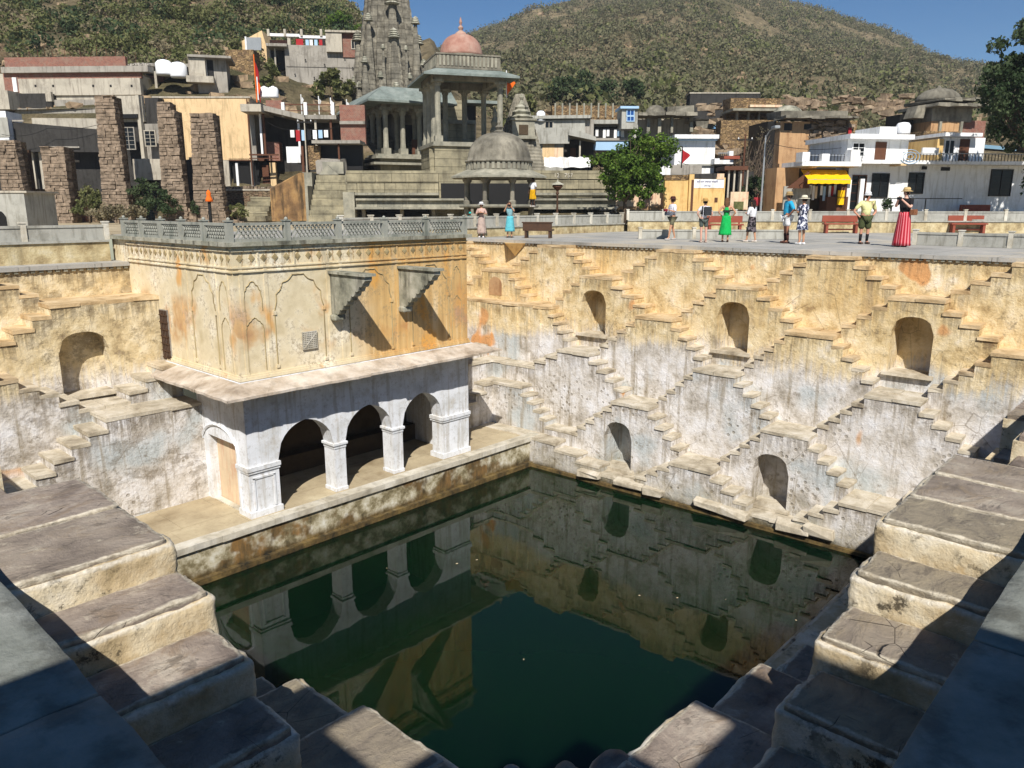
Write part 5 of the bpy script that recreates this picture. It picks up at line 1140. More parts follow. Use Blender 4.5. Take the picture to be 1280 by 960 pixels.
part(F, T, 'wall', 'creamwall', (190, 122, 313, 200, 0, .3)); part(F, T, 'wall_top', 'concrete2', (190, 120.5, 313, 122.5, -.05, .35)); part(F, T, 'inner_mass', 'darkconc', (196, 126, 310, 290, 1.5, 5)); part(F, T, 'lower_pier', 'creamwall', (238, 200, 250, 232, .02, .3)); part(F, T, 'lower_pier', 'concrete2', (274, 200, 287, 240, .02, .3)); part(F, T, 'lower_wall', 'concrete', (286, 234, 345, 290, .0, .4), (250, 228, 290, 290, .3, .6))
part(F, T, 'dark_curtain', 'black', (289, 201, 322, 234, .3, .4)); part(F, T, 'door_post', 'bwhite', (294, 203, 297, 233, .15, .3)); part(F, T, 'brown_door', 'rust', (326, 206, 337, 238, .4, .5)); part(F, T, 'door_jamb', 'creamwall', (337, 203, 344, 240, .2, .5)); part(F, T, 'beam', 'rust', (286, 198, 330, 201, 0, .3)); part(F, T, 'corner_edge', 'concrete', (311, 122, 315, 262, .1, 5))
# wayside shrine box, orange idol on post, path
FX = Fac(250, 50.5, 0, -1); T = FX.thing('ruined_wall', 'low rubble wall below the cream wall, behind the bushes', 'wall'); part(FX, T, 'wall', 'rubble', (276, 238, 346, 264, -.5, .1)); part(FX, T, 'wall_cap', 'concrete2', (276, 236.5, 346, 238.5, -.55, .15))
for i in range(16): part(FX, T, 'loose_stone', 'pstone', (278+i*4.2, 233.5+random.uniform(-1, 1), 281+i*4.2, 237, -.4, -.1), j=.05)
FX = Fac(105, 47, 2, -1); T = FX.thing('ruined_wall', 'broken brown wall joining the ruined rubble pillars at left', 'wall'); part(FX, T, 'brick_piece', 'brick', (86, 238, 104, 285, .2, .6)); part(FX, T, 'rubble_piece', 'rubble', (24, 236, 56, 285, .3, .8)); part(FX, T, 'leaning_beam', 'concrete2', (32, 190, 35, 250, -.2, 0)); part(FX, T, 'leaning_beam', 'wood', (41, 188, 44, 252, -.3, -.1)); part(FX, T, 'rubble_piece', 'rubble', (150, 232, 166, 285, .4, 1)); part(FX, T, 'lintel', 'concrete2', (56, 200, 96, 202.5, -.3, .3))
FX = Fac(185, 50.4, 0, -1); T = FX.thing('window_openings', 'shuttered windows and pipe on the dark grey house between pillars', 'window'); window(FX, T, 182, 164, 194, 182, 0, 'concrete2', 'glass', 3); window(FX, T, 154, 160, 168, 186, 0, 'concrete', 'glass', 4)
F = Fac(14, 33, 0, -1); T = F.thing('grey_shrine_box', 'small plain grey rendered shrine with arched niche at the left edge', 'shrine')
part(F, T, 'wall', 'panel', (-30, 240, 33, 292, 0, 2.2)); part(F, T, 'cap', 'concrete2', (-31, 238.5, 34, 241, -.05, 2.3))
u, z = F.uz(4, 289); _, zt_ = F.uz(4, 264); m = MB(); m.prism([(u-.22, z)]+[(u-.22+.44*i/8, z+(zt_-z)*(.7+.3*math.sin(math.pi*i/8))) for i in range(9)]+[(u+.22, z)], -.02, -.005); m.build('niche_opening', M['black'], T)
F = Fac(262, 40, 0, -1); T = F.thing('orange_shrine_post', 'black post topped with a small orange draped idol', 'shrine post')
part(F, T, 'post', 'black', (261, 250, 264, 290, 0, .12)); u, z = F.uz(261, 252)
MB().lathe((u, .06, z), [(.2, 0), (.17, .12), (.1, .3), (.12, .38), (.09, .5), (.02, .58)], 10).build('draped_idol', M['orange'], T, True)
def flag(label, x, y0, y1, D, mat, w_=.5, h=.9, polemat='bwhite', tri=True):
    F = Fac(x, D, 10, 0); u, z0 = F.uz(x, y0); _, z1 = F.uz(x, y1); T = F.thing('flag', label, 'flag'); MB().tube([(u, 0, z1), (u, 0, z0)], .035, 6).build('flag_pole', M[polemat], T)
    m = MB(); n = 6; vs = []
    for i in range(n+1):
        t = i/n; hh = h*(1-t) if tri else h; y = .09*math.sin(t*6); vs += [(u+w_*t*.7, y, z0-h*.15-t*h*.4), (u+w_*t*.7, y, z0-h*.15-t*h*.4-hh)]
    m.add(vs, [(2*i, 2*i+2, 2*i+3, 2*i+1) for i in range(n)]); o = m.build('flag_cloth', M[mat], T); s = o.modifiers.new('cloth_thickness', 'SOLIDIFY'); s.thickness = .012
flag('tall red banner pole above the porch on the left', 317, 68, 128, 52.5, 'redcloth', .35, 1.9, 'orange', False); flag('orange pennant below the red banner', 321, 96, 125, 52.3, 'orange', .3, 1.1, 'bwhite')
flag('orange pennant beside the red domed kiosk', 633, 88, 122, 50, 'orange', .8, 1.3); flag('dark red pennant before the white house', 853, 183, 210, 47, 'redcloth', .7, .9, 'black')
# porch building with slab roofs
F = Fac(345, 51.5, 4, -1); T = F.thing('porch_house', 'house with deep shaded porch under two concrete roof slabs', 'house')
part(F, T, 'roof_slab', 'concrete2', (309, 134, 334, 143, -1.6, 3)); u0, z0 = F.uz(334, 138); u1, z1 = F.uz(384, 150)
m = MB(); m.prism([(u0, z0+.2), (u1, z1+.2), (u1, z1-.12), (u0, z0-.12)], -1.0, 3); m.build('roof_slab', M['concrete'], T)
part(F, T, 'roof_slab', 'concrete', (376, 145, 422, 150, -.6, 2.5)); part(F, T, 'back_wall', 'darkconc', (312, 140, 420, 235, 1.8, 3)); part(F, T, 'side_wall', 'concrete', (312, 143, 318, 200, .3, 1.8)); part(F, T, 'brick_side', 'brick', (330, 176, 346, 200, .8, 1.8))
for x, mt in ((327, 'bwhite'), (331, 'rust'), (374, 'bwhite'), (414, 'rust'), (395, 'concrete2')): part(F, T, 'porch_post', mt, (x, 143, x+2.5, 195, -.4, -.25))
part(F, T, 'railing', 'rust', (314, 193, 350, 195, -.5, -.4), (314, 198, 350, 199, -.5, -.4)); part(F, T, 'low_parapet', 'brick', (330, 124, 350, 136, .5, .8)); part(F, T, 'roof_rail', 'rust', (350, 130, 418, 131.5, .0, .05), (350, 138, 418, 139, 0, .05))
for x in (352, 380, 414): part(F, T, 'roof_post', 'bwhite', (x, 128, x+4, 146, -.1, .2))
F2 = Fac(336, 53, 0, -1)
for i, x in enumerate((331, 342)):
    p = onD(x, 122, 53); t = thing('water_tank', 'white square water tank on the porch roof, '+('left of the pair' if i == 0 else 'right of the pair'), 'water tank', tuple(p)); MB().lathe((0, 0, 0), [(.32, 0), (.33, .05), (.33, .5), (.25, .62), (.1, .66)], 12).build('tank_body', M['tank'], t, True); MB().lathe((0, 0, .64), [(.1, 0), (.1, .06)], 8).build('lid', M['bwhite'], t)
for i, x in enumerate((376, 398, 413, 433)): flag(('small white pennant on the porch terrace rail', 'small pale pennant second along the terrace rail', 'small pale pennant third along the terrace rail', 'small pale pennant nearest the temple hall')[i], x, 118+i*2, 143, 53, 'bwhite', .25, .6)
# washing line and boards below the slabs
F = Fac(395, 50, 0, -1)
T = F.thing('market_lean_to', 'dark lean-to shelter with patched roof beside the temple hall', 'shelter')
part(F, T, 'brick_wall', 'brick', (420, 128, 452, 178, 1.2, 1.6)); part(F, T, 'wall_ledge', 'concrete', (420, 149, 452, 153, 1.0, 1.3)); part(F, T, 'roof_sheet', 'concrete', (392, 176, 452, 180, -.5, 1.8)); part(F, T, 'dark_interior', 'black', (394, 180, 450, 212, .8, 1.2)); part(F, T, 'post', 'rust', (424, 180, 426, 208, -.3, -.2))
part(F, T, 'board_wall', 'rubble2', (384, 182, 400, 212, .0, .3)); part(F, T, 'white_board', 'bwhite', (361, 184, 378, 204, -.5, -.45)); part(F, T, 'post', 'rust', (379, 183, 382, 216, -.4, -.3)); part(F, T, 'rubble_heap', 'concrete', (398, 200, 430, 216, -.3, .5), j=.15)
cols = ('bwhite', 'redcloth', 'ltblue', 'black', 'bwhite', 'ltblue', 'bwhite')
WL = F.thing('washing_line', 'washing hanging in the dark porch right of the white board', 'washing'); 
for i in range(7): part(F, WL, 'garment', cols[i], (364+i*7, 163, 369+i*7, 172+(i*5 % 6), -.2, -.17))
part(F, WL, 'line', 'black', (362, 162, 414, 162.6, -.2, -.18))
# big concrete house on the slope
F = Fac(405, 66, 7, 0); T = F.thing('concrete_house', 'tall blank concrete house with terrace and dark open corner', 'house')
part(F, T, 'wall', 'concrete', (357, 57, 455, 115, 0, 5)); part(F, T, 'dark_opening', 'black', (334, 60, 357, 84, 1.2, 1.6)); part(F, T, 'corner_wall', 'concrete2', (336, 80, 357, 112, 1.7, 4)); part(F, T, 'roof_slope', 'concrete', (334, 56, 360, 59.5, -.6, 3)); part(F, T, 'post', 'concrete2', (343, 60, 345, 94, .1, .3))
part(F, T, 'brick_low_wall', 'brick', (333, 45, 358, 58, 1.5, 1.8)); part(F, T, 'white_beam', 'bwhite', (333, 38.5, 372, 42, 1.0, 1.3), (372, 41, 410, 45, 1.0, 1.3)); part(F, T, 'terrace_pier', 'concrete2', (357, 44, 361, 58, .9, 1.3))
for x in (331, 352, 373, 398): part(F, T, 'parapet_post', 'concrete2', (x, 33, x+3, 42, .9, 1.2))
part(F, T, 'rail_wall', 'darkconc', (362, 54, 408, 60, .8, 1.1)); part(F, T, 'wall_joint', 'darkconc', (358, 84, 450, 84.6, -.02, 0)); part(F, T, 'door', 'rust', (352, 88, 357, 100, 1.62, 1.7))
BB = F.thing('brick_room', 'small brick rooftop room with one square window', 'rooftop room'); part(F, BB, 'wall', 'brick', (428, 41, 452, 72, -.1, 3)); part(F, BB, 'wall', 'concrete2', (408, 42, 428, 66, -.4, 3)); part(F, BB, 'roof_slab', 'concrete2', (407, 39.5, 453, 42, -.5, 3.1)); window(F, BB, 440, 51, 446, 61, -.11, 'concrete2', 'glass')
W2 = F.thing('washing_line', 'washing line with a big crimson cloth on the upper terrace', 'washing')
part(F, W2, 'crimson_cloth', 'redcloth', (369, 47, 378, 60, .5, .55)); 
for x, y, c in ((381, 57, 'ltblue'), (386, 57, 'bwhite'), (392, 58, 'ltblue'), (402, 59, 'black'), (398, 55, 'redcloth')): part(F, W2, 'garment', c, (x, 48, x+4, y, .5, .54))
part(F, W2, 'line', 'black', (360, 46, 409, 46.7, .5, .52))
F = Fac(312, 72, 0, 0); T = F.thing('yellow_roofed_hut', 'small hut with yellowish gable and pale tin front', 'hut')
u0, z0 = F.uz(303, 62); u1, _ = F.uz(333, 62); _, z1 = F.uz(318, 38); m = MB(); m.prism([(u0, z0-1), (u1, z0-1), (u1, z0+.3), (u1-.3, z1), (u0, z0+.7)], 0, 2.5); m.build('gable_wall', M['creamwall'], T); part(F, T, 'tin_front', 'steel', (309, 47, 327, 63, -.1, 0)); part(F, T, 'post', 'bwhite', (307, 46, 309, 64, -.15, 0))
# retaining rubble on the slope behind
for (x0, y0, x1, y1, D, lb) in ((283, 62, 318, 105, 64, 'rubble retaining wall left of the red banner'), (690, 132, 776, 151, 66, 'pale stone terrace wall on the slope above the grey house'), (862, 117, 950, 152, 72, 'grey rendered wall on the slope right of the ruined kiosks'), (900, 150, 970, 205, 60, 'overgrown rubble slope wall behind the brushwood')):
    F = Fac((x0+x1)/2, D, 0, 0); T = F.thing('retaining_wall', lb, 'wall'); part(F, T, 'wall', 'darkconc' if x0 == 862 else 'rubble2', (x0, y0, x1, y1, 0, 1.5)); 
    if x0 == 690: 
        for i in range(9): part(F, T, 'wall_post', 'temple_lt', (x0+3+i*9, y0-3, x0+5+i*9, y1-4, -.1, 0))
    if x0 == 862: part(F, T, 'wall_cap', 'concrete2', (x0, y0-1.5, x1, y0, -.05, 1.55))
# ================================================================ houses in the middle
F = Fac(700, 56, -6, 0); T = F.thing('grey_house', 'grey flat roofed house with upper room and shaded porch', 'house')
part(F, T, 'upper_wall', 'panel', (662, 146, 731, 172, .8, 5)); part(F, T, 'side_wall', 'concrete', (731, 147, 742, 172, 1.0, 5)); part(F, T, 'roof_slab', 'panel', (664, 143, 738, 147, .5, 5.2)); part(F, T, 'roof_lip', 'black', (664, 146.6, 738, 148, .6, .8)); window(F, T, 681, 151, 690, 160, .79, 'concrete2')
part(F, T, 'lower_wall', 'panel', (672, 163, 704, 240, 0, 4)); part(F, T, 'porch_slab', 'panel', (672, 160, 712, 180, -.3, .0)); u0, z0 = F.uz(711, 168); u1, z1 = F.uz(745, 175)
m = MB(); m.prism([(u0, z0+.45), (u1, z1+.15), (u1, z1-.1), (u0, z0-.1)], -.7, 3); m.build('porch_roof', M['panel'], T); part(F, T, 'porch_back', 'darkconc', (703, 172, 742, 200, 1.5, 2)); part(F, T, 'cream_wall', 'creamwall', (678, 180, 693, 205, -.05, .1)); part(F, T, 'pink_patch', 'pinkwall', (693, 184, 704, 200, -.04, .1)); part(F, T, 'porch_door', 'rust', (712, 183, 719, 198, 1.4, 1.5)); part(F, T, 'column', 'concrete2', (724, 176, 726, 197, -.2, 0))
p = onD(676, 148, 57); t = thing('water_tank', 'white cylindrical tank on the grey house', 'water tank', tuple(p)); MB().lathe((0, 0, -.2), [(.3, 0), (.31, .1), (.31, .55), (.2, .68), (.05, .72)], 14).build('tank_body', M['tank'], t, True); MB().lathe((0, 0, .5), [(.09, 0), (.09, .06)], 8).build('lid', M['black'], t)
F = Fac(710, 53, -3, 0); T = F.thing('white_tarp', 'bright white tarpaulin hung along the grey house', 'tarpaulin'); n = 14; vs = []
for i in range(n+1):
    x = 680+58*i/n; u, z = F.uz(x, 196.5+.8*math.sin(i*2.1)); u2, z2 = F.uz(x, 209.5-(1.5 if i < 2 else 0)+.6*math.sin(i*1.3)); vs += [(u, .1*math.sin(i*1.7), z), (u2, .1*math.sin(i*1.1)-.1, z2)]
o = MB().add(vs, [(2*i, 2*i+2, 2*i+3, 2*i+1) for i in range(n)]).build('tarp_sheet', M['bwhite'], T); o.modifiers.new('t', 'SOLIDIFY').thickness = .02
F = Fac(770, 59, 2, 0); T = F.thing('balcony_house', 'pale house with laundry on the balcony and pale blue band', 'house')
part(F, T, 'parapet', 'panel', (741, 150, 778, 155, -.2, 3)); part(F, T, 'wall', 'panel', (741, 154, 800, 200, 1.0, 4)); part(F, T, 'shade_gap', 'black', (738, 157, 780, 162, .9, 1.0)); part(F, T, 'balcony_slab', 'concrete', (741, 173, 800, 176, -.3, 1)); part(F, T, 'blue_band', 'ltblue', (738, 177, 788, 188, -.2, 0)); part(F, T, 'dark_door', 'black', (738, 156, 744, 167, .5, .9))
for i in range(8): part(F, T, 'balcony_garment', ('bwhite', 'black', 'bwhite', 'bwhite', 'black', 'bwhite', 'ltblue', 'bwhite')[i], (745+i*4.6, 161, 748.5+i*4.6, 170+i % 3, .2, .24))
F = Fac(788, 58, 2, 0); T = F.thing('blue_window_tower', 'small pale stair tower with bright blue window', 'stair tower'); part(F, T, 'wall', 'panel', (777, 136, 797, 161, 0, 2)); part(F, T, 'roof_slab', 'ltblue', (775, 133, 798, 136, -.2, 2.1)); window(F, T, 784, 138, 792, 144, -.01, 'ltblue', 'blue'); window(F, T, 784, 146, 792, 151, -.01, 'ltblue', 'blue')
# ruined kiosks on the slope
def ruin(label, F, cols, eave, roof, wall, mat='orwall'):
    T = F.thing('ruined_kiosk', label, 'ruin')
    part(F, T, 'back_wall', mat, wall)
    for x0, x1, y0, y1 in cols: part(F, T, 'column', 'temple_lt', (x0, y0, x1, y1, -.2, .3))
    x = eave[0]
    while x < eave[2]-2: w_ = random.uniform(8, 16); part(F, T, 'eave_slab', 'temple', (x, eave[1]+random.uniform(-.6, .6), min(x+w_-.3, eave[2]), eave[3], -1.0, 1.2), j=.05); x += w_
    u0, u1, z0, z1 = F.rect(*roof); m = MB(); m.lathe(((u0+u1)/2, (u1-u0)/2-.2, z0), [((u1-u0)/2*a, (z1-z0)*b) for a, b in ((1.05, 0), (1.05, .1), (.97, .12), (.93, .35), (.8, .62), (.55, .85), (.25, .97), (.03, 1.0))], 16); m.build('dome', M['temple'], T, True); return T
F = Fac(815, 64, 0, 0); T = ruin('ruined kiosks with broken eaves above the leafy tree', F, [(808, 812, 148, 168), (822, 826, 148, 168), (838, 841, 146, 166), (862, 866, 140, 165)], (796, 142, 868, 146), (808, 130, 834, 142), (800, 146, 870, 172, 1.5, 3), 'concrete2')
part(F, T, 'upper_block', 'temple', (836, 132, 868, 140, .2, 1.5), j=.1); part(F, T, 'fallen_slab', 'temple', (860, 148, 884, 153, -.5, 1), (868, 154, 888, 160, -.5, .8), j=.15)
F = Fac(945, 62, 3, 0); T = F.thing('pillared_ruin', 'ruined roofed hall with thin columns above the brushwood', 'ruin'); part(F, T, 'roof_slab', 'temple_lt', (912, 137, 978, 140, -.8, 2)); part(F, T, 'roof_edge', 'pinkwall', (936, 131.5, 976, 134.5, -.3, 1)); part(F, T, 'roof_block', 'rubble2', (914, 122, 976, 137, .2, 2), j=.06); part(F, T, 'back_wall', 'rubble2', (914, 140, 978, 175, 1.4, 3))
for x in (920, 934, 947, 961, 973): part(F, T, 'column', 'temple_lt', (x, 140, x+2, 162, -.1, .2))
F = Fac(1015, 55, 6, -1); T = F.thing('ochre_ruin', 'orange ochre ruined house with crumbling stone and low dome', 'ruin')
part(F, T, 'plaster_wall', 'orwall', (972, 152, 1008, 262, 0, 3)); part(F, T, 'rubble_wall', 'rubble2', (1006, 150, 1068, 262, .15, 3)); part(F, T, 'dark_side', 'black', (962, 150, 973, 262, .8, 4)); part(F, T, 'dark_hole', 'black', (980, 154, 990, 163, -.03, .02)); part(F, T, 'dark_hole', 'black', (1005, 155, 1014, 162, -.03, .2)); part(F, T, 'window_hole', 'black', (1030, 168, 1045, 175, .1, .2))
x = 975
while x < 1062: w_ = random.uniform(10, 18); part(F, T, 'eave_slab', 'temple', (x, 146.5, min(x+w_-.3, 1064), 149.5, -.9, 1), j=.04); x += w_
part(F, T, 'upper_course', 'temple', (978, 138, 1062, 146.5, .2, 2.5), j=.05)
u0, u1, z0, z1 = F.rect(980, 128, 1016, 139); MB().lathe(((u0+u1)/2, 1.6, z0), [((u1-u0)/2*a, (z1-z0)*b) for a, b in ((1, 0), (.97, .2), (.85, .5), (.6, .8), (.3, .95), (.03, 1))], 16).build('dome', M['bracket'], T, True)
F.z0 = 0; m = MB()
for i in range(120):
    u, z = F.uz(random.uniform(1006, 1066), random.uniform(150, 235)); s = random.uniform(.1, .3); m.box(u-s, u+s, -.05, .3, z-s*.4, z+s*.4, 0, .05)
o = m.build('fallen_stones', M['pstone'], T); o['kind'] = 'stuff'
part(F, T, 'red_drape', 'redcloth', (1058, 160, 1062, 182, -.2, -.15)); part(F, T, 'left_buttress', 'orwall', (968, 205, 976, 262, -.5, .2))
# white house with balcony, yellow gate walls and sign
F = Fac(870, 50, 2, 0); T = F.thing('white_house', 'small white cube house with grey edged roof and balcony', 'house')
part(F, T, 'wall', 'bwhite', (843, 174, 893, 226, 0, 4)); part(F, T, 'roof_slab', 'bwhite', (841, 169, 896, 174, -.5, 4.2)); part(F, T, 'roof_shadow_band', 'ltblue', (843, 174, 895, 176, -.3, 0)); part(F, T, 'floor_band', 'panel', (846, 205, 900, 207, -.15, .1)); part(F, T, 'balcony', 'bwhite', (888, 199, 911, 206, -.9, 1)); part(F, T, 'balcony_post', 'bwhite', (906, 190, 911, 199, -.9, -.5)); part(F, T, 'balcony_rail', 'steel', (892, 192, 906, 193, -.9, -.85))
for i in range(6): part(F, T, 'baluster', 'black', (893+i*2.2, 193, 893.8+i*2.2, 199, -.9, -.86))
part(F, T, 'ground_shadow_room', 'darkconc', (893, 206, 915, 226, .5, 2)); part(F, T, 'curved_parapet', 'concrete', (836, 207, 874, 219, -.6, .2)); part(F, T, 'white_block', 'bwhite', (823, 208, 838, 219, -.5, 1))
F = Fac(868, 46, 1, -1); T = F.thing('yellow_gate_wall', 'yellow ochre wall with a white painted notice band', 'wall')
part(F, T, 'left_panel', 'yelwall', (830, 225, 861, 290, 0, .4)); part(F, T, 'right_panel', 'yelwall', (865, 222, 905, 290, 0, .4)); part(F, T, 'pier', 'yelwall', (859, 218, 865, 290, -.25, .4)); part(F, T, 'pier', 'rust', (861.5, 225, 864.5, 290, -.27, -.25)); part(F, T, 'wall_cap', 'rubble2', (830, 219, 860, 225, -.05, .45), j=.03); part(F, T, 'wall_cap', 'darkconc', (865, 217, 896, 224, -.02, .42), j=.03); part(F, T, 'corner_block', 'pinkwall', (896, 217, 905, 224, -.05, .42)); part(F, T, 'notice_band', 'bwhite', (865, 224, 905, 235, -.02, .05)); part(F, T, 'small_poster', 'rust', (893, 247, 897, 253, -.015, .0))
M['ink'] = m_plain('blue_violet_paint', '5a5a86', .05, 2)
DV = None
try:
    import os
    fp = os.path.join(bpy.utils.resource_path('LOCAL'), 'datafiles', 'fonts', 'NotoSansDevanagari-Regular.woff2')
    if os.path.exists(fp): DV = bpy.data.fonts.load(fp)
except Exception: DV = None
text('श्री राम पंचायत मन्दिर' if DV else 'III II IIIII IIII', F, 884, 227.5, 4.2, T, M['ink'], -.03, DV); text('आमेर जयपुर' if DV else 'IIII IIII', F, 884, 232.5, 2.4, T, M['ink'], -.03, DV)
F = Fac(800, 47, -2, -1); T = F.thing('pink_wall', 'faded pinkish plaster wall behind the leafy tree', 'wall'); part(F, T, 'wall', 'pinkwall', (768, 232, 832, 290, 0, .4)); part(F, T, 'stained_foot', 'orwall', (768, 258, 832, 262, -.03, 0)); part(F, T, 'cap', 'concrete2', (768, 230, 832, 232, -.05, .45)); part(F, T, 'white_post', 'bwhite', (829, 228, 833, 290, -.2, 0))
F = Fac(918, 47, 0, -1); T = F.thing('stall_shed', 'tumbledown brown stall with posts between yellow wall and brushwood', 'stall'); part(F, T, 'roof', 'rust', (903, 208, 932, 213, -.5, 1.5)); part(F, T, 'red_roof', 'red', (908, 194, 928, 198, .5, 1.5)); part(F, T, 'back', 'darkconc', (905, 213, 950, 262, 1.4, 1.8))
for x in (907, 914, 922, 930): part(F, T, 'post', 'twigw', (x, 213, x+2, 275, -.3, -.15)) if 'twigw' in M else part(F, T, 'post', 'concrete2', (x, 213, x+2, 275, -.3, -.15))
part(F, T, 'pale_counter', 'pinkwall', (910, 240, 932, 262, -.5, .3)); part(F, T, 'counter_front', 'leafC', (914, 252, 926, 262, -.55, -.5))
p = onD(768, 264, 43.5)
def motorbike(label, pos, rz):
    T = thing('parked_motorcycle', label, 'motorcycle', pos, rz)
    for x in (-.62, .62):
        w_ = MB(); pts = [(x+.28*math.cos(a), 0, .3+.28*math.sin(a)) for a in [2*math.pi*i/18 for i in range(19)]]; w_.tube(pts, .05, 6); ww = w_.build('wheel', M['black'], T); q = MB(); q.lathe((0, 0, 0), [(.06, -.06), (.06, .06)], 8); 
        for k in range(6): a = math.pi*k/3; q.tube([(0, 0, 0), (.25*math.cos(a), .25*math.sin(a), 0)], .01, 3)
        h = q.build('hub', M['steel'], ww); h.location = (x, 0, .3); h.rotation_euler = (math.pi/2, 0, 0)
    MB().tube([(.62, 0, .3), (.5, 0, .6), (.38, 0, .95)], .03, 6).build('fork', M['steel'], T); MB().tube([(.36, -.32, 1.0), (.42, 0, .98), (.36, .32, 1.0)], .02, 6).build('handlebar', M['black'], T)
    MB().lathe((.1, 0, .62), [(.05, -.12), (.16, -.02), (.17, .08), (.08, .17)], 12, sx=1.7, sy=.9).build('fuel_tank', M['black'], T, True); MB().box(-.75, -.1, -.12, .12, .7, .8).build('seat', M['black'], T, bevel=.03); MB().box(-.2, .25, -.12, .12, .25, .55).build('engine', M['steel'], T, bevel=.04)
    MB().lathe((0, 0, 0), [(.1, 0), (.11, .06), (.03, .1)], 10).build('headlight', M['bwhite'], T).location = (.5, 0, .86); MB().tube([(0, -.14, .28), (-.4, -.16, .28), (-.8, -.16, .36)], .035, 6).build('exhaust', M['steel'], T); MB().box(-.95, -.4, -.06, .06, .58, .64).build('mudguard', M['black'], T)
q = onD(762, 285, 43.5); motorbike('black motorcycle parked under the leafy tree behind the parapet', (q.x, q.y, -.95), AZ-math.pi/2+.7)
# ================================================================ long white house with shop, right
F = Fac(1130, 46, 9, -1); T = F.thing('long_white_house', 'long white two storey house with balcony and dark windows', 'house')
part(F, T, 'wall', 'bwhite', (1059, 206, 1290, 285, 0, 6)); part(F, T, 'balcony_slab', 'bwhite', (988, 203.5, 1060, 209, -1.3, 1)); part(F, T, 'balcony_slab', 'bwhite', (1060, 202, 1290, 206.5, -1.0, 1)); part(F, T, 'balcony_end_block', 'bwhite', (988, 192, 997, 204, -1.3, -.6)); part(F, T, 'balcony_block', 'bwhite', (1012, 194, 1021, 204, -1.3, -1.0)); part(F, T, 'balcony_block', 'bwhite', (1047, 189, 1058, 204, -1.3, -.9)); [part(F, T, 'slab_bracket', 'creamwall', q) for q in ((1002, 209, 1008, 211, -1.1, 0), (1053, 208, 1059, 210, -1.1, 0), (1112, 205.5, 1119, 208, -1.0, 0))]
for (x0, y0, x1, y1, nm) in ((1062, 220, 1080, 262, 'door'), (1090, 218, 1109, 246, 'window'), (1136, 217, 1153, 241, 'window'), (1238, 213, 1263, 244, 'window')): window(F, T, x0, y0, x1, y1, -.02, 'black' if nm == 'window' else 'rust', 'glass', 3, nm)
part(F, T, 'vent', 'black', (1176, 209, 1187, 213.5, -.04, 0)); part(F, T, 'lamp', 'black', (1152, 208, 1156, 212, -.2, 0)); part(F, T, 'corner_pilaster', 'bwhite', (1056, 209, 1061, 285, -.15, .3))
for (x0, x1) in ((998, 1012), (1022, 1046), (1060, 1068), (1115, 1270)):
    part(F, T, 'balcony_rail', 'steel', (x0, 193 if x0 > 1100 else 195, x1, 194 if x0 > 1100 else 196, -1.02, -.98))
    x = x0
    while x < x1: part(F, T, 'baluster', 'black', (x, 194, x+.7, 203, -1.02, -1.0)); x += 4
m = MB(); u, z = F.uz(1123, 197.5)
for k in range(3): m.tube([(u+.2*(k+1)*math.cos(a), -1.03, z+.13*(k+1)*math.sin(a)) for a in [2*math.pi*i/16 for i in range(17)]], .018, 4)
m.build('railing_wheel_motif', M['ltblue'], T)
part(F, T, 'upper_wall', 'bwhite', (1069, 172, 1146, 204, .8, 5)); part(F, T, 'upper_roof', 'bwhite', (1067, 167, 1148, 173, .3, 5.2)); part(F, T, 'roof_room', 'bwhite', (1120, 155, 1142, 168, 1.5, 4)); window(F, T, 1076, 178, 1090, 194, .79, 'bwhite', 'glass', 2); part(F, T, 'upper_door', 'rust', (1104, 176, 1118, 203, .76, .82)); part(F, T, 'parapet_panel', 'bwhite', (1140, 186, 1160, 195, -.9, -.8))
part(F, T, 'right_upper_wall', 'bwhite', (1192, 170, 1246, 203, 1.0, 4)); part(F, T, 'right_upper_roof', 'bwhite', (1188, 165, 1235, 169.5, .4, 4.2)); part(F, T, 'right_upper_door', 'rust', (1214, 172, 1226, 203, .95, 1.02)); window(F, T, 1196, 174, 1207, 190, .99, 'bwhite', 'glass'); part(F, T, 'yellow_pier', 'yelwall', (1184, 172, 1192, 203, .9, 4)); part(F, T, 'front_step_rail', 'black', (1092, 248, 1180, 249, -1.5, -1.46), (1092, 258, 1094, 275, -1.5, -1.46), (1134, 248, 1135, 275, -1.5, -1.46)); part(F, T, 'low_brick_ledge', 'red', (1190, 256, 1222, 264, -1.0, -.6))
p = onD(1128, 168, 49); t = thing('water_tank', 'white roof tank on the long white house', 'water tank', (p.x, p.y, p.z)); MB().lathe((0, 0, 0), [(.4, 0), (.42, .08), (.42, .5), (.3, .66), (.1, .7)], 14).build('tank_body', M['tank'], t, True); MB().lathe((0, 0, .66), [(.12, 0), (.12, .07)], 8).build('lid', M['black'], t)
# shop under the balcony
T = F.thing('shop', 'dark shop front hung with clothes under the yellow awning', 'shop')
part(F, T, 'interior', 'dark', (1003, 209, 1056, 285, 1.2, 2)); part(F, T, 'side_wall', 'orwall', (975, 209, 1003, 285, .6, 2)); part(F, T, 'counter', 'rust', (1030, 246, 1056, 285, -.2, .6)); part(F, T, 'banner', 'panel', (975, 233, 1008, 262, -.4, -.3)); part(F, T, 'dark_frame', 'rust', (1049, 213, 1056, 262, -.2, .3))
for i, c in enumerate(('bwhite', 'bwhite', 'pinkwall', 'black', 'bwhite', 'ltblue', 'dark', 'bwhite', 'redcloth', 'bwhite')): part(F, T, 'hanging_garment', c, (1012+i*3.4, 231+(i % 3), 1014.8+i*3.4, 243+(i*7 % 9), .0, .05))
part(F, T, 'sign_board', 'yellow', (1043, 238, 1051, 256, -.35, -.3)); text('LOCKER', F, 1047, 247, 2.2, T, M['black'], -.36)
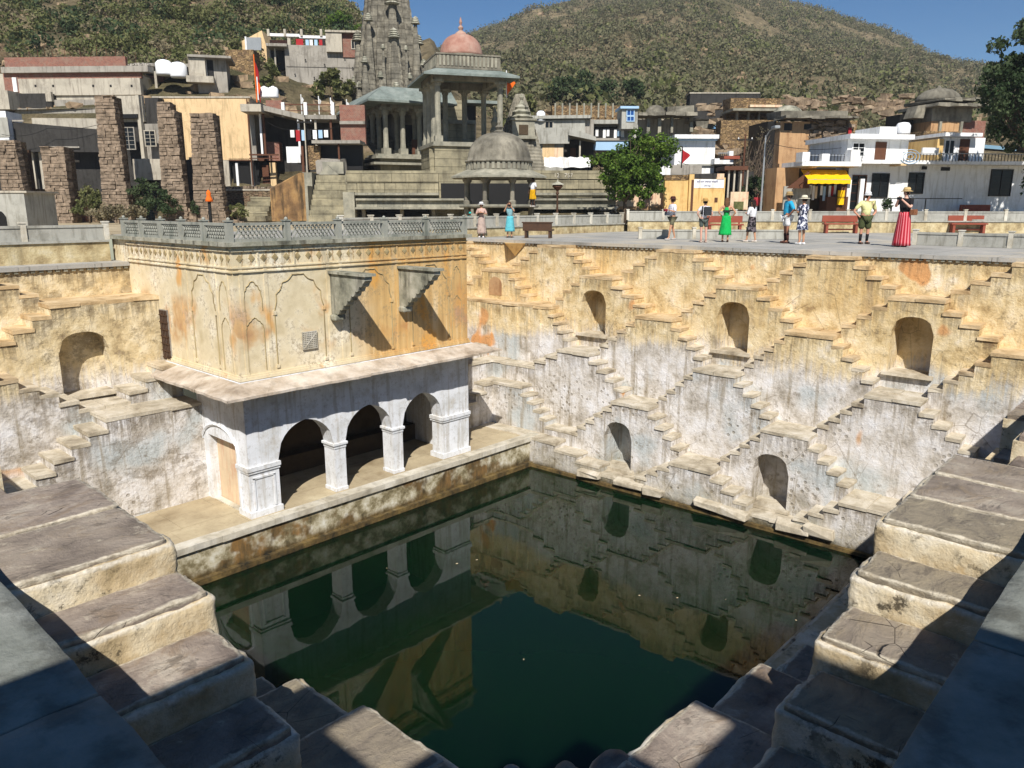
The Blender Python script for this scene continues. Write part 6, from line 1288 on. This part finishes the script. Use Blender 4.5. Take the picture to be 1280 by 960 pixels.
AWN = F.thing('awning', 'bright yellow cloth awning over the shop', 'awning'); ua, za = F.uz(1000, 212); ub, _ = F.uz(1056, 212); uc_, zc = F.uz(990, 225); ud, _ = F.uz(1042, 225); n = 12; vs = []
for i in range(n+1):
    t = i/n; a = ua+(ub-ua)*t; b = uc_+(ud-uc_)*t; wv = .03*math.sin(i*2.3)
    vs += [(a, -.1, za), ((a+b)/2, -.9, (za+zc)/2+wv-.03), (b, -1.7, zc+wv), (b, -1.72, zc-.26+.03*(i % 2))]
m = MB().add(vs, [(4*i+k, 4*i+4+k, 4*i+5+k, 4*i+1+k) for i in range(n) for k in range(3)]); o = m.build('awning_cloth', M['yellow'], AWN); o.modifiers.new('t', 'SOLIDIFY').thickness = .02
MB().tube([(uc_, -1.68, zc-.03), (ud, -1.68, zc-.03)], .03, 6).build('front_bar', M['steel'], AWN); MB().tube([(uc_, -1.68, zc-.03), (uc_-.2, 0, zc-.7)], .025, 6).build('brace', M['rust'], AWN); MB().tube([(ud, -1.68, zc-.03), (ub, 0, zc-.5)], .025, 6).build('brace', M['rust'], AWN)
m = MB(); m.prism([(F.uz(972, 236)[0], F.uz(972, 236)[1]), (F.uz(1000, 236)[0], F.uz(1000, 236)[1]), (F.uz(1000, 214)[0], F.uz(1000, 214)[1])], -1.0, -.96); m.build('side_awning', M['rust'], AWN)
# white potted plant by the wall
p = onD(1108, 262, 43.5); T = thing('potted_plant', 'small potted plant before the white house wall', 'potted plant', tuple(p)); MB().lathe((0, 0, -.4), [(.14, 0), (.2, .35), (.22, .4)], 12).build('pot', M['bwhite'], T); leaf_obj('leaves', leaf_quads([(0, 0, .3)], [(.3, .3, .35)], [260], .07), M['leafB'], T)
# domed ruin behind the right house
F = Fac(1185, 56, 12, 0); T = F.thing('domed_ruin', 'crumbling domed tomb behind the long white house', 'ruin'); part(F, T, 'plaster_wall', 'orwall', (1162, 152, 1200, 190, 0, 4)); part(F, T, 'rubble_base', 'rubble2', (1145, 165, 1190, 205, -.6, 3)); part(F, T, 'brick_end', 'brick', (1198, 150, 1235, 180, .3, 3)); part(F, T, 'dark_side', 'black', (1143, 140, 1160, 168, 1.5, 3)); part(F, T, 'pillar', 'temple_lt', (1172, 152, 1175, 170, -.15, 0), (1198, 152, 1201, 175, -.15, 0))
for (x0, x1, y0, y1) in ((1160, 1222, 131, 135), (1168, 1216, 124, 128)):
    x = x0
    while x < x1-3: w_ = random.uniform(9, 15); part(F, T, 'eave_slab', 'temple', (x, y0+random.uniform(-.5, .5), min(x+w_-.3, x1), y1, -1.0, 3), j=.05); x += w_
part(F, T, 'neck', 'temple', (1165, 135, 1215, 152, 0, 3)); u0, u1, z0, z1 = F.rect(1170, 106, 1216, 124); MB().lathe(((u0+u1)/2, 1.5, z0), [((u1-u0)/2*a, (z1-z0)*b) for a, b in ((1, 0), (.99, .2), (.88, .5), (.62, .8), (.3, .95), (.1, 1), (.04, 1.18))], 18).build('dome', M['temple'], T, True)
u, z = F.uz(1165, 130); m = MB(); m.add([(u-1.2, .2, z-.9), (u-.9, .2, z-.1), (u-.2, .2, z), (u-.3, .3, z-.9), (u-1.2, 1.2, z-.9), (u-.9, 1.2, z-.1), (u-.2, 1.2, z), (u-.3, 1.3, z-.9)], [(0, 1, 2, 3), (7, 6, 5, 4), (0, 4, 5, 1), (1, 5, 6, 2), (2, 6, 7, 3), (3, 7, 4, 0)]); m.build('broken_slab', M['temple'], T)
# lamps
def lamp(label, x, yt, yb, D, kind):
    F = Fac(x, D, 0, -1); T = F.thing('street_lamp', label, 'street lamp'); u, z = F.uz(x, yt)
    if kind == 0:
        MB().lathe((u, 0, 0), [(.1, 0), (.06, .3), (.045, z-.7), (.09, z-.65), (.05, z-.5)], 8).build('pole', M['wood'], T); MB().lathe((u, 0, z-.5), [(.06, 0), (.24, .18), (.27, .2), (.24, .3)], 10).build('lantern', M['rust'], T); MB().lathe((u, 0, z-.2), [(.34, 0), (.3, .05), (.05, .16), (.02, .26)], 10).build('lantern_cap', M['bracket'], T)
    else:
        MB().lathe((u, 0, 0), [(.07, 0), (.06, 1), (.04, z-.4)], 8).build('pole', M['steel'], T); MB().tube([(u, 0, z-.5), (u+.1, -.3, z-.2), (u+.15, -.9, z-.05)], .03, 6).build('lamp_arm', M['steel'], T); MB().box(u, u+.3, -1.5, -.8, z-.16, z).build('lamp_head', M['steel'], T, bevel=.04)
lamp('short brown lantern post before the plinth', 697, 226, 280, 41, 0); lamp('tall thin street lamp before the ochre ruin', 958, 160, 262, 46, 1)
MB()
q = Fac(1112, 47, 0, -1); T = q.thing('doorside_post', 'short white post beside the shop', 'post'); part(q, T, 'post', 'bwhite', (1055, 225, 1060, 275, -2.0, -1.8))
# ================================================================ benches on the walkway
def bench(label, px, py, rz, dark=False):
    p = onz(px, py, RIM); T = thing('stone_bench', label, 'bench', (p.x, p.y, RIM), rz, 'red stone benches along the walkway'); mt = M['red']
    MB().box(-.85, .85, -.28, .22, .42, .49).build('seat', mt, T, bevel=.01); MB().box(-.85, .85, .2, .28, .55, .86).build('backrest', mt, T, bevel=.01)
    for x in (-.7, .7):
        MB().box(x-.06, x+.06, -.24, .2, 0, .42).build('leg', mt, T, bevel=.01); MB().box(x-.04, x+.04, .205, .27, .49, .6).build('back_post', mt, T)
    MB().box(-.7, .7, -.02, .04, .15, .22).build('stretcher', mt, T); return T
wr = math.atan2(7.0-23.2, 46.2-34.5)
bench('red stone bench left of the man in the yellow shirt', 1050, 291.5, wr); bench('red stone bench between the woman in the red skirt and the right edge', 1208, 291.5, wr); bench('red stone bench behind the tourist in green', 905, 293, wr)
p = onz(673, 297.5, RIM); T = thing('stone_bench', 'dark backed bench turned away, right of the woman in turquoise', 'bench', (p.x, p.y, RIM), AZ+math.pi/2-.25)
for nm, b in (('backrest', (-.62, .62, .2, .27, .3, .62)), ('seat', (-.62, .62, -.28, .22, .3, .36)), ('leg', (-.55, -.47, -.2, .24, 0, .3)), ('leg', (.47, .55, -.2, .24, 0, .3)), ('top_rail', (-.66, .66, .18, .29, .62, .67))): MB().box(*b).build(nm, M['wood'], T, bevel=.008)
# ================================================================ people
def skinmesh(name, pts, edges, mat, parent, sub=1):
    """pts: {name: (co, rx, ry)} grown into one continuous surface"""
    names = list(pts); me = bpy.data.meshes.new(name); me.from_pydata([pts[n][0] for n in names], [], []) if False else None
    me = bpy.data.meshes.new(name); me.from_pydata([pts[n][0] for n in names], [(names.index(a), names.index(b)) for a, b in edges], [])
    me.materials.append(mat); o = bpy.data.objects.new(name, me); C.objects.link(o); o.parent = parent
    sk = o.modifiers.new('skin', 'SKIN'); sk.use_smooth_shade = True
    lay = me.skin_vertices[0] if me.skin_vertices else None
    if lay is None:
        bm = bmesh.new(); bm.from_mesh(me); bm.verts.layers.skin.verify(); bm.to_mesh(me); bm.free(); lay = me.skin_vertices[0]
    for i, n in enumerate(names): lay.data[i].radius = (pts[n][1], pts[n][2]); lay.data[i].use_root = (i == 0)
    s = o.modifiers.new('sub', 'SUBSURF'); s.levels = sub; s.render_levels = sub; return o
skinmats = {}
def skinmat(c):
    if c not in skinmats: skinmats[c] = m_plain('skin_'+str(len(skinmats)), c, .05, 8, .55, .1)
    return skinmats[c]
cm = {}
def cloth(c):
    if c not in cm: cm[c] = m_plain('cloth_'+str(len(cm)), c, .14, 6, .9, .9, .03)
    return cm[c]
def m_pattern(name, a, b, sc, kind='blot'):
    n = N(name); p = n.pos((1, 1, 1), True)
    if kind == 'stripe':
        X = n.n('ShaderNodeSeparateXYZ'); n.l(p, X.inputs[0]); at = n.math('ARCTAN2', X.outputs[0], X.outputs[1]); f = n.rng(n.math('SINE', n.math('MULTIPLY', at, sc)), .35, .6)
    else: f = n.rng(n.noise(p, sc, 3), .5, .54)
    return n.fin(n.mix(f, a, b), .85)
def person(label, fx, fy, hy, face, skin='b98a6c', hair='3a2c22', top='e8e8e8', bottom=('skirt', 'c0b0a0', .25), hat=None, arms='camera', sleeves=.5, shoes='ddd6cc', build=1.0, stride=0, extra=(), longhair=False, pos=None, height=None, topmat=None, botmat=None, socks=None):
    if pos is None:
        p = onz(fx, fy, RIM); D = p.dot(fh); H = onD(fx, hy, D).z-RIM; base = (p.x, p.y, RIM)
    else: base = pos; H = height
    T = thing('person', label, 'person', base, AZ-math.pi/2+math.radians(face)); hh = H/1.72 if not hat else H/1.78
    T.scale = (hh, hh, hh); sk = skinmat(skin); b = build; st = stride
    P = {'pelvis': ((0, 0, .93), .13*b, .10*b), 'spine': ((0, 0, 1.10), .12*b, .092*b), 'chest': ((0, 0, 1.30), .145*b, .10*b), 'neckb': ((0, .01, 1.44), .06, .052), 'neck': ((0, 0, 1.49), .05, .05), 'jaw': ((0, -.02, 1.54), .058, .062), 'head': ((0, 0, 1.62), .075, .09), 'crown': ((0, .01, 1.69), .055, .07), 'nose': ((0, -.105, 1.595), .012, .014)}
    E = [('pelvis', 'spine'), ('spine', 'chest'), ('chest', 'neckb'), ('neckb', 'neck'), ('neck', 'jaw'), ('jaw', 'head'), ('head', 'crown'), ('head', 'nose')]
    for s, n in ((-1, 'l'), (1, 'r')):
        dy = -st*s*.18
        P['hip'+n] = ((s*.09*b, 0, .88), .085*b, .085*b); P['knee'+n] = ((s*.10*b, dy*.6-.01, .48), .056, .056); P['ank'+n] = ((s*.10*b, dy+.02, .09), .036, .036); P['toe'+n] = ((s*.11*b, dy-.12, .035), .03, .028)
        P['sho'+n] = ((s*.175*b, 0, 1.39), .058*b, .055*b); E += [('pelvis', 'hip'+n), ('hip'+n, 'knee'+n), ('knee'+n, 'ank'+n), ('ank'+n, 'toe'+n), ('chest', 'sho'+n)]
        if arms == 'camera': el, wr_ = (s*.25, -.12, 1.18), (s*.08, -.30, 1.40 if not hat or True else 1.4)
        elif arms == 'chest': el, wr_ = (s*.24, -.05, 1.13), (s*.05, -.24, 1.20)
        elif arms == 'down': el, wr_ = (s*.24*b, .02, 1.12), (s*.26*b, -.04, .87)
        elif arms == 'hip': el, wr_ = (s*.33*b, .06, 1.14), (s*.2*b, -.03, .98)
        elif arms == 'face': el, wr_ = (s*.24, -.10, 1.28), (s*.09, -.16, 1.56)
        P['elb'+n] = (el, .038*b, .038*b); P['wri'+n] = (wr_, .025, .025); E += [('sho'+n, 'elb'+n), ('elb'+n, 'wri'+n)]
        d = (Vector(wr_)-Vector(el)).normalized(); side = Vector((-s, 0, 0)) if arms != 'down' else Vector((0, -1, 0))
        pm = Vector(wr_)+d*.07; P['palm'+n] = (tuple(pm), .034, .02); E.append(('wri'+n, 'palm'+n))
        up_v = d.cross(side).normalized()
        for f in range(4):
            q1 = pm+d*(.035+.008*(1-abs(f-1.4)/2))+up_v*(f-1.5)*.02; q2 = q1+d*.03+side*.015; P['f%d%s' % (f, n)] = (tuple(q1), .010, .010); P['g%d%s' % (f, n)] = (tuple(q2), .008, .008); E += [('palm'+n, 'f%d%s' % (f, n)), ('f%d%s' % (f, n), 'g%d%s' % (f, n))]
        th = Vector(wr_)+d*.05+up_v*.035; P['th'+n] = (tuple(th), .011, .011); P['tt'+n] = (tuple(th+d*.035+up_v*.01), .009, .009); E += [('palm'+n, 'th'+n), ('th'+n, 'tt'+n)]
    rj = random.Random(label); sh = rj.uniform(-.035, .035)
    for n in P:
        c = P[n][0]; k = max(0, (c[2]-.5))/1.2; hipk = max(0, 1-abs(c[2]-.95)/.6)
        P[n] = ((c[0]+sh*hipk-sh*.4*k, c[1]+rj.choice((0,))*k, c[2]), P[n][1], P[n][2])
    for n in 'lr':
        jx, jz = rj.uniform(-.035, .035), rj.uniform(-.05, .05)
        for q in ('elb', 'wri', 'palm', 'f0', 'f1', 'f2', 'f3', 'g0', 'g1', 'g2', 'g3', 'th', 'tt'):
            c = P[q+n][0]; P[q+n] = ((c[0]+jx, c[1], c[2]+jz), P[q+n][1], P[q+n][2])
    lean = rj.uniform(-.14, .14); T.rotation_euler[2] += lean
    skinmesh('body', P, E, sk, T)
    for s in (-1, 1):
        MB().lathe((s*.03, -.088, 1.615), [(.004, -.006), (.009, 0), (.004, .006)], 6).build('eye', M['black'], T); MB().lathe((s*.083, .0, 1.6), [(.008, -.025), (.016, 0), (.01, .028)], 6).build('ear', sk, T)
    MB().box(-.022, .022, -.092, -.083, 1.556, 1.563).build('mouth', M['redcloth'], T)
    # hair
    m = MB(); pr = [(.088, -.05), (.1, .02), (.095, .07), (.07, .115), (.02, .135)]; m.lathe((0, .018, 1.6), pr, 12, sx=.93, sy=1.0)
    if longhair: m.lathe((0, .06, 1.42), [(.05, -.12), (.085, .0), (.09, .2)], 10, sy=.7)
    m.build('hair', cloth(hair), T, True)
    if hat:
        col, br = hat; MB().lathe((0, .0, 1.655), [(br, -.012), (br*1.01, .0), (.115, .012), (.108, .03), (.10, .09), (.07, .115), (.01, .12)], 18, sy=1.05).build('hat', cloth(col), T, True); MB().lathe((0, 0, 1.664), [(.113, .005), (.111, .03)], 16, sy=1.05).build('hat_band', cloth('4a3a30'), T)
    # top
    def sf(c):
        k = max(0, (c[2]-.5))/1.2; hk = max(0, 1-abs(c[2]-.95)/.6); return (c[0]+sh*hk-sh*.4*k, c[1], c[2])
    R = 1.16*b; Q = {'a': ((0, 0, .92), .14*R, .118*R), 'b': ((0, 0, 1.10), .13*R, .105*R), 'c': ((0, 0, 1.30), .15*R, .115*R), 'd': ((0, 0, 1.42), .09, .075)}; EE = [('a', 'b'), ('b', 'c'), ('c', 'd')]; Q = {n: (sf(v[0]), v[1], v[2]) for n, v in Q.items()}
    if sleeves > 0:
        for n in 'lr':
            sv, ev = Vector(P['sho'+n][0]), Vector(P['elb'+n][0]); Q['s'+n] = (tuple(sv), .074*b, .07*b); Q['e'+n] = (tuple(sv+(ev-sv)*min(1, sleeves*1.4)), .056*b, .056*b); EE += [('c', 's'+n), ('s'+n, 'e'+n)]
    if topmat is not False: skinmesh('shirt', Q, EE, topmat or cloth(top), T)
    kind = bottom[0]
    if kind == 'skirt':
        _, colr, hem = bottom; n = 30; vs = []; rows = 9; ztop = 1.04
        for j in range(rows+1):
            t = j/rows; z = ztop+(hem-ztop)*t; r = .14*b+(.045+.06*(ztop-hem))*t**.9+.02*(1-t)
            for i in range(n): a = 2*math.pi*i/n; q = r*(1+.09*t*math.sin(a*9+t*2)+.06*t*math.sin(a*5+1)+.05*t*math.sin(a*2+fx)); vs.append((q*math.cos(a)+sh*.8*(1-t), q*math.sin(a)*.82, z))
        fs = [(j*n+i, j*n+(i+1) % n, (j+1)*n+(i+1) % n, (j+1)*n+i) for j in range(rows) for i in range(n)]
        o = MB().add(vs, fs).build('skirt', botmat or cloth(colr), T, True); o.modifiers.new('t', 'SOLIDIFY').thickness = .01
    else:
        _, colr, ln = bottom; Q = {'p': ((sh*.8, 0, .96), .15*b, .115*b)}; EE = []
        for n in 'lr':
            hv, kv = Vector(P['hip'+n][0]), Vector(P['knee'+n][0]); Q['h'+n] = (tuple(hv), .108*b, .105*b); e = hv+(kv-hv)*ln; Q['k'+n] = (tuple(e), .098*b, .095*b); EE += [('p', 'h'+n), ('h'+n, 'k'+n)]
        skinmesh('shorts', Q, EE, cloth(colr), T)
    if socks:
        for n in 'lr':
            kv, av = Vector(P['knee'+n][0]), Vector(P['ank'+n][0]); MB().tube([kv+(av-kv)*.35, av], .056, 8, r1=.045).build('sock', cloth(socks), T, True)
    for n in 'lr':
        av = P['ank'+n][0]; m = MB(); m.box(av[0]-.045, av[0]+.045, av[1]-.18, av[1]+.07, 0, .075); m.build('shoe', cloth(shoes), T, bevel=.03)
    for e in extra:
        nm, c, bx = e; MB().box(*bx).build(nm, cloth(c), T, bevel=.015)
    return T
CAMERA = ('camera', '1c1c1e', (-.06, .06, -.42, -.33, 1.40, 1.48))
person('woman in pale long dress and white hat holding her arms crossed', 602, 297, 252, 0, top='c9a89a', bottom=('skirt', 'b9a396', .2), hat=('ecebe8', .19), arms='chest', sleeves=.9, shoes='e8e4de', extra=(('strap', '2b2522', (-.16, .16, -.30, -.16, 1.17, 1.22)),))
person('woman in turquoise skirt photographing with both hands raised', 637, 297, 252.5, 0, top='7fa8ae', bottom=('skirt', '63bcc6', .3), arms='face', sleeves=.35, shoes='5a463a', hair='5b4030', extra=(('phone', '17171a', (-.09, .09, -.24, -.22, 1.52, 1.60)),))
person('walking person in white shirt, dark hat and olive shorts', 839, 300, 245, -75, top='e6e5ea', bottom=('shorts', '6f6b54', .75), hat=('4a2620', .18), arms='chest', sleeves=1.0, stride=1.2, shoes='b7b2ac', extra=(('bag', '6b6f78', (-.2, .2, -.26, -.1, 1.0, 1.14)), ('red_purse', '7d1f2c', (-.08, .08, -.40, -.28, 1.16, 1.26))))
person('tourist in straw hat with dark backpack slung over white tee', 879, 303, 247, 175, top='dcdce2', bottom=('shorts', '57605a', .72), hat=('c39a5a', .17), arms='hip', sleeves=.5, skin='c99a86', shoes='c2a898', extra=(('backpack', '34363a', (-.2, .08, .12, .30, 1.08, 1.42)), ('strap', '34363a', (.1, .15, -.14, .14, 1.12, 1.44))))
person('woman in long bright green dress with dark bag', 906, 302.5, 247.5, 170, top='1fae55', bottom=('skirt', '18b456', .28), arms='hip', sleeves=0, hair='6a4c34', longhair=True, shoes='3c3028', extra=(('waist_bag', '25302a', (-.15, .15, .11, .19, 1.18, 1.25)),))
person('woman in white blouse and black patterned skirt', 938, 302.5, 250, -150, top='f0f0f2', bottom=('skirt', '2a2426', .42), botmat=m_pattern('black_and_grey_print', '1c1a1c', '6b6266', 9), arms='chest', sleeves=.9, hair='2a1c18', longhair=True, shoes='d9cfc4', stride=.8)
person('man in turquoise blue shirt and white shorts seen from the side', 982, 304, 239, -85, top='2fa6d0', bottom=('shorts', 'e7e6e4', .8), hat=('a58a5c', .15), arms='hip', sleeves=.8, skin='9a6a52', build=1.15, shoes='4a2f28', socks='4a2b26')
person('woman in blue and white patterned dress with wide white hat', 1001, 305.5, 243.5, -160, top='e0dfe4', topmat=m_pattern('navy_and_white_print', '2b3048', 'd9dae2', 11), bottom=('skirt', 'd0d0d8', .52), botmat=m_pattern('navy_and_white_skirt_print', '30364f', 'dcdde4', 10), hat=('ece4c8', .2), arms='chest', sleeves=.6, shoes='f2f2f0', longhair=False, extra=(('camera_bag', '1f2230', (-.17, -.02, -.3, -.16, 1.02, 1.2)),))
person('man in pale yellow t-shirt, white cap and olive knee trousers', 1079, 305, 239, 5, top='e9e4a2', bottom=('shorts', '4c5232', .98), hat=('f0f0ee', .13), arms='hip', sleeves=.6, build=1.22, skin='c08a70', socks='1d1d1f', shoes='5b4a42')
person('woman in red striped long skirt and black top taking a picture', 1126, 308.5, 233.5, -60, top='221f20', bottom=('skirt', 'a82c38', .04), botmat=m_pattern('red_and_pink_stripes', 'a3202e', 'd97f84', 15, 'stripe'), hat=('cdb07a', .17), arms='camera', sleeves=.55, skin='d6a892', build=1.05, shoes='3a2626', extra=(CAMERA, ('shoulder_bag', '8a5a3c', (.2, .34, -.08, .12, .95, 1.12))))
q = onD(588, 300, 37.5); person('person with turquoise head cloth behind the parapet left of the kiosk', 0, 0, 0, 0, pos=(q.x, q.y, -1.25), height=1.0, top='35b2ad', bottom=('skirt', '2f8f8c', .2), hat=('35c2bb', .12), arms='down', sleeves=.5, skin='6d4a38')
q = onD(666, 258, 38.2); person('person in white with yellow cloth sitting on the kiosk edge', 0, 0, 0, -30, pos=(q.x, q.y, -.02), height=1.35, top='e9e9ec', bottom=('skirt', 'd3a012', .45), arms='down', sleeves=.8, skin='4f382c', hair='16120f')
q = onD(946, 262, 46.5); person('man in red shirt far behind the walkway by the stall', 0, 0, 0, 0, pos=(q.x, q.y, -.95), height=1.75, top='9c2f36', bottom=('shorts', '33343a', 1.0), arms='down', sleeves=.5, skin='6d4a38', hair='16120f')

# ================================================================ small clutter of the town
def wire(label, pts, sag=.5, r=.014):
    T = thing('overhead_cable', label, 'cable'); out = []
    for a, b in zip(pts, pts[1:]):
        for i in range(9): t = i/8; q = a+(b-a)*t; out.append(q-UU*sag*4*t*(1-t))
    MB().tube(out, r, 4).build('cable', M['black'], T)
wire('thin cable sagging from the tall street lamp to the white house', [onD(958, 178, 46), onD(1068, 182, 47)], .3)
wire('second thin cable running from the tall street lamp to the ochre ruin', [onD(958, 184, 46), onD(905, 206, 49), onD(845, 200, 50)], .3)
wire('cable strung above the washing line from porch to temple hall', [onD(330, 150, 51), onD(378, 160, 50.5), onD(440, 150, 52)], .3)
wire('cable crossing in front of the black roof edge at left', [onD(2, 168, 49), onD(60, 160, 49.4), onD(140, 150, 50)], .25)
def pole(label, x, yt, D, mat='rust', r=.06):
    F = Fac(x, D, 0, -1); T = F.thing('utility_pole', label, 'pole'); u, z = F.uz(x, yt); MB().lathe((u, 0, 0), [(r*1.3, 0), (r, z*.5), (r*.8, z)], 8).build('pole', M[mat], T); MB().box(u-.5, u+.5, -.04, .04, z-.35, z-.27).build('cross_arm', M['black'], T)
    for k in (-.4, 0, .4): MB().lathe((u+k, 0, z-.27), [(.03, 0), (.04, .04), (.02, .1)], 6).build('insulator', M['bwhite'], T)
pole('brown utility pole beside the brushwood', 932, 168, 48); pole('thin utility pole between the porch house and lean-to shelter', 380, 146, 49.6, 'concrete2', .045)
# more openings, pipes and shutters on the blank houses
F = Fac(90, 57.9, -3, -1); T = F.thing('rooftop_clutter', 'bundled reinforcing rods and blocks on the long brick banded house', 'building material')
for i in range(14):
    x = 20+i*11+random.uniform(-3, 3); u, z = F.uz(x, 70); MB().tube([(u, .45, z-.4), (u+random.uniform(-.1, .1), .45, z+random.uniform(.25, .8))], .018, 4).build('rod', M['rust'], T)
for i in range(9): x = 160+i*3.1; part(F, T, 'loose_block', 'concrete', (x, 79.5+random.uniform(-1, 1), x+2.4, 82, -.1, .3), j=.03)
F = Fac(250, 51.9, 0, -1); T = F.thing('drain_pipes', 'rusty drain pipes down the cream wall edge and the grey pier', 'pipe')
for x, y0, y1 in ((309, 124, 232), (276, 198, 240)): u, z0 = F.uz(x, y0); _, z1 = F.uz(x, y1); MB().tube([(u, -.08, z1), (u, -.08, z0)], .045, 6).build('pipe', M['rust'], T)
F = Fac(405, 65.9, 7, 0); T = F.thing('wall_openings', 'row of small square holes across the tall concrete house', 'openings')
for (x, y) in ((368, 92), (381, 74), (392, 96), (405, 80), (418, 95), (440, 84), (430, 72)): part(F, T, 'hole', 'black', (x, y, x+1.6, y+1.8, -.03, .0))
F = Fac(315, 49.5, 0, -1); T = F.thing('front_steps', 'worn stone steps and rubble below the brown door', 'steps')
for i in range(5): part(F, T, 'stone_step', 'tem_block', (312-i*1.5, 246+i*6, 338+i, 252+i*6, .2-.45*i, 1.2), j=.03)
m = MB()
for i in range(90): u, z = F.uz(random.uniform(245, 318), random.uniform(262, 282)); s = random.uniform(.08, .25); m.box(u-s, u+s, -2.2-s, -2.2+s, z-s*.6, z+s*.5, 0, .05)
o = m.build('rubble_scatter', M['pstone'], T); o['kind'] = 'stuff'
# ruin stones strewn below the roofs on the right slope
m = MB()
for i in range(140):
    x = random.uniform(870, 1160); y = random.uniform(128, 205) if x < 972 else random.uniform(120, 150); D = 66-(y-120)*.09; p = onD(x, y, D); s = random.uniform(.12, .5); m.box(p.x-s, p.x+s, p.y-s, p.y+s, p.z-s*.4, p.z+s*.4, 0, s*.3)
tag(m.build('tumbled_stones', m_stone('tumbled_ruin_stone', ('6a5b49', '867460', '9e8b72', 'b5a388'), 1.4, 0, .3, .08)), kind='stuff')
# litter and leaves on the water
V = leaf_quads([(12+random.uniform(-5, 5), 10+random.uniform(-5, 5), WZ+.012) for i in range(9)], [(.5, .5, .0)]*9, [1]*9, .035)
V[:, 2] = WZ+.01+np.abs(V[:, 2]-WZ-.01)*.1; tag(leaf_obj('floating_leaves', V, M['pinkwall']), kind='stuff')

hz = MB().box(-330, 640, -330, 430, -11.3, 112).build('haze', M['glass']); tag(hz, kind='stuff')
hm = bpy.data.materials.new('thin_air_haze'); hm.use_nodes = True; hm.node_tree.nodes.clear(); ov = hm.node_tree.nodes.new('ShaderNodeOutputMaterial'); pv = hm.node_tree.nodes.new('ShaderNodeVolumePrincipled')
pv.inputs['Density'].default_value = .00035; pv.inputs['Color'].default_value = (.82, .88, .95, 1); hm.node_tree.links.new(pv.outputs[0], ov.inputs['Volume']); hz.data.materials.clear(); hz.data.materials.append(hm)
